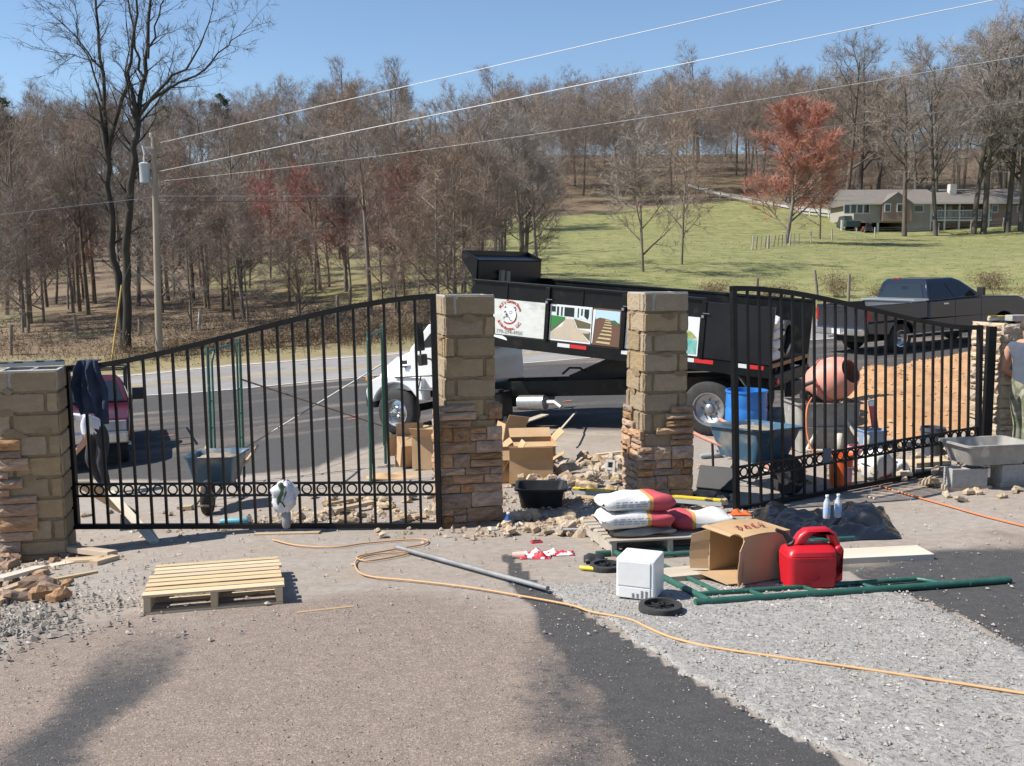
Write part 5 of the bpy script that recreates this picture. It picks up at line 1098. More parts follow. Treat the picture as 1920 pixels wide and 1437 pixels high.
M_GASR = pm('red_can', (.52,.012,.022), (.46,.012,.02), scale=4, rough=.38)
M_WAPP = pm('white_appliance', (.78,.78,.76), (.70,.69,.66), scale=4, rough=.35)
M_YLEV = pm('yellow_level', (.75,.55,.03), (.65,.48,.03), scale=10, rough=.5)
M_CORD = pm('orange_cord', (.60,.33,.14), (.50,.30,.15), scale=4, rough=.6); M_CORD2 = pm('bright_orange_cord', (.70,.20,.07), rough=.6)
def ax3(p00, p10, p01=None):
    """origin, x along p00->p10, returns matrix; z is ground normal guess"""
    x = (p10-p00).normalized(); z = V((0,0,1))
    if p01 is not None: z = x.cross((p01-p00).normalized()).normalized()
    if z.z < 0: z = -z
    return frame(p00, x, z)
def mthing(name, label, cat, M, group=None): return thing(name, label, cat, M=M, group=group)
def spt(px, py, dz=.012): return gp(px, py)+V((0,0,dz))
def smooth_path(pts, k=6):
    out = []; P = [pts[0]]+list(pts)+[pts[-1]]
    for i in range(1, len(P)-2):
        a, b, c, d = P[i-1], P[i], P[i+1], P[i+2]
        for j in range(k):
            t = j/k; out.append(.5*((2*b)+(c-a)*t+(2*a-5*b+4*c-d)*t*t+(3*b-a-3*c+d)*t**3))
    out.append(pts[-1]); return out
def cord(name, label, px, r, mat, k=6, dz=None):
    P = smooth_path([V(gp(*p)) for p in px], k); A = np.array([p[:2] for p in P]); Z = GA(A[:, 0], A[:, 1])+.024+r*.6
    return tag(MB().tube([V((p.x, p.y, z)) for p, z in zip(P, Z)], r, 6).build(name, mat, None, smooth=80), label, 'cord')
def pallet(label, M, L, W, mat, ns=8, hgt_=.125, seed=1):
    q = random.Random(seed); t = mthing('wooden_pallet', label, 'pallet', M)
    for y in (.03, .5, .97): MB().bb((.0 if False else -.0, 0, 0), (.045, W, .095)).build('stringer', mat, t, bevel=.003, loc=((L-.045)*(y-.03)/.94, 0, .018))
    bw = W/ns*.80
    for i in range(ns):
        y = (W-bw)*i/(ns-1); o = MB().bb((-.01,0,0), (L+.01,bw*q.uniform(.85,1.05),.016)).build('slat', mat, t, bevel=.002, loc=(q.gauss(0,.008), y, .1135)); o.rotation_euler = (0,0,q.gauss(0,.006))
    for i in range(4): MB().bb((0,0,0), (L,.09,.016)).build('slat', mat, t, bevel=.002, loc=(0, (W-.09)*i/3, .001))
    return t
def tub(mb, w, d, h, tp=.82, th=.02, r=.06, lip=.03):
    def rr(w_, d_, z, n=3):
        P = []
        for sx, sy, a0 in ((1,1,0),(-1,1,90),(-1,-1,180),(1,-1,270)):
            for k in range(n+1): a = R(a0+90*k/n); P.append(V((sx*(w_/2-r)+r*math.cos(a), sy*(d_/2-r)+r*math.sin(a), z)))
        return P
    mb.loft([rr(w*tp,d*tp,0), rr(w,d,h-.02), rr(w+lip*2,d+lip*2,h-.02), rr(w+lip*2,d+lip*2,h), rr(w-.005,d-.005,h), rr(w*tp-th*2,d*tp-th*2,th)]); return mb
def heap(mb, w, d, z, h, seed=1, n=14):
    q = random.Random(seed)
    mb.grid(n, n, lambda u, v: V(((u-.5)*w, (v-.5)*d, z+h*(max(0, 1-((2*u-1)**2+(2*v-1)**2)*.6))+.02*mnoise.noise(V((u*5+seed, v*5, 1)))))); return mb
def openbox(t, w, d, h, mat, th=.006, flaps=((1,35),(1,50),(1,120),(1,100))):
    MB().bb((-w/2,-d/2,0),(w/2,d/2,th)).build('base', mat, t)
    for s in (1,-1):
        MB().bb((-w/2,s*d/2-th/2,th),(w/2,s*d/2+th/2,h)).build('side', mat, t); MB().bb((s*w/2-th/2,-d/2+th/2,th),(s*w/2+th/2,d/2-th/2,h)).build('side', mat, t)
    for k, (on_, a) in enumerate(flaps):
        if not on_: continue
        s = 1 if k % 2 == 0 else -1; a = R(a)
        if k < 2:
            fl = d*.48; f = lambda u, v: V((w*(u-.5), s*(d/2+fl*v*math.sin(a)*1.0)-0, h+fl*v*math.cos(a)+.01*math.sin(v*3)*(u-.5)))
        else:
            fl = w*.30; f = lambda u, v: V((s*(w/2+fl*v*math.sin(a)), d*(u-.5), h+fl*v*math.cos(a)+.008*math.sin(v*3)))
        MB().grid(4, 4, f).build('flap', mat, t, solid=th)
# ------------------------------------------------------------------ pallets
p00, p10, p11 = spt(269,1158), spt(531,1136), spt(579,1073)
w_ = (p10-p00).length; d_ = (p11-p10).length
pallet('new pale wooden pallet lying alone on the drive at the left', ax3(p00, p10, p00+(p11-p10)), w_, d_, M_PINEW, 8, seed=2)
q00, q10, q01 = spt(1147,1047), spt(1318,1038), spt(1090,1003); qM = ax3(q00, q10, q01)
pallet('grey wooden pallet under the stacked cement bags', qM, max(1.0, (q10-q00).length*1.25), (q01-q00).length, M_GREYW, 7, seed=3)
# ------------------------------------------------------------------ cement bags
M_BAGW = pm('bag_white', (.72,.71,.68), (.62,.60,.56), scale=5, rough=.7, bump=.3, bscale=10); M_BAGR = pm('bag_red', (.55,.075,.095), (.47,.07,.085), scale=5, rough=.7, bump=.3, bscale=10); M_BAGY = pm('bag_stripe', (.55,.30,.08), rough=.7); M_BAGG = pm('bag_grey', (.20,.19,.17), (.27,.255,.23), scale=4, rough=.8)
def cement_bag(label, M, l=.68, w=.42, h=.15, seed=1, kinds=None):
    mb = sack_mb(l, w, h, seed); n = 24
    for fi in range(len(mb.f)):
        v = (fi//n)/18; mb.mi[fi] = 2 if .60 < v <= .655 else (1 if v > .655 else 0)
    if kinds == 'grey': mb.mi = [3]*len(mb.f)
    o = mb.build('cement_bag', [M_BAGW, M_BAGR, M_BAGY, M_BAGG], None, smooth=75); o.matrix_world = M; return tag(o, label, 'bag', 'cement bags on the pallet')
bx = qM @ Matrix.Translation((.26,.27,.135)); 
cement_bag('grey cement bag lying lowest on the grey pallet', bx @ Matrix.Translation((.05,0,0)), .56, .42, .07, 3, 'grey')
cement_bag('white and red cement bag, lower one of the two stacked', bx @ Matrix.Translation((.0,-.01,.06)) @ Matrix.Rotation(R(-1), 4, 'Z'), .64, .42, .15, 4)
cement_bag('white and red cement bag on top of the stack', bx @ Matrix.Translation((.02,.02,.195)) @ Matrix.Rotation(R(1.5), 4, 'Z'), .64, .41, .15, 5)
cement_bag('red and white cement bag lying behind the open carton', bx @ Matrix.Translation((.62,.12,.0)) @ Matrix.Rotation(R(172), 4, 'Z'), .56, .40, .15, 6)
bp_ = bx @ V((.02,-.2,.25))
for nm_, zc in (('cement_bag.001', .09), ('cement_bag.002', .09)):
    bo = bpy.data.objects.get(nm_)
    if bo is None: continue
    q_ = random.Random(len(nm_))
    for r_ in range(3):
        x0 = -.22
        while x0 < .06:
            l_ = q_.uniform(.02,.06); MB().bb((x0,-.211,zc-.038+.020*r_),(x0+l_,-.2085,zc-.031+.020*r_)).build('print_mark', pm('grey_print', (.30,.31,.36), rough=.7), bo); x0 += l_+.015
# ------------------------------------------------------------------ spirit levels
def level(label, a, b, w=.028, h=.06, edge=None):
    L = (b-a).length; t = mthing('spirit_level', label, 'level', frame(a, b-a))
    MB().bb((0,-w/2,.0),(L,w/2,h*.72)).build('rail', pm('level_grey', (.42,.42,.40), rough=.5), t, bevel=.002); MB().bb((.01,-w/2-.004,h*.722),(L-.01,w/2+.004,h)).build('top_edge', edge or M_YLEV, t, bevel=.002)
    for f in (.08,.30,.62,.92): MB().bb((L*f-.04,-w/2-.006,h*.74),(L*f+.04,-w/2-.003,h*.95)).bb((L*f-.035,-.008,h),(L*f+.035,.008,h+.002)).build('vial', M_BLKR, t)
a, b = gp(1073,948), gp(1354,968); level('yellow spirit level lying behind the cement bags', a+V((0,0,.13)), b+V((0,0,.10)), .05, .07)
# ------------------------------------------------------------------ carton, fuel can, oven, castors
cp = spt(1408,1100); ct = thing('open_carton', 'open brown carton lying on its side on the scaffold frame', 'box', cp+V((.03,.20,.02)), R(28))
w_, d_, h_ = .43, .37, .34; th = .006
MB().bb((-w_/2,-d_/2,0),(w_/2,d_/2,th)).build('side', M_CARD, ct); MB().bb((-w_/2,-d_/2,th),(w_/2,-d_/2+th,h_)).build('side', M_CARD, ct); MB().bb((-w_/2,d_/2-th,th),(w_/2,d_/2,h_)).build('side', M_CARD, ct); MB().bb((w_/2-th,-d_/2+th,th),(w_/2,d_/2-th,h_)).build('side', M_CARD, ct)
MB().grid(6, 4, lambda u, v: V((-w_/2+w_*u, -d_/2+d_*v, h_+.012*math.sin(u*4)+.01*(v-.5)))).build('side', M_CARD, ct, solid=th)
for (A, B, n_) in (((-d_/2,.01),(-d_/2,h_),-1), ((d_/2,.01),(d_/2,h_),1)):
    MB().grid(4, 4, lambda u, v: V((-w_/2-.11*u, A[0]+n_*.08*u+.01*math.sin(v*5), .02+(h_-.04)*v*(1-.15*u)))).build('flap', M_CARD, ct, solid=th)
MB().grid(4, 4, lambda u, v: V((-w_/2-.10*u, -d_/2+.03+(d_-.06)*v, h_+.07*u-.06*u*u))).build('flap', M_CARD, ct, solid=th); MB().grid(4, 4, lambda u, v: V((-w_/2-.12*u, -d_/2+.02+(d_-.04)*v, .005+.01*u))).build('flap', M_CARD, ct, solid=th)
mb = MB(); qq = random.Random(4)
for k in range(4):
    x0 = -.12+.07*k; pts = [V((x0+.05*math.sin(j*1.9+k)*.6, -.02+.05*math.cos(j*1.5+k), h_+.02)) for j in range(6)]
    for p0, p1 in zip(pts, pts[1:]): d0 = (p1-p0); n0 = V((-d0.y, d0.x, 0)).normalized()*.005; mb.add([p0-n0, p1-n0, p1+n0, p0+n0], [(0,1,2,3)])
mb.build('red_marking', pm('red_ink', (.35,.05,.05), rough=.8), ct)
MB().bb((.10,-d_/2-.002,.12),(.115,-d_/2-.0005,.20)).build('hand_hole', pm('hole_dark', (.16,.10,.05), rough=.9), ct)
gp_ = spt(1530,1110); GC = thing('fuel_can', 'red plastic fuel can with black spout on the gravel', 'fuel can', gp_+V((0,.12,0)), R(4))
def rrect(w, d, z, r=.05, n=4, cx=0):
    P = []
    for sx, sy, a0 in ((1,1,0),(-1,1,90),(-1,-1,180),(1,-1,270)):
        for k in range(n+1): a = R(a0+90*k/n); P.append(V((cx+sx*(w/2-r)+r*math.cos(a), sy*(d/2-r)+r*math.sin(a), z)))
    return P
MB().loft([rrect(.30,.20,.0,cx=-.03), rrect(.345,.245,.02,cx=-.03), rrect(.352,.25,.225,cx=-.03), rrect(.338,.238,.23,cx=-.03), rrect(.345,.245,.235,cx=-.03), rrect(.335,.235,.262,cx=-.025), rrect(.30,.17,.285,cx=-.015), rrect(.25,.11,.298,r=.04,cx=-.01)]).build('body', M_GASR, GC, smooth=40)
MB().prism([(-.15,.29),(-.10,.37),(-.055,.405),(.10,.41),(.155,.375),(.185,.31),(.19,.25),(.145,.25),(.13,.31),(.105,.345),(.09,.372),(-.03,.37),(-.04,.335),(-.08,.30)], -.05, .05, XZ).build('handle', M_GASR, GC, bevel=.018, smooth=60)
MB().prism([(.13,.03),(.20,.04),(.205,.26),(.18,.30),(.14,.28),(.15,.235),(.178,.23),(.178,.115),(.15,.105),(.13,.10)], -.07, .07, XZ).build('side_grip', M_GASR, GC, bevel=.015, smooth=60)
MB().lathe([(.035,0),(.035,.035),(.028,.04)], 14, (-.135,0,.285), (-.6,0,.8)).tube([(-.16,0,.32),(-.20,0,.375),(-.26,.0,.40)], [.02,.016,.012], 10).build('spout', M_BLKR, GC, smooth=50)
mb = MB(); put_text(mb, "GASOLINE", .045, lambda x, y: (-.03+x, -.1265, .195+y)); mb.lathe([(.03,0),(.03,.0015),(.024,.0015),(.024,0)], 20, (-.02,-.1265,.09), (0,-1,0), cap=False); mb.build('embossing', pm('red_emboss', (.40,.010,.018), rough=.4), GC)
o0, o1, o2 = spt(1157,1134), spt(1230,1131), spt(1251,1104); dd = (o2-o1).normalized(); xx = (o1-o0).normalized()
MO = mthing('small_oven', 'small white boxy appliance standing on the ground', 'oven', frame(o0+V((0,.08,0)), V((math.cos(R(22)),-math.sin(R(22)),0)))); W0, D0, H0 = (o1-o0).length, .26, .285
MB().bb((0,0,.012),(W0,D0,H0)).build('housing', M_WAPP, MO, bevel=.012); MB().bb((.012,-.006,.10),(W0-.03,0.0,H0-.02)).build('front_panel', M_WAPP, MO, bevel=.004); MB().bb((.02,-.005,.02),(W0-.03,0.0,.092)).build('lower_panel', M_WAPP, MO, bevel=.003)
vm = MB().bb((0,-.002,0),(.016,.0,.005)).mesh('vent_slot', pm('slot_dark', (.10,.10,.10), rough=.7))
for cidx, rows in enumerate((3,3,5,5)):
    for r_ in range(rows): o = link('vent_slot', vm, MO); o.location = (W0*.42+cidx*.030, -.0055, .028+r_*.0105)
for x in (.03, W0-.03): MB().lathe([(.012,0),(.012,.014)], 8, (x,.03,0)).build('foot', M_BLKR, MO)
def castor(label, px, py, r, tilt=(0,0)):
    p = spt(px, py); t = thing('barrow_wheel', label, 'wheel', p, .5); t.rotation_euler = (tilt[0], tilt[1], .5); w = r*.42
    MB().lathe([(r*.74,.0),(r*.97,.004),(r,.02),(r,w-.02),(r*.97,w-.004),(r*.74,w),(r*.74,w*.4)], 32, cap=False).build('tyre', M_TYRE, t, smooth=45)
    hb = MB().lathe([(r*.18,w*.1),(r*.18,w*1.0),(r*.10,w*1.02),(r*.10,w*.6)], 14); hb.build('hub', M_BLKR, t, smooth=40)
    for k in range(8): a = k*math.pi/4; MB().bar((r*.15*math.cos(a), r*.15*math.sin(a), w*.45), (r*.77*math.cos(a), r*.77*math.sin(a), w*.45), r*.10, w*.5).build('spoke', M_BLKR, t)
castor('black spoked wheel lying on the gravel in front of the white appliance', 1238, 1152, .138); castor('black spoked wheel lying half behind the white appliance', 1136, 1072, .125)
tag(MB().tube([gp(1088,1073)+V((0,0,.035)), gp(1121,1076)+V((0,0,.035))], .017, 8).build('yellow_stick', M_YLEV, None, smooth=60), 'short yellow tool handle on the ground beside the black wheel', 'handle')
tag(MB().grid(8, 6, lambda u, v: gp(1095+38*u, 1062-12*v)+V((0,0,.03+.05*math.sin(u*3.1)*math.sin(v*3.1)+.012*math.sin(u*9)))).build('black_rag', M_BLKR, None, smooth=80, solid=.01), 'crumpled black rag beside the left black wheel', 'rag')
# ------------------------------------------------------------------ scaffold frame lying on the ground
fa, fb, fc = gp(1303,1140), gp(1890,1097), gp(1226,1040); L_ = (fb-fa).length; ex = (fb-fa).normalized(); ey = (fc-fa); Wd = 1.5; ey = (ey-ex*ey.dot(ex)).normalized()
FM = frame(fa+V((0,0,.035)), ex, ex.cross(ey)); SF = mthing('scaffold_ladder', 'green scaffold end frame lying flat on the gravel', 'scaffold frame', FM)
Wd = (fc-fa).dot(ey); r = .024
MB().tube([(0,0,0),(L_,0,0)], r, 10).tube([(L_-.12,0,0),(L_+.02,0,0)], r*.8, 8).build('leg', M_GRN, SF, smooth=60); MB().tube([(-.1,Wd,0),(L_-.1,Wd,0)], r, 10).build('leg', M_GRN, SF, smooth=60)
MB().tube([(.10,0,.005),(.06,Wd,.005)], r*.95, 10).build('crossbar', M_GRN, SF, smooth=60); MB().tube([(.27,.20,-.004),(.24,Wd-.2,-.004)], r*.8, 8).build('crossbar', M_GRN, SF, smooth=60)
for y0, s in ((0,1),(Wd,-1)):
    MB().tube(smooth_path([V((.1,y0+s*.21,0)), V((.5,y0+s*.21,0)), V((L_*.70,y0+s*.21,0)), V((L_*.755,y0+s*.19,0)), V((L_*.775,y0+s*.10,0)), V((L_*.78,y0,0))], 4), r*.75, 8).build('inner_rail', M_GRN, SF, smooth=60)
    for f in (.22,.39,.57): MB().tube([(L_*f,y0,0),(L_*f-.03,y0+s*.21,0)], r*.55, 6).build('rung', M_GRN, SF, smooth=60)
def plank(label, a, b, w, h, mat, name='wood_plank', up=None, cat='plank', group=None):
    a, b = V(a), V(b); return tag(MB().bb((0,-w/2,0),((b-a).length,w/2,h)).build(name, mat, None, bevel=.003), label, cat, group)
def lay(label, p0, p1, w, h, mat, name='wood_plank', cat='plank', dz=(.012,.012), group=None):
    a, b = gp(*p0)+V((0,0,dz[0])), gp(*p1)+V((0,0,dz[1])); o = plank(label, a, b, w, h, mat, name, cat=cat, group=group); o.matrix_world = frame(a, b-a); return o
M_PALEB = pm('pale_board_wood', (.50,.43,.33), (.60,.54,.44), scale=4, rough=.85, stretch=(.15,1,1))
lay('long pale board lying under the scaffold frame behind the fuel can', (1400,1062), (1735,1046), .26, .055, M_PALEB); lay('short grey board end between white appliance and carton', (1240,1090), (1345,1080), .22, .05, M_GREYW)
# ------------------------------------------------------------------ black plastic sheet, bottles, bits
tp0, tp1, tp2 = gp(1398,1022), gp(1690,1014), gp(1405,965); tx, ty = (tp1-tp0), (tp2-tp0)
def tarp(u, v):
    p = tp0+tx*u+ty*v+V((.06*mnoise.noise(V((u*4, v*3, 1))), .08*mnoise.noise(V((u*4, v*3, 5))), 0)); e = min(1, 7*min(u, 1-u, v*.9, 1-v))
    h = .075*math.exp(-((u-.22)/.17)**2-((v-.75)/.35)**2)+.095*math.exp(-((u-.80)/.15)**2-((v-.5)/.4)**2)+.035
    h += .12*(.5-abs(mnoise.noise(V((u*5+v*2.2, v*3.2, 2)))))**1.0+.07*(.5-abs(mnoise.noise(V((u*8-v*4, v*4, 3)))))-.04; z = G(p.x, p.y)+.02+max(.0, h)*max(0, e); return V((p.x, p.y, z))
tag(MB().grid(110, 56, tarp).build('plastic_sheet', pm('black_plastic_film', (.008,.008,.009), rough=.2, spec=.8), None, smooth=100), 'crumpled black plastic sheet heaped behind the fuel can', 'sheet')
M_PET = pm('clear_bottle', (.80,.85,.90), rough=.12, trans=.45)
for px, py, lb in ((1549,996,'left clear water bottle lying on the black plastic sheet'),(1570,994,'right clear water bottle standing on the black plastic sheet')):
    p = gp(px, py); k = V((p.x, p.y, p.z+.12)); t = thing('water_bottle', lb, 'bottle', k, 0, 'water bottles on the sheet')
    MB().lathe([(.030,0),(.033,.01),(.033,.13),(.028,.15),(.013,.185),(.013,.20)], 14).build('bottle_body', M_PET, t, smooth=50); MB().lathe([(.016,.20),(.016,.215)], 12).build('cap', M_PRW, t); MB().lathe([(.0335,.05),(.0335,.10)], 14, cap=False).build('wrap', pm('bottle_wrap', (.35,.5,.75), rough=.4), t)
a, b = gp(1362,983)+V((0,0,.06)), gp(1398,1003)+V((0,0,.05)); t = mthing('paper_roll', 'white roll with a black band beside the plastic sheet', 'roll', frame(a, b-a)); LL = (b-a).length
MB().lathe([(.04,0),(.04,LL)], 14, axis=(1,0,0)).build('sleeve', M_PRW, t, smooth=40); MB().lathe([(.042,LL*.35),(.042,LL*.6)], 14, axis=(1,0,0)).build('band', M_BLKR, t, smooth=40)
def crumple(name, label, cat, px, py, w, d, h, mat, seed=1, n=14, dz=.02):
    p = gp(px, py); q = random.Random(seed); ph = q.random()*9
    def fn(u, v):
        e = min(1, 5*min(u, 1-u, v, 1-v)); x = (u-.5)*w*(1+.25*mnoise.noise(V((u*3+ph, v*3, 0)))); y = (v-.5)*d*(1+.25*mnoise.noise(V((u*3, v*3+ph, 4))))
        return V((x, y, dz+h*max(0, .35+.9*mnoise.noise(V((u*3.5+ph, v*3.5, 7)))+.35*mnoise.noise(V((u*9, v*9, ph))))*e+.004))
    mb = MB().grid(n, n, fn)
    if isinstance(mat, list): mb.mi = [0 if mnoise.noise(V(((f % n)/n*2.5+ph, (f//n)/n*2.5, 3))) > -.05 else 1 for f in range(len(mb.f))]
    o = mb.build(name, mat, None, smooth=60, solid=.004, loc=p); return tag(o, label, cat)
M_PKR = pm('packet_red', (.55,.03,.05), rough=.35); M_PKW = pm('packet_white', (.75,.72,.70), rough=.4)
crumple('snack_packet', 'crumpled red and white packet on the dirt before the left pillar of stone', 'packet', 1005, 1048, .24, .18, .08, [M_PKR, M_PKW], 5); crumple('paper_wrapper', 'flat pale wrapper lying beside the red packet', 'wrapper', 1050, 1043, .22, .14, .04, [M_PKW, M_PKR], 8)
t = thing('mobile_phone', 'small dark phone lying on the red packet', 'phone', gp(1006,1040)+V((0,0,.10)), .3); MB().bb((-.05,-.03,0),(.05,.03,.018)).build('case', M_PKR, t, bevel=.006); MB().bb((-.035,-.022,.0185),(.035,.022,.020)).build('screen', M_BLKR, t)
t = thing('paper_cup', 'crumpled paper cup lying left of the red packet', 'cup', gp(972,1050)+V((0,0,.035)), .3); MB().lathe([(.028,-.05),(.038,.05),(.036,.05),(.026,-.045)], 14, axis=(1,-.3,0), cap=False).build('cup_wall', pm('cup_pink', (.62,.40,.33), rough=.7), t, smooth=50)
crumple('orange_net', 'scrap of orange netting at the foot of the right gate', 'netting', 1385, 968, .22, .14, .05, M_ORNG, 9)
# ------------------------------------------------------------------ pipe and cords
a, b = gp(745,1037)+V((0,0,.05)), gp(1027,1117)+V((0,0,.05)); tag(MB().tube([a, a.lerp(b,.5), b], .018, 10).build('steel_pipe', M_GALV, None, smooth=50), 'grey steel pipe lying across the dirt in front of the gate', 'pipe')
a, b = gp(1035,1008)+V((0,0,.07)), gp(1140,1010)+V((0,0,.09)); tag(MB().tube([a, b], .014, 8).build('steel_rod', M_GALV, None, smooth=50), 'thin grey rod lying left of the cement bags', 'rod')
cord('extension_cord', 'long tan extension cord winding over the drive to the right edge', [(512,1018),(560,1029),(630,1032),(690,1024),(790,1017),(796,1026),(740,1036),(672,1050),(690,1058),(750,1048),(765,1042),(700,1046),(668,1058),(672,1078),(700,1089),(780,1097),(880,1109),(980,1126),(1070,1143),(1110,1156),(1180,1170),(1215,1186),(1260,1205),(1340,1224),(1480,1245),(1600,1262),(1750,1285),(1960,1318)], .0075, M_CORD)
cord('extension_cord', 'bright orange cord on the ground below the pale right pillar', [(1645,915),(1700,932),(1770,952),(1850,975),(1960,1002)], .008, M_CORD2)
# ------------------------------------------------------------------ timber and stone scraps
for lb, p0, p1, w, h, m, dz in (('dark split board lying against the foot of the left pillar', (112,1042), (212,1050), .10, .05, M_OLDW, (.06,.03)), ('flat brown board under the split board by the left pillar', (122,1058), (188,1054), .12, .025, M_OLDW, (.02,.02)), ('short thick board end right of the left pillar boards', (175,1064), (217,1052), .09, .045, M_OLDW, (.012,.012)), ('pale board on the rubble at the left picture edge', (-6,1112), (78,1080), .12, .03, M_PALEB, (.09,.06)), ('brown board below the pale one at the left edge', (-5,1128), (72,1094), .08, .03, M_OLDW, (.05,.03)), ('thin yellow wooden strip left of the new pallet', (40,1108), (182,1077), .035, .02, M_PINEW, (.03,.012)), ('stubby board at the lowest left edge of the rubble', (-10,1142), (42,1118), .09, .04, M_OLDW, (.02,.02)), ('flat board flake between pillar and thin strip', (96,1066), (148,1056), .10, .02, M_PALEB, (.012,.012)), ('thin bark strip lying right of the new pallet', (556,1153), (665,1141), .03, .012, M_OLDW, (.006,.006)), ('short board under the left gate rail', (478,1006), (600,1003), .07, .02, M_OLDW, (.012,.012)), ('flat board lying under the right gate', (1632,937), (1735,915), .10, .02, M_OLDW, (.012,.012))):
    lay(lb, p0, p1, w, h, m, dz=dz)
a, b = gp(290,1022)+V((0,0,.01)), at(205,925,10.9); tag(plank('x', a, b, .09, .03, M_PALEB), 'pale board leaning through the left gate near the pillar', 'plank').matrix_world = frame(a, b-a)
a, b = gp(240,965)+V((0,0,.02)), at(150,905,10.8); tag(plank('x', a, b, .22, .02, M_OLDW), 'wide dark board behind the left end of the gate', 'plank').matrix_world = frame(a, b-a)
def strew(n, pxr, pyr, label, group, seed, s=(.05,.13), protos=STONESP, pile=0):
    q = random.Random(seed)
    for _ in range(n):
        px, py = q.uniform(*pxr), q.uniform(*pyr); p = gp(px, py); k = q.uniform(*s)
        o = link('stone_offcut', q.choice(protos), None); o.scale = (k*q.uniform(.9,1.9), k*q.uniform(.35,.7), k*q.uniform(.6,1.0)); hz_ = o.scale[1]*.45
        o.location = p+V((0,0,hz_+pile*q.random())); o.rotation_euler = (-math.pi/2+q.gauss(0,.3), q.gauss(0,.3), q.random()*6.28); tag(o, label, 'stone', group)
strew(60, (520,826), (935,984), 'loose pale stone offcut behind the left gate near the stone pillar', 'stone offcuts behind the left gate', 1)
strew(80, (965,1168), (872,922), 'loose pale stone offcut heaped between the two tall pillars', 'stone offcuts between the tall pillars', 2, (.06,.15), pile=.10)
strew(35, (945,1140), (975,1015), 'loose stone offcut lying in front of the black tub', 'stone offcuts in front of the black tub', 3, (.05,.14))
strew(50, (1600,1830), (842,905), 'loose pale stone offcut behind the right gate', 'stone offcuts behind the right gate', 4, (.06,.14), pile=.05)
strew(12, (1300,1372), (915,962), 'loose stone offcut between right tall pillar and gate', 'stone offcuts by the right gate post', 5, (.05,.13))
strew(10, (1725,1918), (895,945), 'loose stone lying in front of the pale right pillar', 'stones before the pale right pillar', 6, (.06,.13))
strew(26, (-20,130), (1030,1135), 'rough stone in the rubble at the foot of the left pillar', 'stones at the foot of the left pillar', 7, (.06,.17), STONES)
strew(16, (160,520), (950,985), 'small stone behind the left half of the left gate', 'stones behind the left gate', 8, (.03,.08))
strew(5, (690,860), (985,1012), 'flat stone on the dirt under the right end of the left gate', 'flat stones under the left gate', 9, (.05,.11))
# ------------------------------------------------------------------ tubs, barrows, mixer, barrel
p = gp(1016,958); t = thing('mixing_tub', 'black plastic mixing tub on the ground between the tall pillars', 'tub', p+V((0,.22,.01)), R(-3)); tub(MB(), .50, .44, .22, .84).build('tub_body', M_BLACKTUB, t, smooth=40)
p = gp(1872,925); t = thing('mixing_tub', 'grey mortar tub set on blocks before the pale right pillar', 'tub', p+V((.02,.35,.27)), R(12)); tub(MB(), .78, .50, .22, .82).build('tub_body', M_GREYTUB, t, smooth=40); tag(heap(MB(), .62, .36, 0, .06, 3).build('mortar_heap', M_MORTAR, None, smooth=60, loc=p+V((.02,.35,.35)), rot=(0,0,R(12))), 'brown mortar lying in the grey tub by the right pillar', 'mortar')
def hollow_block(label, M, mat=M_CMU, w=.39, d=.19, h=.19):
    t = mthing('hollow_block', label, 'block', M); e = .03
    mb = MB().bb((0,0,0),(w,e,h)).bb((0,d-e,0),(w,d,h-.001))
    for x in (0, w/2-e/2, w-e): mb.bb((x,e,0),(x+e,d-e,h-.002))
    mb.build('block_body', mat, t, bevel=.003)
q0 = gp(1800,905)
for k, (dx, dy, rz, lb) in enumerate(((0,.25,5,'hollow concrete block holding up the left end of the grey tub'),(.55,.30,12,'hollow concrete block holding up the right end of the grey tub'))):
    b = on(p.x-.42+dx, p.y+dy-.10); hollow_block(lb, Matrix.Translation(b) @ Matrix.Rotation(R(rz), 4, 'Z') @ Matrix.Translation((0,0,.06)) @ Matrix.Rotation(R(0), 4, 'X'))
    tag(MB().bb((-.02,0,-.05),(.45,.30,.06)).build('stone_slab', M_VENP, None, bevel=.01, loc=b, rot=(0,0,R(rz))), ['flat stone slab under the left block of the grey tub','flat stone slab under the right block of the grey tub'][k], 'slab')
p = gp(1556,852); t = thing('mortar_trough', 'large grey mortar trough standing below the pink mixer drum', 'trough', p+V((0,.42,0)), R(6)); tub(MB(), .86, .60, .66, .88, .03, .05, .03).build('trough_body', M_GREYTUB, t, smooth=40); MB().bb((-.42,-.31,.30),(.42,-.295,.34)).build('trough_rib', M_GREYTUB, t)
tag(heap(MB(), .74, .46, 0, .05, 6).build('mortar_heap', M_MORTAR, None, smooth=60, loc=p+V((0,.42,.52)), rot=(0,0,R(6))), 'mortar in the large grey trough under the mixer', 'mortar')
# concrete mixer
M_PINKD = pm('pink_drum', (.56,.20,.15), (.62,.30,.23), scale=2.2, rough=.6, third=(.62,.46,.36), tscale=3, tcut=.55, twidth=.2); M_DUSTS = pm('cement_dusted_steel', (.55,.50,.42), (.44,.39,.32), scale=8, rough=.9)
mc = at(1561,712,13.3); base = on(mc.x, mc.y); MX = thing('concrete_mixer', 'pink drummed concrete mixer standing behind the right gate', 'mixer', base); c = mc-base; ax = V((.52,-.74,.42)).normalized()
MB().lathe([(.02,-.34),(.17,-.335),(.26,-.24),(.295,-.10),(.30,.0),(.285,.10),(.24,.22),(.185,.30),(.175,.315),(.16,.31),(.21,.20),(.25,.05),(.24,-.15),(.02,-.28)], 30, c, ax, cap=False).build('drum', M_PINKD, MX, smooth=45)
MB().lathe([(.308,-.02),(.318,-.012),(.318,.012),(.308,.02)], 30, c-ax*.04, ax, cap=False).build('drum_ring', pm('pink_ring', (.50,.16,.13), rough=.6), MX, smooth=45)
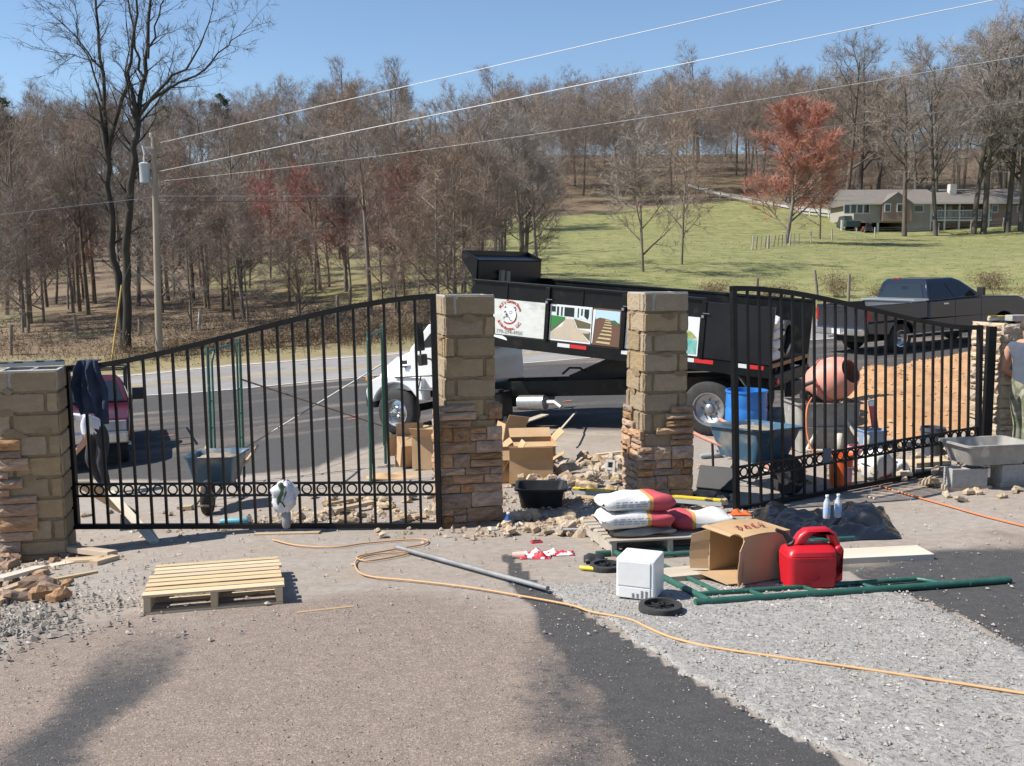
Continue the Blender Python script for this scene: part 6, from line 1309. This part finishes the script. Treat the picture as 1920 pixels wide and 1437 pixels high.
yk = ax.cross(V((0,0,1))).normalized(); MB().tube(smooth_path([c+yk*.36, c+yk*.36-ax*.2, c-ax*.42-V((0,0,.05)), c-yk*.36-ax*.2, c-yk*.36], 4), .025, 8).bar(c-ax*.40-V((0,0,.05)), V((c.x-.02,c.y+.1,.72)), .07, .07).build('yoke', M_BLKR, MX, smooth=50)
MB().bb((c.x-.34,c.y-.08,.66),(c.x+.08,c.y+.10,.76)).bb((c.x-.42,c.y-.05,.70),(c.x-.30,c.y+.07,.80)).build('motor_box', M_BLKR, MX, bevel=.02)
hub = V((0,0,.66)); 
for k, f in enumerate(((-.42,-.30,0),(.38,-.34,0),(.30,.35,0),(-.38,.34,0))): MB().tube([hub+V((f[0]*.1,f[1]*.1,0)), hub.lerp(V(f), .55)+V((0,0,.02)), V(f)+V((0,0,.02))], .024, 8).build('leg', M_DUSTS, MX, smooth=60)
MB().tube([(-.42,-.30,.05),(.38,-.34,.05)], .02, 8).build('axle', M_DUSTS, MX)
for x in (-.02,.34): MB().lathe([(.07,-.03),(.14,-.035),(.15,-.02),(.15,.02),(.14,.035),(.07,.03),(.02,.035),(.02,-.035)], 20, (x,-.42,.15), (.9,-.4,0)).build('wheel', M_DUSTS, MX, smooth=45)
tag(MB().tube(smooth_path([base+V((-.30,-.1,.72)), base+V((-.42,-.3,.60)), base+V((-.44,-.4,.30)), base+V((-.38,-.5,.06)), base+V((-.25,-.6,.02))], 5), .010, 6).build('orange_cable', M_CORD2, None, smooth=60), 'orange cord hanging down from the concrete mixer motor', 'cord')
crumple('orange_rag', 'orange cloth bundle on the ground left of the mixer legs', 'cloth', 1502, 845, .26, .2, .12, M_ORNG, 12)
t = thing('plaster_bag', 'white paper bag slumped left of the mixer legs', 'bag', gp(1497,842), .4); sack_mb(.34,.26,.24,7).build('bag_body', M_SACKW, t, smooth=70)
p = on((1403-CX)/FPX*14.1, 14.1); t = thing('plastic_barrel', 'bright blue plastic barrel behind the right gate post', 'barrel', p)
bt = at(1403,731,14.1).z-p.z; MB().lathe([(.26,0),(.28,.02),(.29,.3),(.28,.33),(.29,.36),(.29,bt*.66),(.28,bt*.69),(.29,bt*.72),(.28,bt-.04),(.295,bt-.03),(.295,bt),(.27,bt),(.26,.05)], 28, cap=False).build('barrel_body', M_BLUE, t, smooth=50)
def barrow(label, p, rz, blue, hmat, load_label, s=1.0):
    """nose towards +x, wheel under the nose, handles to -x"""
    t = thing('wheelbarrow', label, 'wheelbarrow', p, rz); t.scale = (s, s, s)
    def rc(x0, x1, w0, w1, z0, z1): return [V((x0,-w0/2,z0)), V((x1,-w1/2,z1)), V((x1,w1/2,z1)), V((x0,w0/2,z0))]
    def ring(x0, x1, w0, w1, z0, z1, r=.07):
        P = []
        for cx, cy, a0, w in ((x1-r, w1/2-r, 0, w1), (x0+r, w0/2-r, 90, w0), (x0+r, -w0/2+r, 180, w0), (x1-r, -w1/2+r, 270, w1)):
            for k in range(5): a = R(a0+90*k/4); x = cx+r*math.cos(a); f = (x-x0)/(x1-x0); P.append(V((x, cy+r*math.sin(a), z0+(z1-z0)*f)))
        return P
    MB().loft([ring(-.30,.28,.48,.44,.32,.30), ring(-.40,.42,.60,.54,.60,.64), ring(-.43,.46,.66,.60,.61,.655), ring(-.43,.46,.66,.60,.63,.675), ring(-.39,.41,.58,.52,.61,.65), ring(-.28,.26,.44,.40,.35,.33)]).build('tray', blue, t, smooth=45)
    for s_ in (1,-1):
        MB().tube([(.52,s_*.07,.20),(.20,s_*.16,.33),(-.45,s_*.28,.46),(-.95,s_*.33,.56)], .022, 8).build('handle', hmat, t, smooth=50)
        MB().tube([(.02,s_*.20,.36),(-.22,s_*.24,.02),(-.34,s_*.25,.02),(-.36,s_*.26,.42)], .014, 6).build('leg', M_BLKR, t, smooth=50)
    MB().lathe([(.09,-.04),(.19,-.048),(.205,-.03),(.21,0),(.205,.03),(.19,.048),(.09,.04),(.03,.05),(.03,-.05)], 24, (.50,0,.21), (0,1,0)).build('wheel', M_TYRE, t, smooth=45); MB().lathe([(.10,-.052),(.10,.052)], 18, (.50,0,.21), (0,1,0)).build('wheel_rim', M_STEEL, t, smooth=45)
    MB().bar((.50,-.06,.21),(.50,.06,.21), .03, .03).tube([(.74,-.09,.16),(.76,0,.17),(.74,.09,.16)], .014, 6).tube([(.74,-.09,.16),(.50,-.075,.21)], .012, 6).tube([(.74,.09,.16),(.50,.075,.21)], .012, 6).build('nose_guard', M_RUST, t)
    o = heap(MB(), .66, .46, 0, .07, 5).build('mortar_heap', M_MORTAR, None, smooth=60); o.matrix_world = t.matrix_basis @ Matrix.Translation((.0,0,.56)); tag(o, load_label, 'mortar')
    return t
M_BARB = pm('barrow_blue', (.035,.085,.14), (.05,.12,.18), scale=3, rough=.5, third=(.28,.25,.20), tscale=4, tcut=.47, twidth=.25); M_BARR = pm('faded_red_handle', (.45,.20,.15), (.50,.27,.2), scale=5, rough=.8)
p = gp(383,968); barrow('blue grey wheelbarrow full of mortar behind the left gate, nose forward', p+V((0,.55,0)), R(-86), M_BARB, M_OLDW, 'mortar piled in the left wheelbarrow', 1.0)
lay('flat stone chock under the left wheelbarrow leg', (342,960), (362,958), .10, .06, M_VENP, name='stone_chock', cat='stone')
p = gp(1474,928); barrow('dark blue wheelbarrow with mortar behind the right gate, nose forward', p+V((-.25,.45,0)), R(-62), M_BARB, M_BARR, 'mortar piled in the right wheelbarrow', 1.08)
def bucket(label, px, py, r, h, mat, rz=0, name='plastic_bucket'):
    p = gp(px, py); t = thing(name, label, 'bucket', p+V((0,r,0)), rz); MB().lathe([(r*.86,0),(r*.98,h*.86),(r*1.06,h*.86),(r*1.06,h*.92),(r*.99,h*.92),(r,h),(r*.95,h),(r*.82,.01)], 24, cap=False).build('bucket_body', mat, t, smooth=45)
    MB().tube([V((r*1.05*math.cos(a), -.02-.0*a, h*.88-r*.9*math.sin(a)*.5)) for a in [math.pi*i/10 for i in range(11)]], .004, 5).build('bail', M_STEEL, t); return t
bucket('bright orange bucket standing behind the right gate', 1583, 917, .135, .37, M_ORNG); 
MB().bb((.02,-.150,.08),(.07,-.137,.24)).build('sticker', pm('bucket_print', (.10,.14,.30), (.5,.2,.15), scale=20, rough=.5), bpy.data.objects['plastic_bucket'])
bucket('pinkish bucket behind the orange bucket', 1614, 886, .12, .30, pm('pink_plastic', (.62,.28,.26), (.58,.33,.3), scale=4, rough=.6)); bucket('dark blue grey bucket seen through the gate rings', 1757, 858, .15, .36, pm('slate_plastic', (.05,.06,.085), (.08,.09,.11), scale=4, rough=.6))
p = gp(1640,852); t = thing('plastic_bin', 'pale blue plastic bin under the red pole', 'bin', p+V((.02,.15,0)), .2); tub(MB(), .30, .24, .30, .9, .01, .03, .012).build('bin_body', pm('pale_blue_plastic', (.22,.30,.42), rough=.6), t, smooth=40)
a, b = gp(1652,845)+V((0,.12,.02)), at(1634,752,gp(1652,845).y+.1); t = mthing('red_pole', 'red pole with white cap leaning behind the right gate', 'pole', frame(a, b-a)); LL = (b-a).length; MB().lathe([(.045,0),(.045,LL-.06)], 14, axis=(1,0,0)).build('tube', pm('red_tube', (.58,.10,.13), (.5,.09,.11), scale=5, rough=.5), t, smooth=40); MB().lathe([(.047,LL-.06),(.047,LL),(.03,LL+.01)], 14, axis=(1,0,0)).build('cap', M_PRW, t, smooth=40)
for px, py, w, d, h, sd, lb in ((1650,905,.36,.28,.34,3,'torn white and red cement bag standing open behind the gate'),(1688,900,.30,.24,.20,4,'slumped torn paper bag right of the open cement bag')):
    mb = sack_mb(w, d, h, sd); n = 24
    for fi in range(len(mb.f)): mb.mi[fi] = 1 if (fi % n) > 13 and (fi//n) > 5 else 0
    o = mb.build('torn_bag', [M_BAGW, M_BAGR], None, smooth=70, loc=gp(px, py)+V((0,.15,0)), rot=(0,.1,.5)); tag(o, lb, 'bag')
p = gp(1758,893); tag(MB().bb((-.30,0,0),(.30,.32,.10)).build('concrete_slab', M_CMU, None, bevel=.01, loc=p, rot=(0,0,R(14))), 'pale concrete slab on stones behind the right gate', 'slab'); tag(MB().bb((-.26,.03,0),(.22,.26,.05)).build('wood_plank', M_OLDW, None, bevel=.004, loc=p+V((0,.02,.105)), rot=(0,0,R(18))), 'reddish board lying on the concrete slab', 'plank')
# hand tools on the ground
def grinder(label, px, py, rz, c):
    p = gp(px, py); t = thing('angle_grinder', label, 'tool', p+V((0,.04,.045)), rz); MB().lathe([(.02,-.16),(.032,-.14),(.034,.02),(.042,.05),(.038,.12),(.02,.15)], 12, axis=(1,0,0)).build('motor_body', c, t, smooth=50); MB().lathe([(.03,0),(.03,.05)], 10, (.14,0,.0), (0,0,1)).build('gear_head', M_STEEL, t); MB().lathe([(.07,0),(.07,.006)], 20, (.15,0,-.03), (.1,0,1)).build('disc', M_BLKR, t); MB().tube([(.12,.0,.02),(.13,.10,.04)], .012, 8).build('side_handle', M_BLKR, t)
grinder('grey blue angle grinder lying right of the tall right pillar', 1335, 862, .25, pm('grinder_grey', (.25,.33,.36), (.35,.3,.28), scale=9, rough=.6)); grinder('teal angle grinder on the ground behind the left gate', 440, 987, .1, pm('grinder_teal', (.10,.36,.45), rough=.5))
p = gp(1340,938); t = thing('tool_case', 'black open tool case between tall right pillar and gate', 'case', p+V((0,.10,0)), R(-28)); MB().bb((-.22,-.14,0),(.22,.14,.06)).build('case_base', M_BLKR, t, bevel=.012); o = MB().bb((-.22,0,0),(.22,.27,.05)).build('case_lid', M_BLKR, t, bevel=.012, loc=(0,.13,.05)); o.rotation_euler = (R(60),0,0)
a, b = gp(1324,905)+V((0,0,.05)), gp(1378,900)+V((0,0,.06)); tag(MB().tube([a, b], .022, 8).build('steel_bar', M_BLKR, None, smooth=50), 'dark bar lying left of the right gate post', 'bar')
p = gp(1004,912); hollow_block('grey concrete block standing on end behind the black tub', Matrix.Translation(p+V((-.06,.05,0))) @ Matrix.Rotation(R(8), 4, 'Z') @ Matrix.Rotation(R(-90), 4, 'Y') @ Matrix.Translation((0,0,-.13)), pm('pale_block', (.52,.51,.48), (.45,.44,.41), scale=18, rough=.95), .24, .13, .13)
o = link('stone_offcut', STONES[3], None); o.scale = (.12,.10,.10); o.location = p+V((.02,.16,.295)); tag(o, 'single dark stone set on top of the upright concrete block', 'stone')
p = gp(1163,898); hollow_block('pale grey concrete block leaning at the foot of the right tall pillar', Matrix.Translation(p+V((-.05,.0,0))) @ Matrix.Rotation(R(70), 4, 'Z') @ Matrix.Rotation(R(-75), 4, 'Y'), pm('pale_block', (.5,.5,.5)), .22, .12, .10)
crumple('blue_rag', 'bright blue rag on the stones right of the black tub', 'rag', 1057, 917, .22, .2, .12, pm('blue_cloth', (.08,.18,.55), rough=.8), 15)
p = gp(949,992); t = thing('water_bottle', 'blue plastic bottle at the right foot of the left stone pillar', 'bottle', p+V((.02,.05,0))); MB().lathe([(.032,0),(.034,.01),(.034,.09),(.014,.12),(.014,.135)], 14).build('bottle_body', pm('bottle_blue', (.04,.11,.34), rough=.3), t, smooth=50); MB().lathe([(.016,.135),(.016,.15)], 10).build('cap', M_PRW, t)
# cartons
def carton(label, px, py, rz, w, d, h, flaps, tilt=(0,0), dy=0.15, dz=0):
    p = gp(px, py); t = thing('cardboard_box', label, 'box', p+V((0,dy,.012+dz)), rz); t.rotation_euler = (tilt[0], tilt[1], rz); openbox(t, w, d, h, M_CARD, flaps=flaps); return t
carton('large crushed cardboard box with red marks between the tall pillars', 998, 914, R(-4), .52, .36, .29, ((1,150),(1,20),(1,60),(1,150)), (R(-4),0), .22)
carton('tall cardboard box behind the crushed one, flap folded up', 1000, 893, R(6), .56, .40, .37, ((1,60),(1,100),(1,45),(1,130)), dy=.55); carton('brown carton leaning beside the left stone pillar', 948, 880, R(20), .30, .34, .52, ((0,0),(1,30),(1,140),(0,0)), (0,R(10)), .6)
carton('small carton in the pile next to the left stone pillar', 950, 912, R(10), .34, .28, .40, ((1,120),(1,140),(1,30),(1,60)), dy=.28)
carton('tall open carton behind the right end of the left gate', 800, 885, R(-14), .34, .36, .46, ((1,60),(1,40),(1,100),(1,120)), dy=.25); carton('carton tipped on its side behind the left gate', 775, 885, R(20), .40, .34, .34, ((1,110),(1,70),(1,60),(1,100)), (R(-70),0), .25, .16)
crumple('flat_cardboard', 'flat torn cardboard sheet on the ground behind the gate end', 'cardboard', 745, 897, .8, .35, .06, M_CARD, 22); crumple('flat_cardboard', 'torn cardboard sheet right of the box pile before the truck', 'cardboard', 1130, 868, .7, .4, .10, M_CARD, 23)
crumple('paper_sack_scrap', 'white torn sack hanging over the cartons by the left stone pillar', 'sack', 944, 800, .30, .3, .2, M_SACKW, 25)
crumple('brown_paper_sack', 'crumpled brown paper sack at the foot of the right tall pillar', 'sack', 1125, 935, .50, .26, .16, pm('kraft', (.42,.31,.19), (.36,.26,.15), scale=5, rough=.9), 24)
for lb, p0, p1, w, h, m, dz in (('long wooden strip leaning on the cartons towards the truck', (965,805), (1025,772), .05, .02, M_PALEB, (.35,.02)), ('grey plank behind the large cardboard box', (975,830), (1022,812), .14, .02, M_GREYW, (.3,.3)), ('wood strip standing up from the box flap', (1050,845), (1080,800), .03, .015, M_PALEB, (.3,.25)), ('yellow board lying on the stones before the right tall pillar', (1118,858), (1170,852), .06, .02, M_PINEW, (.03,.03)), ('board lying on stones behind the left gate, long one', (600,975), (700,955), .08, .04, M_OLDW, (.05,.06)), ('board lying on stones behind the left gate, short one', (610,962), (690,940), .06, .03, M_OLDW, (.08,.04)), ('grey rod across the ground right of the scaffold', (708,880), (756,876), .03, .03, M_GREYW, (.02,.02))):
    lay(lb, p0, p1, w, h, m, dz=dz)
# on the pillar tops
tz = zb1+(PT1-zb1); level('grey level lying on top of the left block pillar', V((PX1-.30,PY1-.05,tz+.012)), V((PX1+.22,PY1+.22,tz+.012)), .04, .05, M_STEEL)
zt4 = zb4+(PT4-zb4)+.06; level('yellow level lying on top of the pale right pillar', V((PX4-.30,PY4-.10,zt4)), V((PX4+.45,PY4-.05,zt4+.02)), .045, .055)
tag(MB().bb((-.1,-.06,0),(.1,.06,.07)).build('stone_block', M_CMU, None, bevel=.008, loc=(PX4-.02,PY4-.18,zt4), rot=(0,0,.3)), 'small grey stone block on the pale right pillar top', 'stone')
# cloths hung on the left gate
def on_gate(g, x, y, z): return g.matrix_world @ V((x, y, z))
bpy.context.view_layer.update()
xa = .27; 
def jacket(u, v):
    w = .085+.09*min(1, v*2.2)*(1-.3*max(0, v-.6)); s = (u-.5)*2
    z = smooth_h(1-xa/GL1)+.03-.56*v*(1-.10*math.cos(s*2+1)); x = xa+s*w*(1-.35*max(0, v-.75)*2)+.05*v
    y = -.055-.03*math.sin(s*5+v*4)-.02*math.sin(s*11)-.03*min(1, 6*v)
    if v < .08: y = .06-.12*(v/.08); z = smooth_h(1-xa/GL1)+.035
    return V((x, y+.02*mnoise.noise(V((u*6, v*6, 2))), z))
o = MB().grid(26, 26, jacket).build('denim_jacket', pm('navy_denim', (.012,.020,.045), (.028,.04,.075), scale=5, rough=.9, bump=.4, bscale=14), None, smooth=70, solid=.012); o.matrix_world = G1.matrix_world; tag(o, 'navy jacket draped over the left end of the gate', 'jacket')
gx = GL1*(545-140)/(829-140)
t = mthing('plastic_bag', 'white plastic bag hung on the left gate bars', 'bag', G1.matrix_world @ Matrix.Translation((gx,-.06,.32)))
def bagf(u, v):
    e = (math.sin(v*2.85+.16)**.55)*(1+.42*mnoise.noise(V((math.cos(u*6.283)*1.7, math.sin(u*6.283)*1.7, v*3.4)))+.16*mnoise.noise(V((math.cos(u*6.283)*4, math.sin(u*6.283)*4, v*8)))); a = u*6.283
    return V((.125*math.cos(a)*e+.02*(v-.5), -.03+.07*math.sin(a)*e, -.14+.32*v+.03*mnoise.noise(V((math.cos(a)*2, math.sin(a)*2, v*5+3)))))
MB().grid(30, 22, bagf).build('bag_body', pm('white_film', (.60,.61,.64), (.46,.48,.52), scale=6, rough=.35, bump=.6, bscale=14), t, smooth=45)
MB().grid(10, 8, lambda u, v: V((-.035+.06*u+.02*math.sin(v*6), -.105-.012*math.sin(u*6)+.01*mnoise.noise(V((u*5, v*5, 1))), .15-.20*v+.03*math.sin(u*4)))).build('green_cloth', pm('dark_green_cloth', (.06,.10,.06), (.11,.15,.09), scale=9, rough=.9), t, smooth=60, solid=.012)
t = mthing('grey_tube', 'grey tube standing below the white bag on the gate', 'tube', G1.matrix_world @ Matrix.Translation((gx+.0,-.06,.02))); MB().lathe([(.03,0),(.045,.03),(.045,.15),(.03,.17)], 12).build('tube_body', pm('tube_grey', (.28,.29,.30), (.22,.23,.24), scale=8, rough=.5), t, smooth=45)
o = MB().grid(4, 4, lambda u, v: V((GL2*.335+.07*(u-.5)*1.6, -.04-.01*math.sin(u*3), .36+.15*v))).build('grey_tag', pm('slate_tag', (.08,.10,.13), rough=.6), None, solid=.01); o.matrix_world = G2.matrix_world; tag(o, 'small slate grey plate hung on the right gate ring band', 'plate')
# ------------------------------------------------------------------ people
M_SKIN = pm('skin', (.42,.22,.14), (.48,.27,.18), scale=8, rough=.55); M_SHIRTW = pm('white_cotton', (.60,.61,.66), (.52,.53,.58), scale=5, rough=.9, bump=.5, bscale=12); M_PANTD = pm('dark_trousers', (.022,.024,.03), (.04,.04,.045), scale=6, rough=.9, bump=.4, bscale=14)
M_TANK = pm('slate_cotton', (.05,.062,.088), (.07,.085,.11), scale=5, rough=.9, bump=.4, bscale=12); M_CAMO = pm('camouflage', (.26,.24,.17), (.13,.15,.09), scale=7, rough=.9, third=(.36,.34,.27), tscale=9, tcut=.56, twidth=.02, mixlo=.48, mixhi=.52); M_BOOT = pm('work_boot', (.10,.065,.04), (.15,.10,.06), scale=8, rough=.8); M_GLOVE = pm('grey_glove', (.42,.42,.40), rough=.9); M_HAIR = pm('brown_hair', (.05,.032,.02), rough=.7)
def person(label, M, J, bones, mats, cut, fingers, hair):
    me = bpy.data.meshes.new('sk'); names = list(J); me.from_pydata([J[n][:3] for n in names], [(names.index(a), names.index(b)) for a, b, _ in bones], [])
    o = bpy.data.objects.new('sk', me); COL.objects.link(o); md = o.modifiers.new('s', 'SKIN'); md.use_smooth_shade = True; md.branch_smoothing = .6
    for i, n in enumerate(names):
        sv = me.skin_vertices[0].data[i]; r = J[n][3]; sv.radius = (r, r) if not isinstance(r, tuple) else r; sv.use_root = (n == 'pelvis')
    sb = o.modifiers.new('u', 'SUBSURF'); sb.levels = 2; sb.render_levels = 2
    dg = bpy.context.evaluated_depsgraph_get(); body = bpy.data.meshes.new_from_object(o.evaluated_get(dg)); bpy.data.objects.remove(o); bpy.data.meshes.remove(me)
    seg = [(V(J[a][:3]), V(J[b][:3]), k) for a, b, k in bones]
    vs = [v.co.copy() for v in body.vertices]; fs = [tuple(p.vertices) for p in body.polygons]; mi = []
    for p in body.polygons:
        c = p.center; best = None
        for a, b, k in seg:
            d = b-a; t = max(0, min(1, (c-a).dot(d)/d.length_squared)); q_ = (c-a-d*t).length
            if best is None or q_ < best[0]: best = (q_, k, t)
        k = best[1]; k = k(best[2]) if callable(k) else k; mi.append(k)
    bpy.data.meshes.remove(body); mb = MB(); mb.v = [tuple(v) for v in vs]; mb.f = fs; mb.mi = mi
    for w, d, up, k in fingers:                      # palm position, direction, side axis, material
        w, d, up = V(w), V(d).normalized(), V(up).normalized(); nrm = d.cross(up).normalized(); mb.k = k
        for j, (off, ln_) in enumerate(((-.030,.062),(-.010,.075),(.010,.080),(.030,.070))):
            a = w+up*off+d*.035; mb.tube([a-d*.02, a+d*ln_*.45+nrm*.008, a+d*ln_*.75+nrm*.026, a+d*ln_*.85+nrm*.048], [.0095,.009,.008,.006], 6)
        a = w-up*.035; mb.tube([a, a-up*.022+d*.022+nrm*.01, a-up*.026+d*.045+nrm*.03], [.011,.010,.007], 6)
    t = thing('person', label, 'person', M=M); b_ = mb.build('body', mats, t, smooth=179, fix=False)
    h = V(J['head'][:3]); hd = (V(J['crown'][:3])-V(J['neck'][:3])).normalized(); fw_ = V(hair['front']).normalized()
    MB().lathe([(.02,.118),(.07,.10),(.104,.05),(.112,.0),(.108,-.03)], 16, h+hd*.012-fw_*.012, hd, cap=False).build('hair', hair['mat'], t, smooth=60)
    f0 = h+fw_*.095; MB().loft([[f0+hd*.025+fw_*.0, f0-hd*.02-fw_.cross(hd)*.016, f0-hd*.02+fw_.cross(hd)*.016], [f0+hd*.0+fw_*.012, f0-hd*.016-fw_.cross(hd)*.012+fw_*.02, f0-hd*.016+fw_.cross(hd)*.012+fw_*.02]]).build('nose', M_SKIN, t, smooth=60)
    for s in (1,-1):
        sd = fw_.cross(hd)*s; MB().lathe([(.004,0),(.026,.006),(.018,.014)], 10, h+sd*.09-hd*.01, sd).build('ear', M_SKIN, t, smooth=60); MB().lathe([(.011,0),(.008,.006)], 8, h+fw_*.086+sd*.034+hd*.018, fw_).build('eye', M_BLKR, t)
    MB().bar(h+fw_*.085-hd*.055-fw_.cross(hd)*.025, h+fw_*.085-hd*.055+fw_.cross(hd)*.025, .008, .008).build('mouth', pm('lips', (.30,.12,.09), rough=.6), t)
    return t
def biped(J): return J
# left: man bending forward in front of the dark red pickup
J = dict(pelvis=(0,0,.90,.145), waist=(.12,0,1.02,.135), chest=(.31,0,1.13,.155), neck=(.45,0,1.13,.058), head=(.555,0,1.075,.098), crown=(.64,0,1.035,.072))
for s, n in ((1,'l'), (-1,'r')):
    J.update({'sh'+n: (.35,s*.18,1.10,.075), 'el'+n: (.38,s*.27,.84,.05), 'wr'+n: (.50,s*.17,.66,.036), 'pa'+n: (.545,s*.14,.60,(.028,.042)), 'hp'+n: (.0,s*.10,.84,.105), 'kn'+n: (.10,s*.13,.48,.072), 'an'+n: (-.03+.05*s,s*.14,.09,.048), 'to'+n: (.16+.05*s,s*.15,.045,.042)})
def bones(shirt, arm, pant, hand, boot, sleeve=.45):
    B = [('pelvis','waist', lambda t: pant if t < .35 else shirt), ('waist','chest', shirt), ('chest','neck', lambda t: shirt if t < .75 else 3), ('neck','head', 3), ('head','crown', 3)]
    for n in 'lr': B += [('chest','sh'+n, shirt), ('sh'+n,'el'+n, lambda t: shirt if t < sleeve else arm), ('el'+n,'wr'+n, arm), ('wr'+n,'pa'+n, hand), ('pelvis','hp'+n, pant), ('hp'+n,'kn'+n, pant), ('kn'+n,'an'+n, lambda t: pant if t < .86 else boot), ('an'+n,'to'+n, boot)]
    return B
pp = gp(194,926); person('man in pale shirt and dark trousers bending down behind the left gate', Matrix.Translation(pp) @ Matrix.Rotation(R(236), 4, 'Z') @ Matrix.Scale(1.1, 4), J, bones(0, 3, 1, 4, 2, .75), [M_SHIRTW, M_PANTD, M_BOOT, M_SKIN, M_GLOVE], None,
    [(J['pal'][:3], (.5,-.3,-.8), (.3,.9,-.2), 4), (J['par'][:3], (.5,.3,-.8), (.3,-.9,-.2), 4)], dict(front=(.45,0,-.9), mat=pm('brown_cap', (.10,.06,.045), rough=.8)))
# right: man standing at the right picture edge
J = dict(pelvis=(0,0,.95,.15), waist=(.01,0,1.10,.14), chest=(.0,0,1.30,.165), neck=(.01,0,1.50,.062), head=(.05,0,1.62,.10), crown=(.05,0,1.74,.07))
for s, n in ((1,'l'), (-1,'r')):
    J.update({'sh'+n: (-.01,s*.20,1.42,.078), 'el'+n: (-.06,s*.29,1.13,.052), 'wr'+n: (.16,s*.22,1.00,.038), 'pa'+n: (.24,s*.18,.97,(.028,.044)), 'hp'+n: (.0,s*.105,.88,.115), 'kn'+n: (.03+.06*s,s*.13,.50,.08), 'an'+n: (-.05+.10*s,s*.14,.09,.05), 'to'+n: (.14+.10*s,s*.16,.045,.044)})
pp = gp(1926,884); person('man in slate tank top and camouflage trousers at the right edge', Matrix.Translation(pp+V((.0,.15,0))) @ Matrix.Rotation(R(18), 4, 'Z'), J, bones(0, 3, 1, 3, 2, .12), [M_TANK, M_CAMO, M_BOOT, M_SKIN, M_GLOVE], None,
    [(J['pal'][:3], (.9,-.2,-.2), (0,.2,.95), 3), (J['par'][:3], (.9,.2,-.2), (0,.2,.95), 3)], dict(front=(1,0,-.05), mat=M_HAIR))
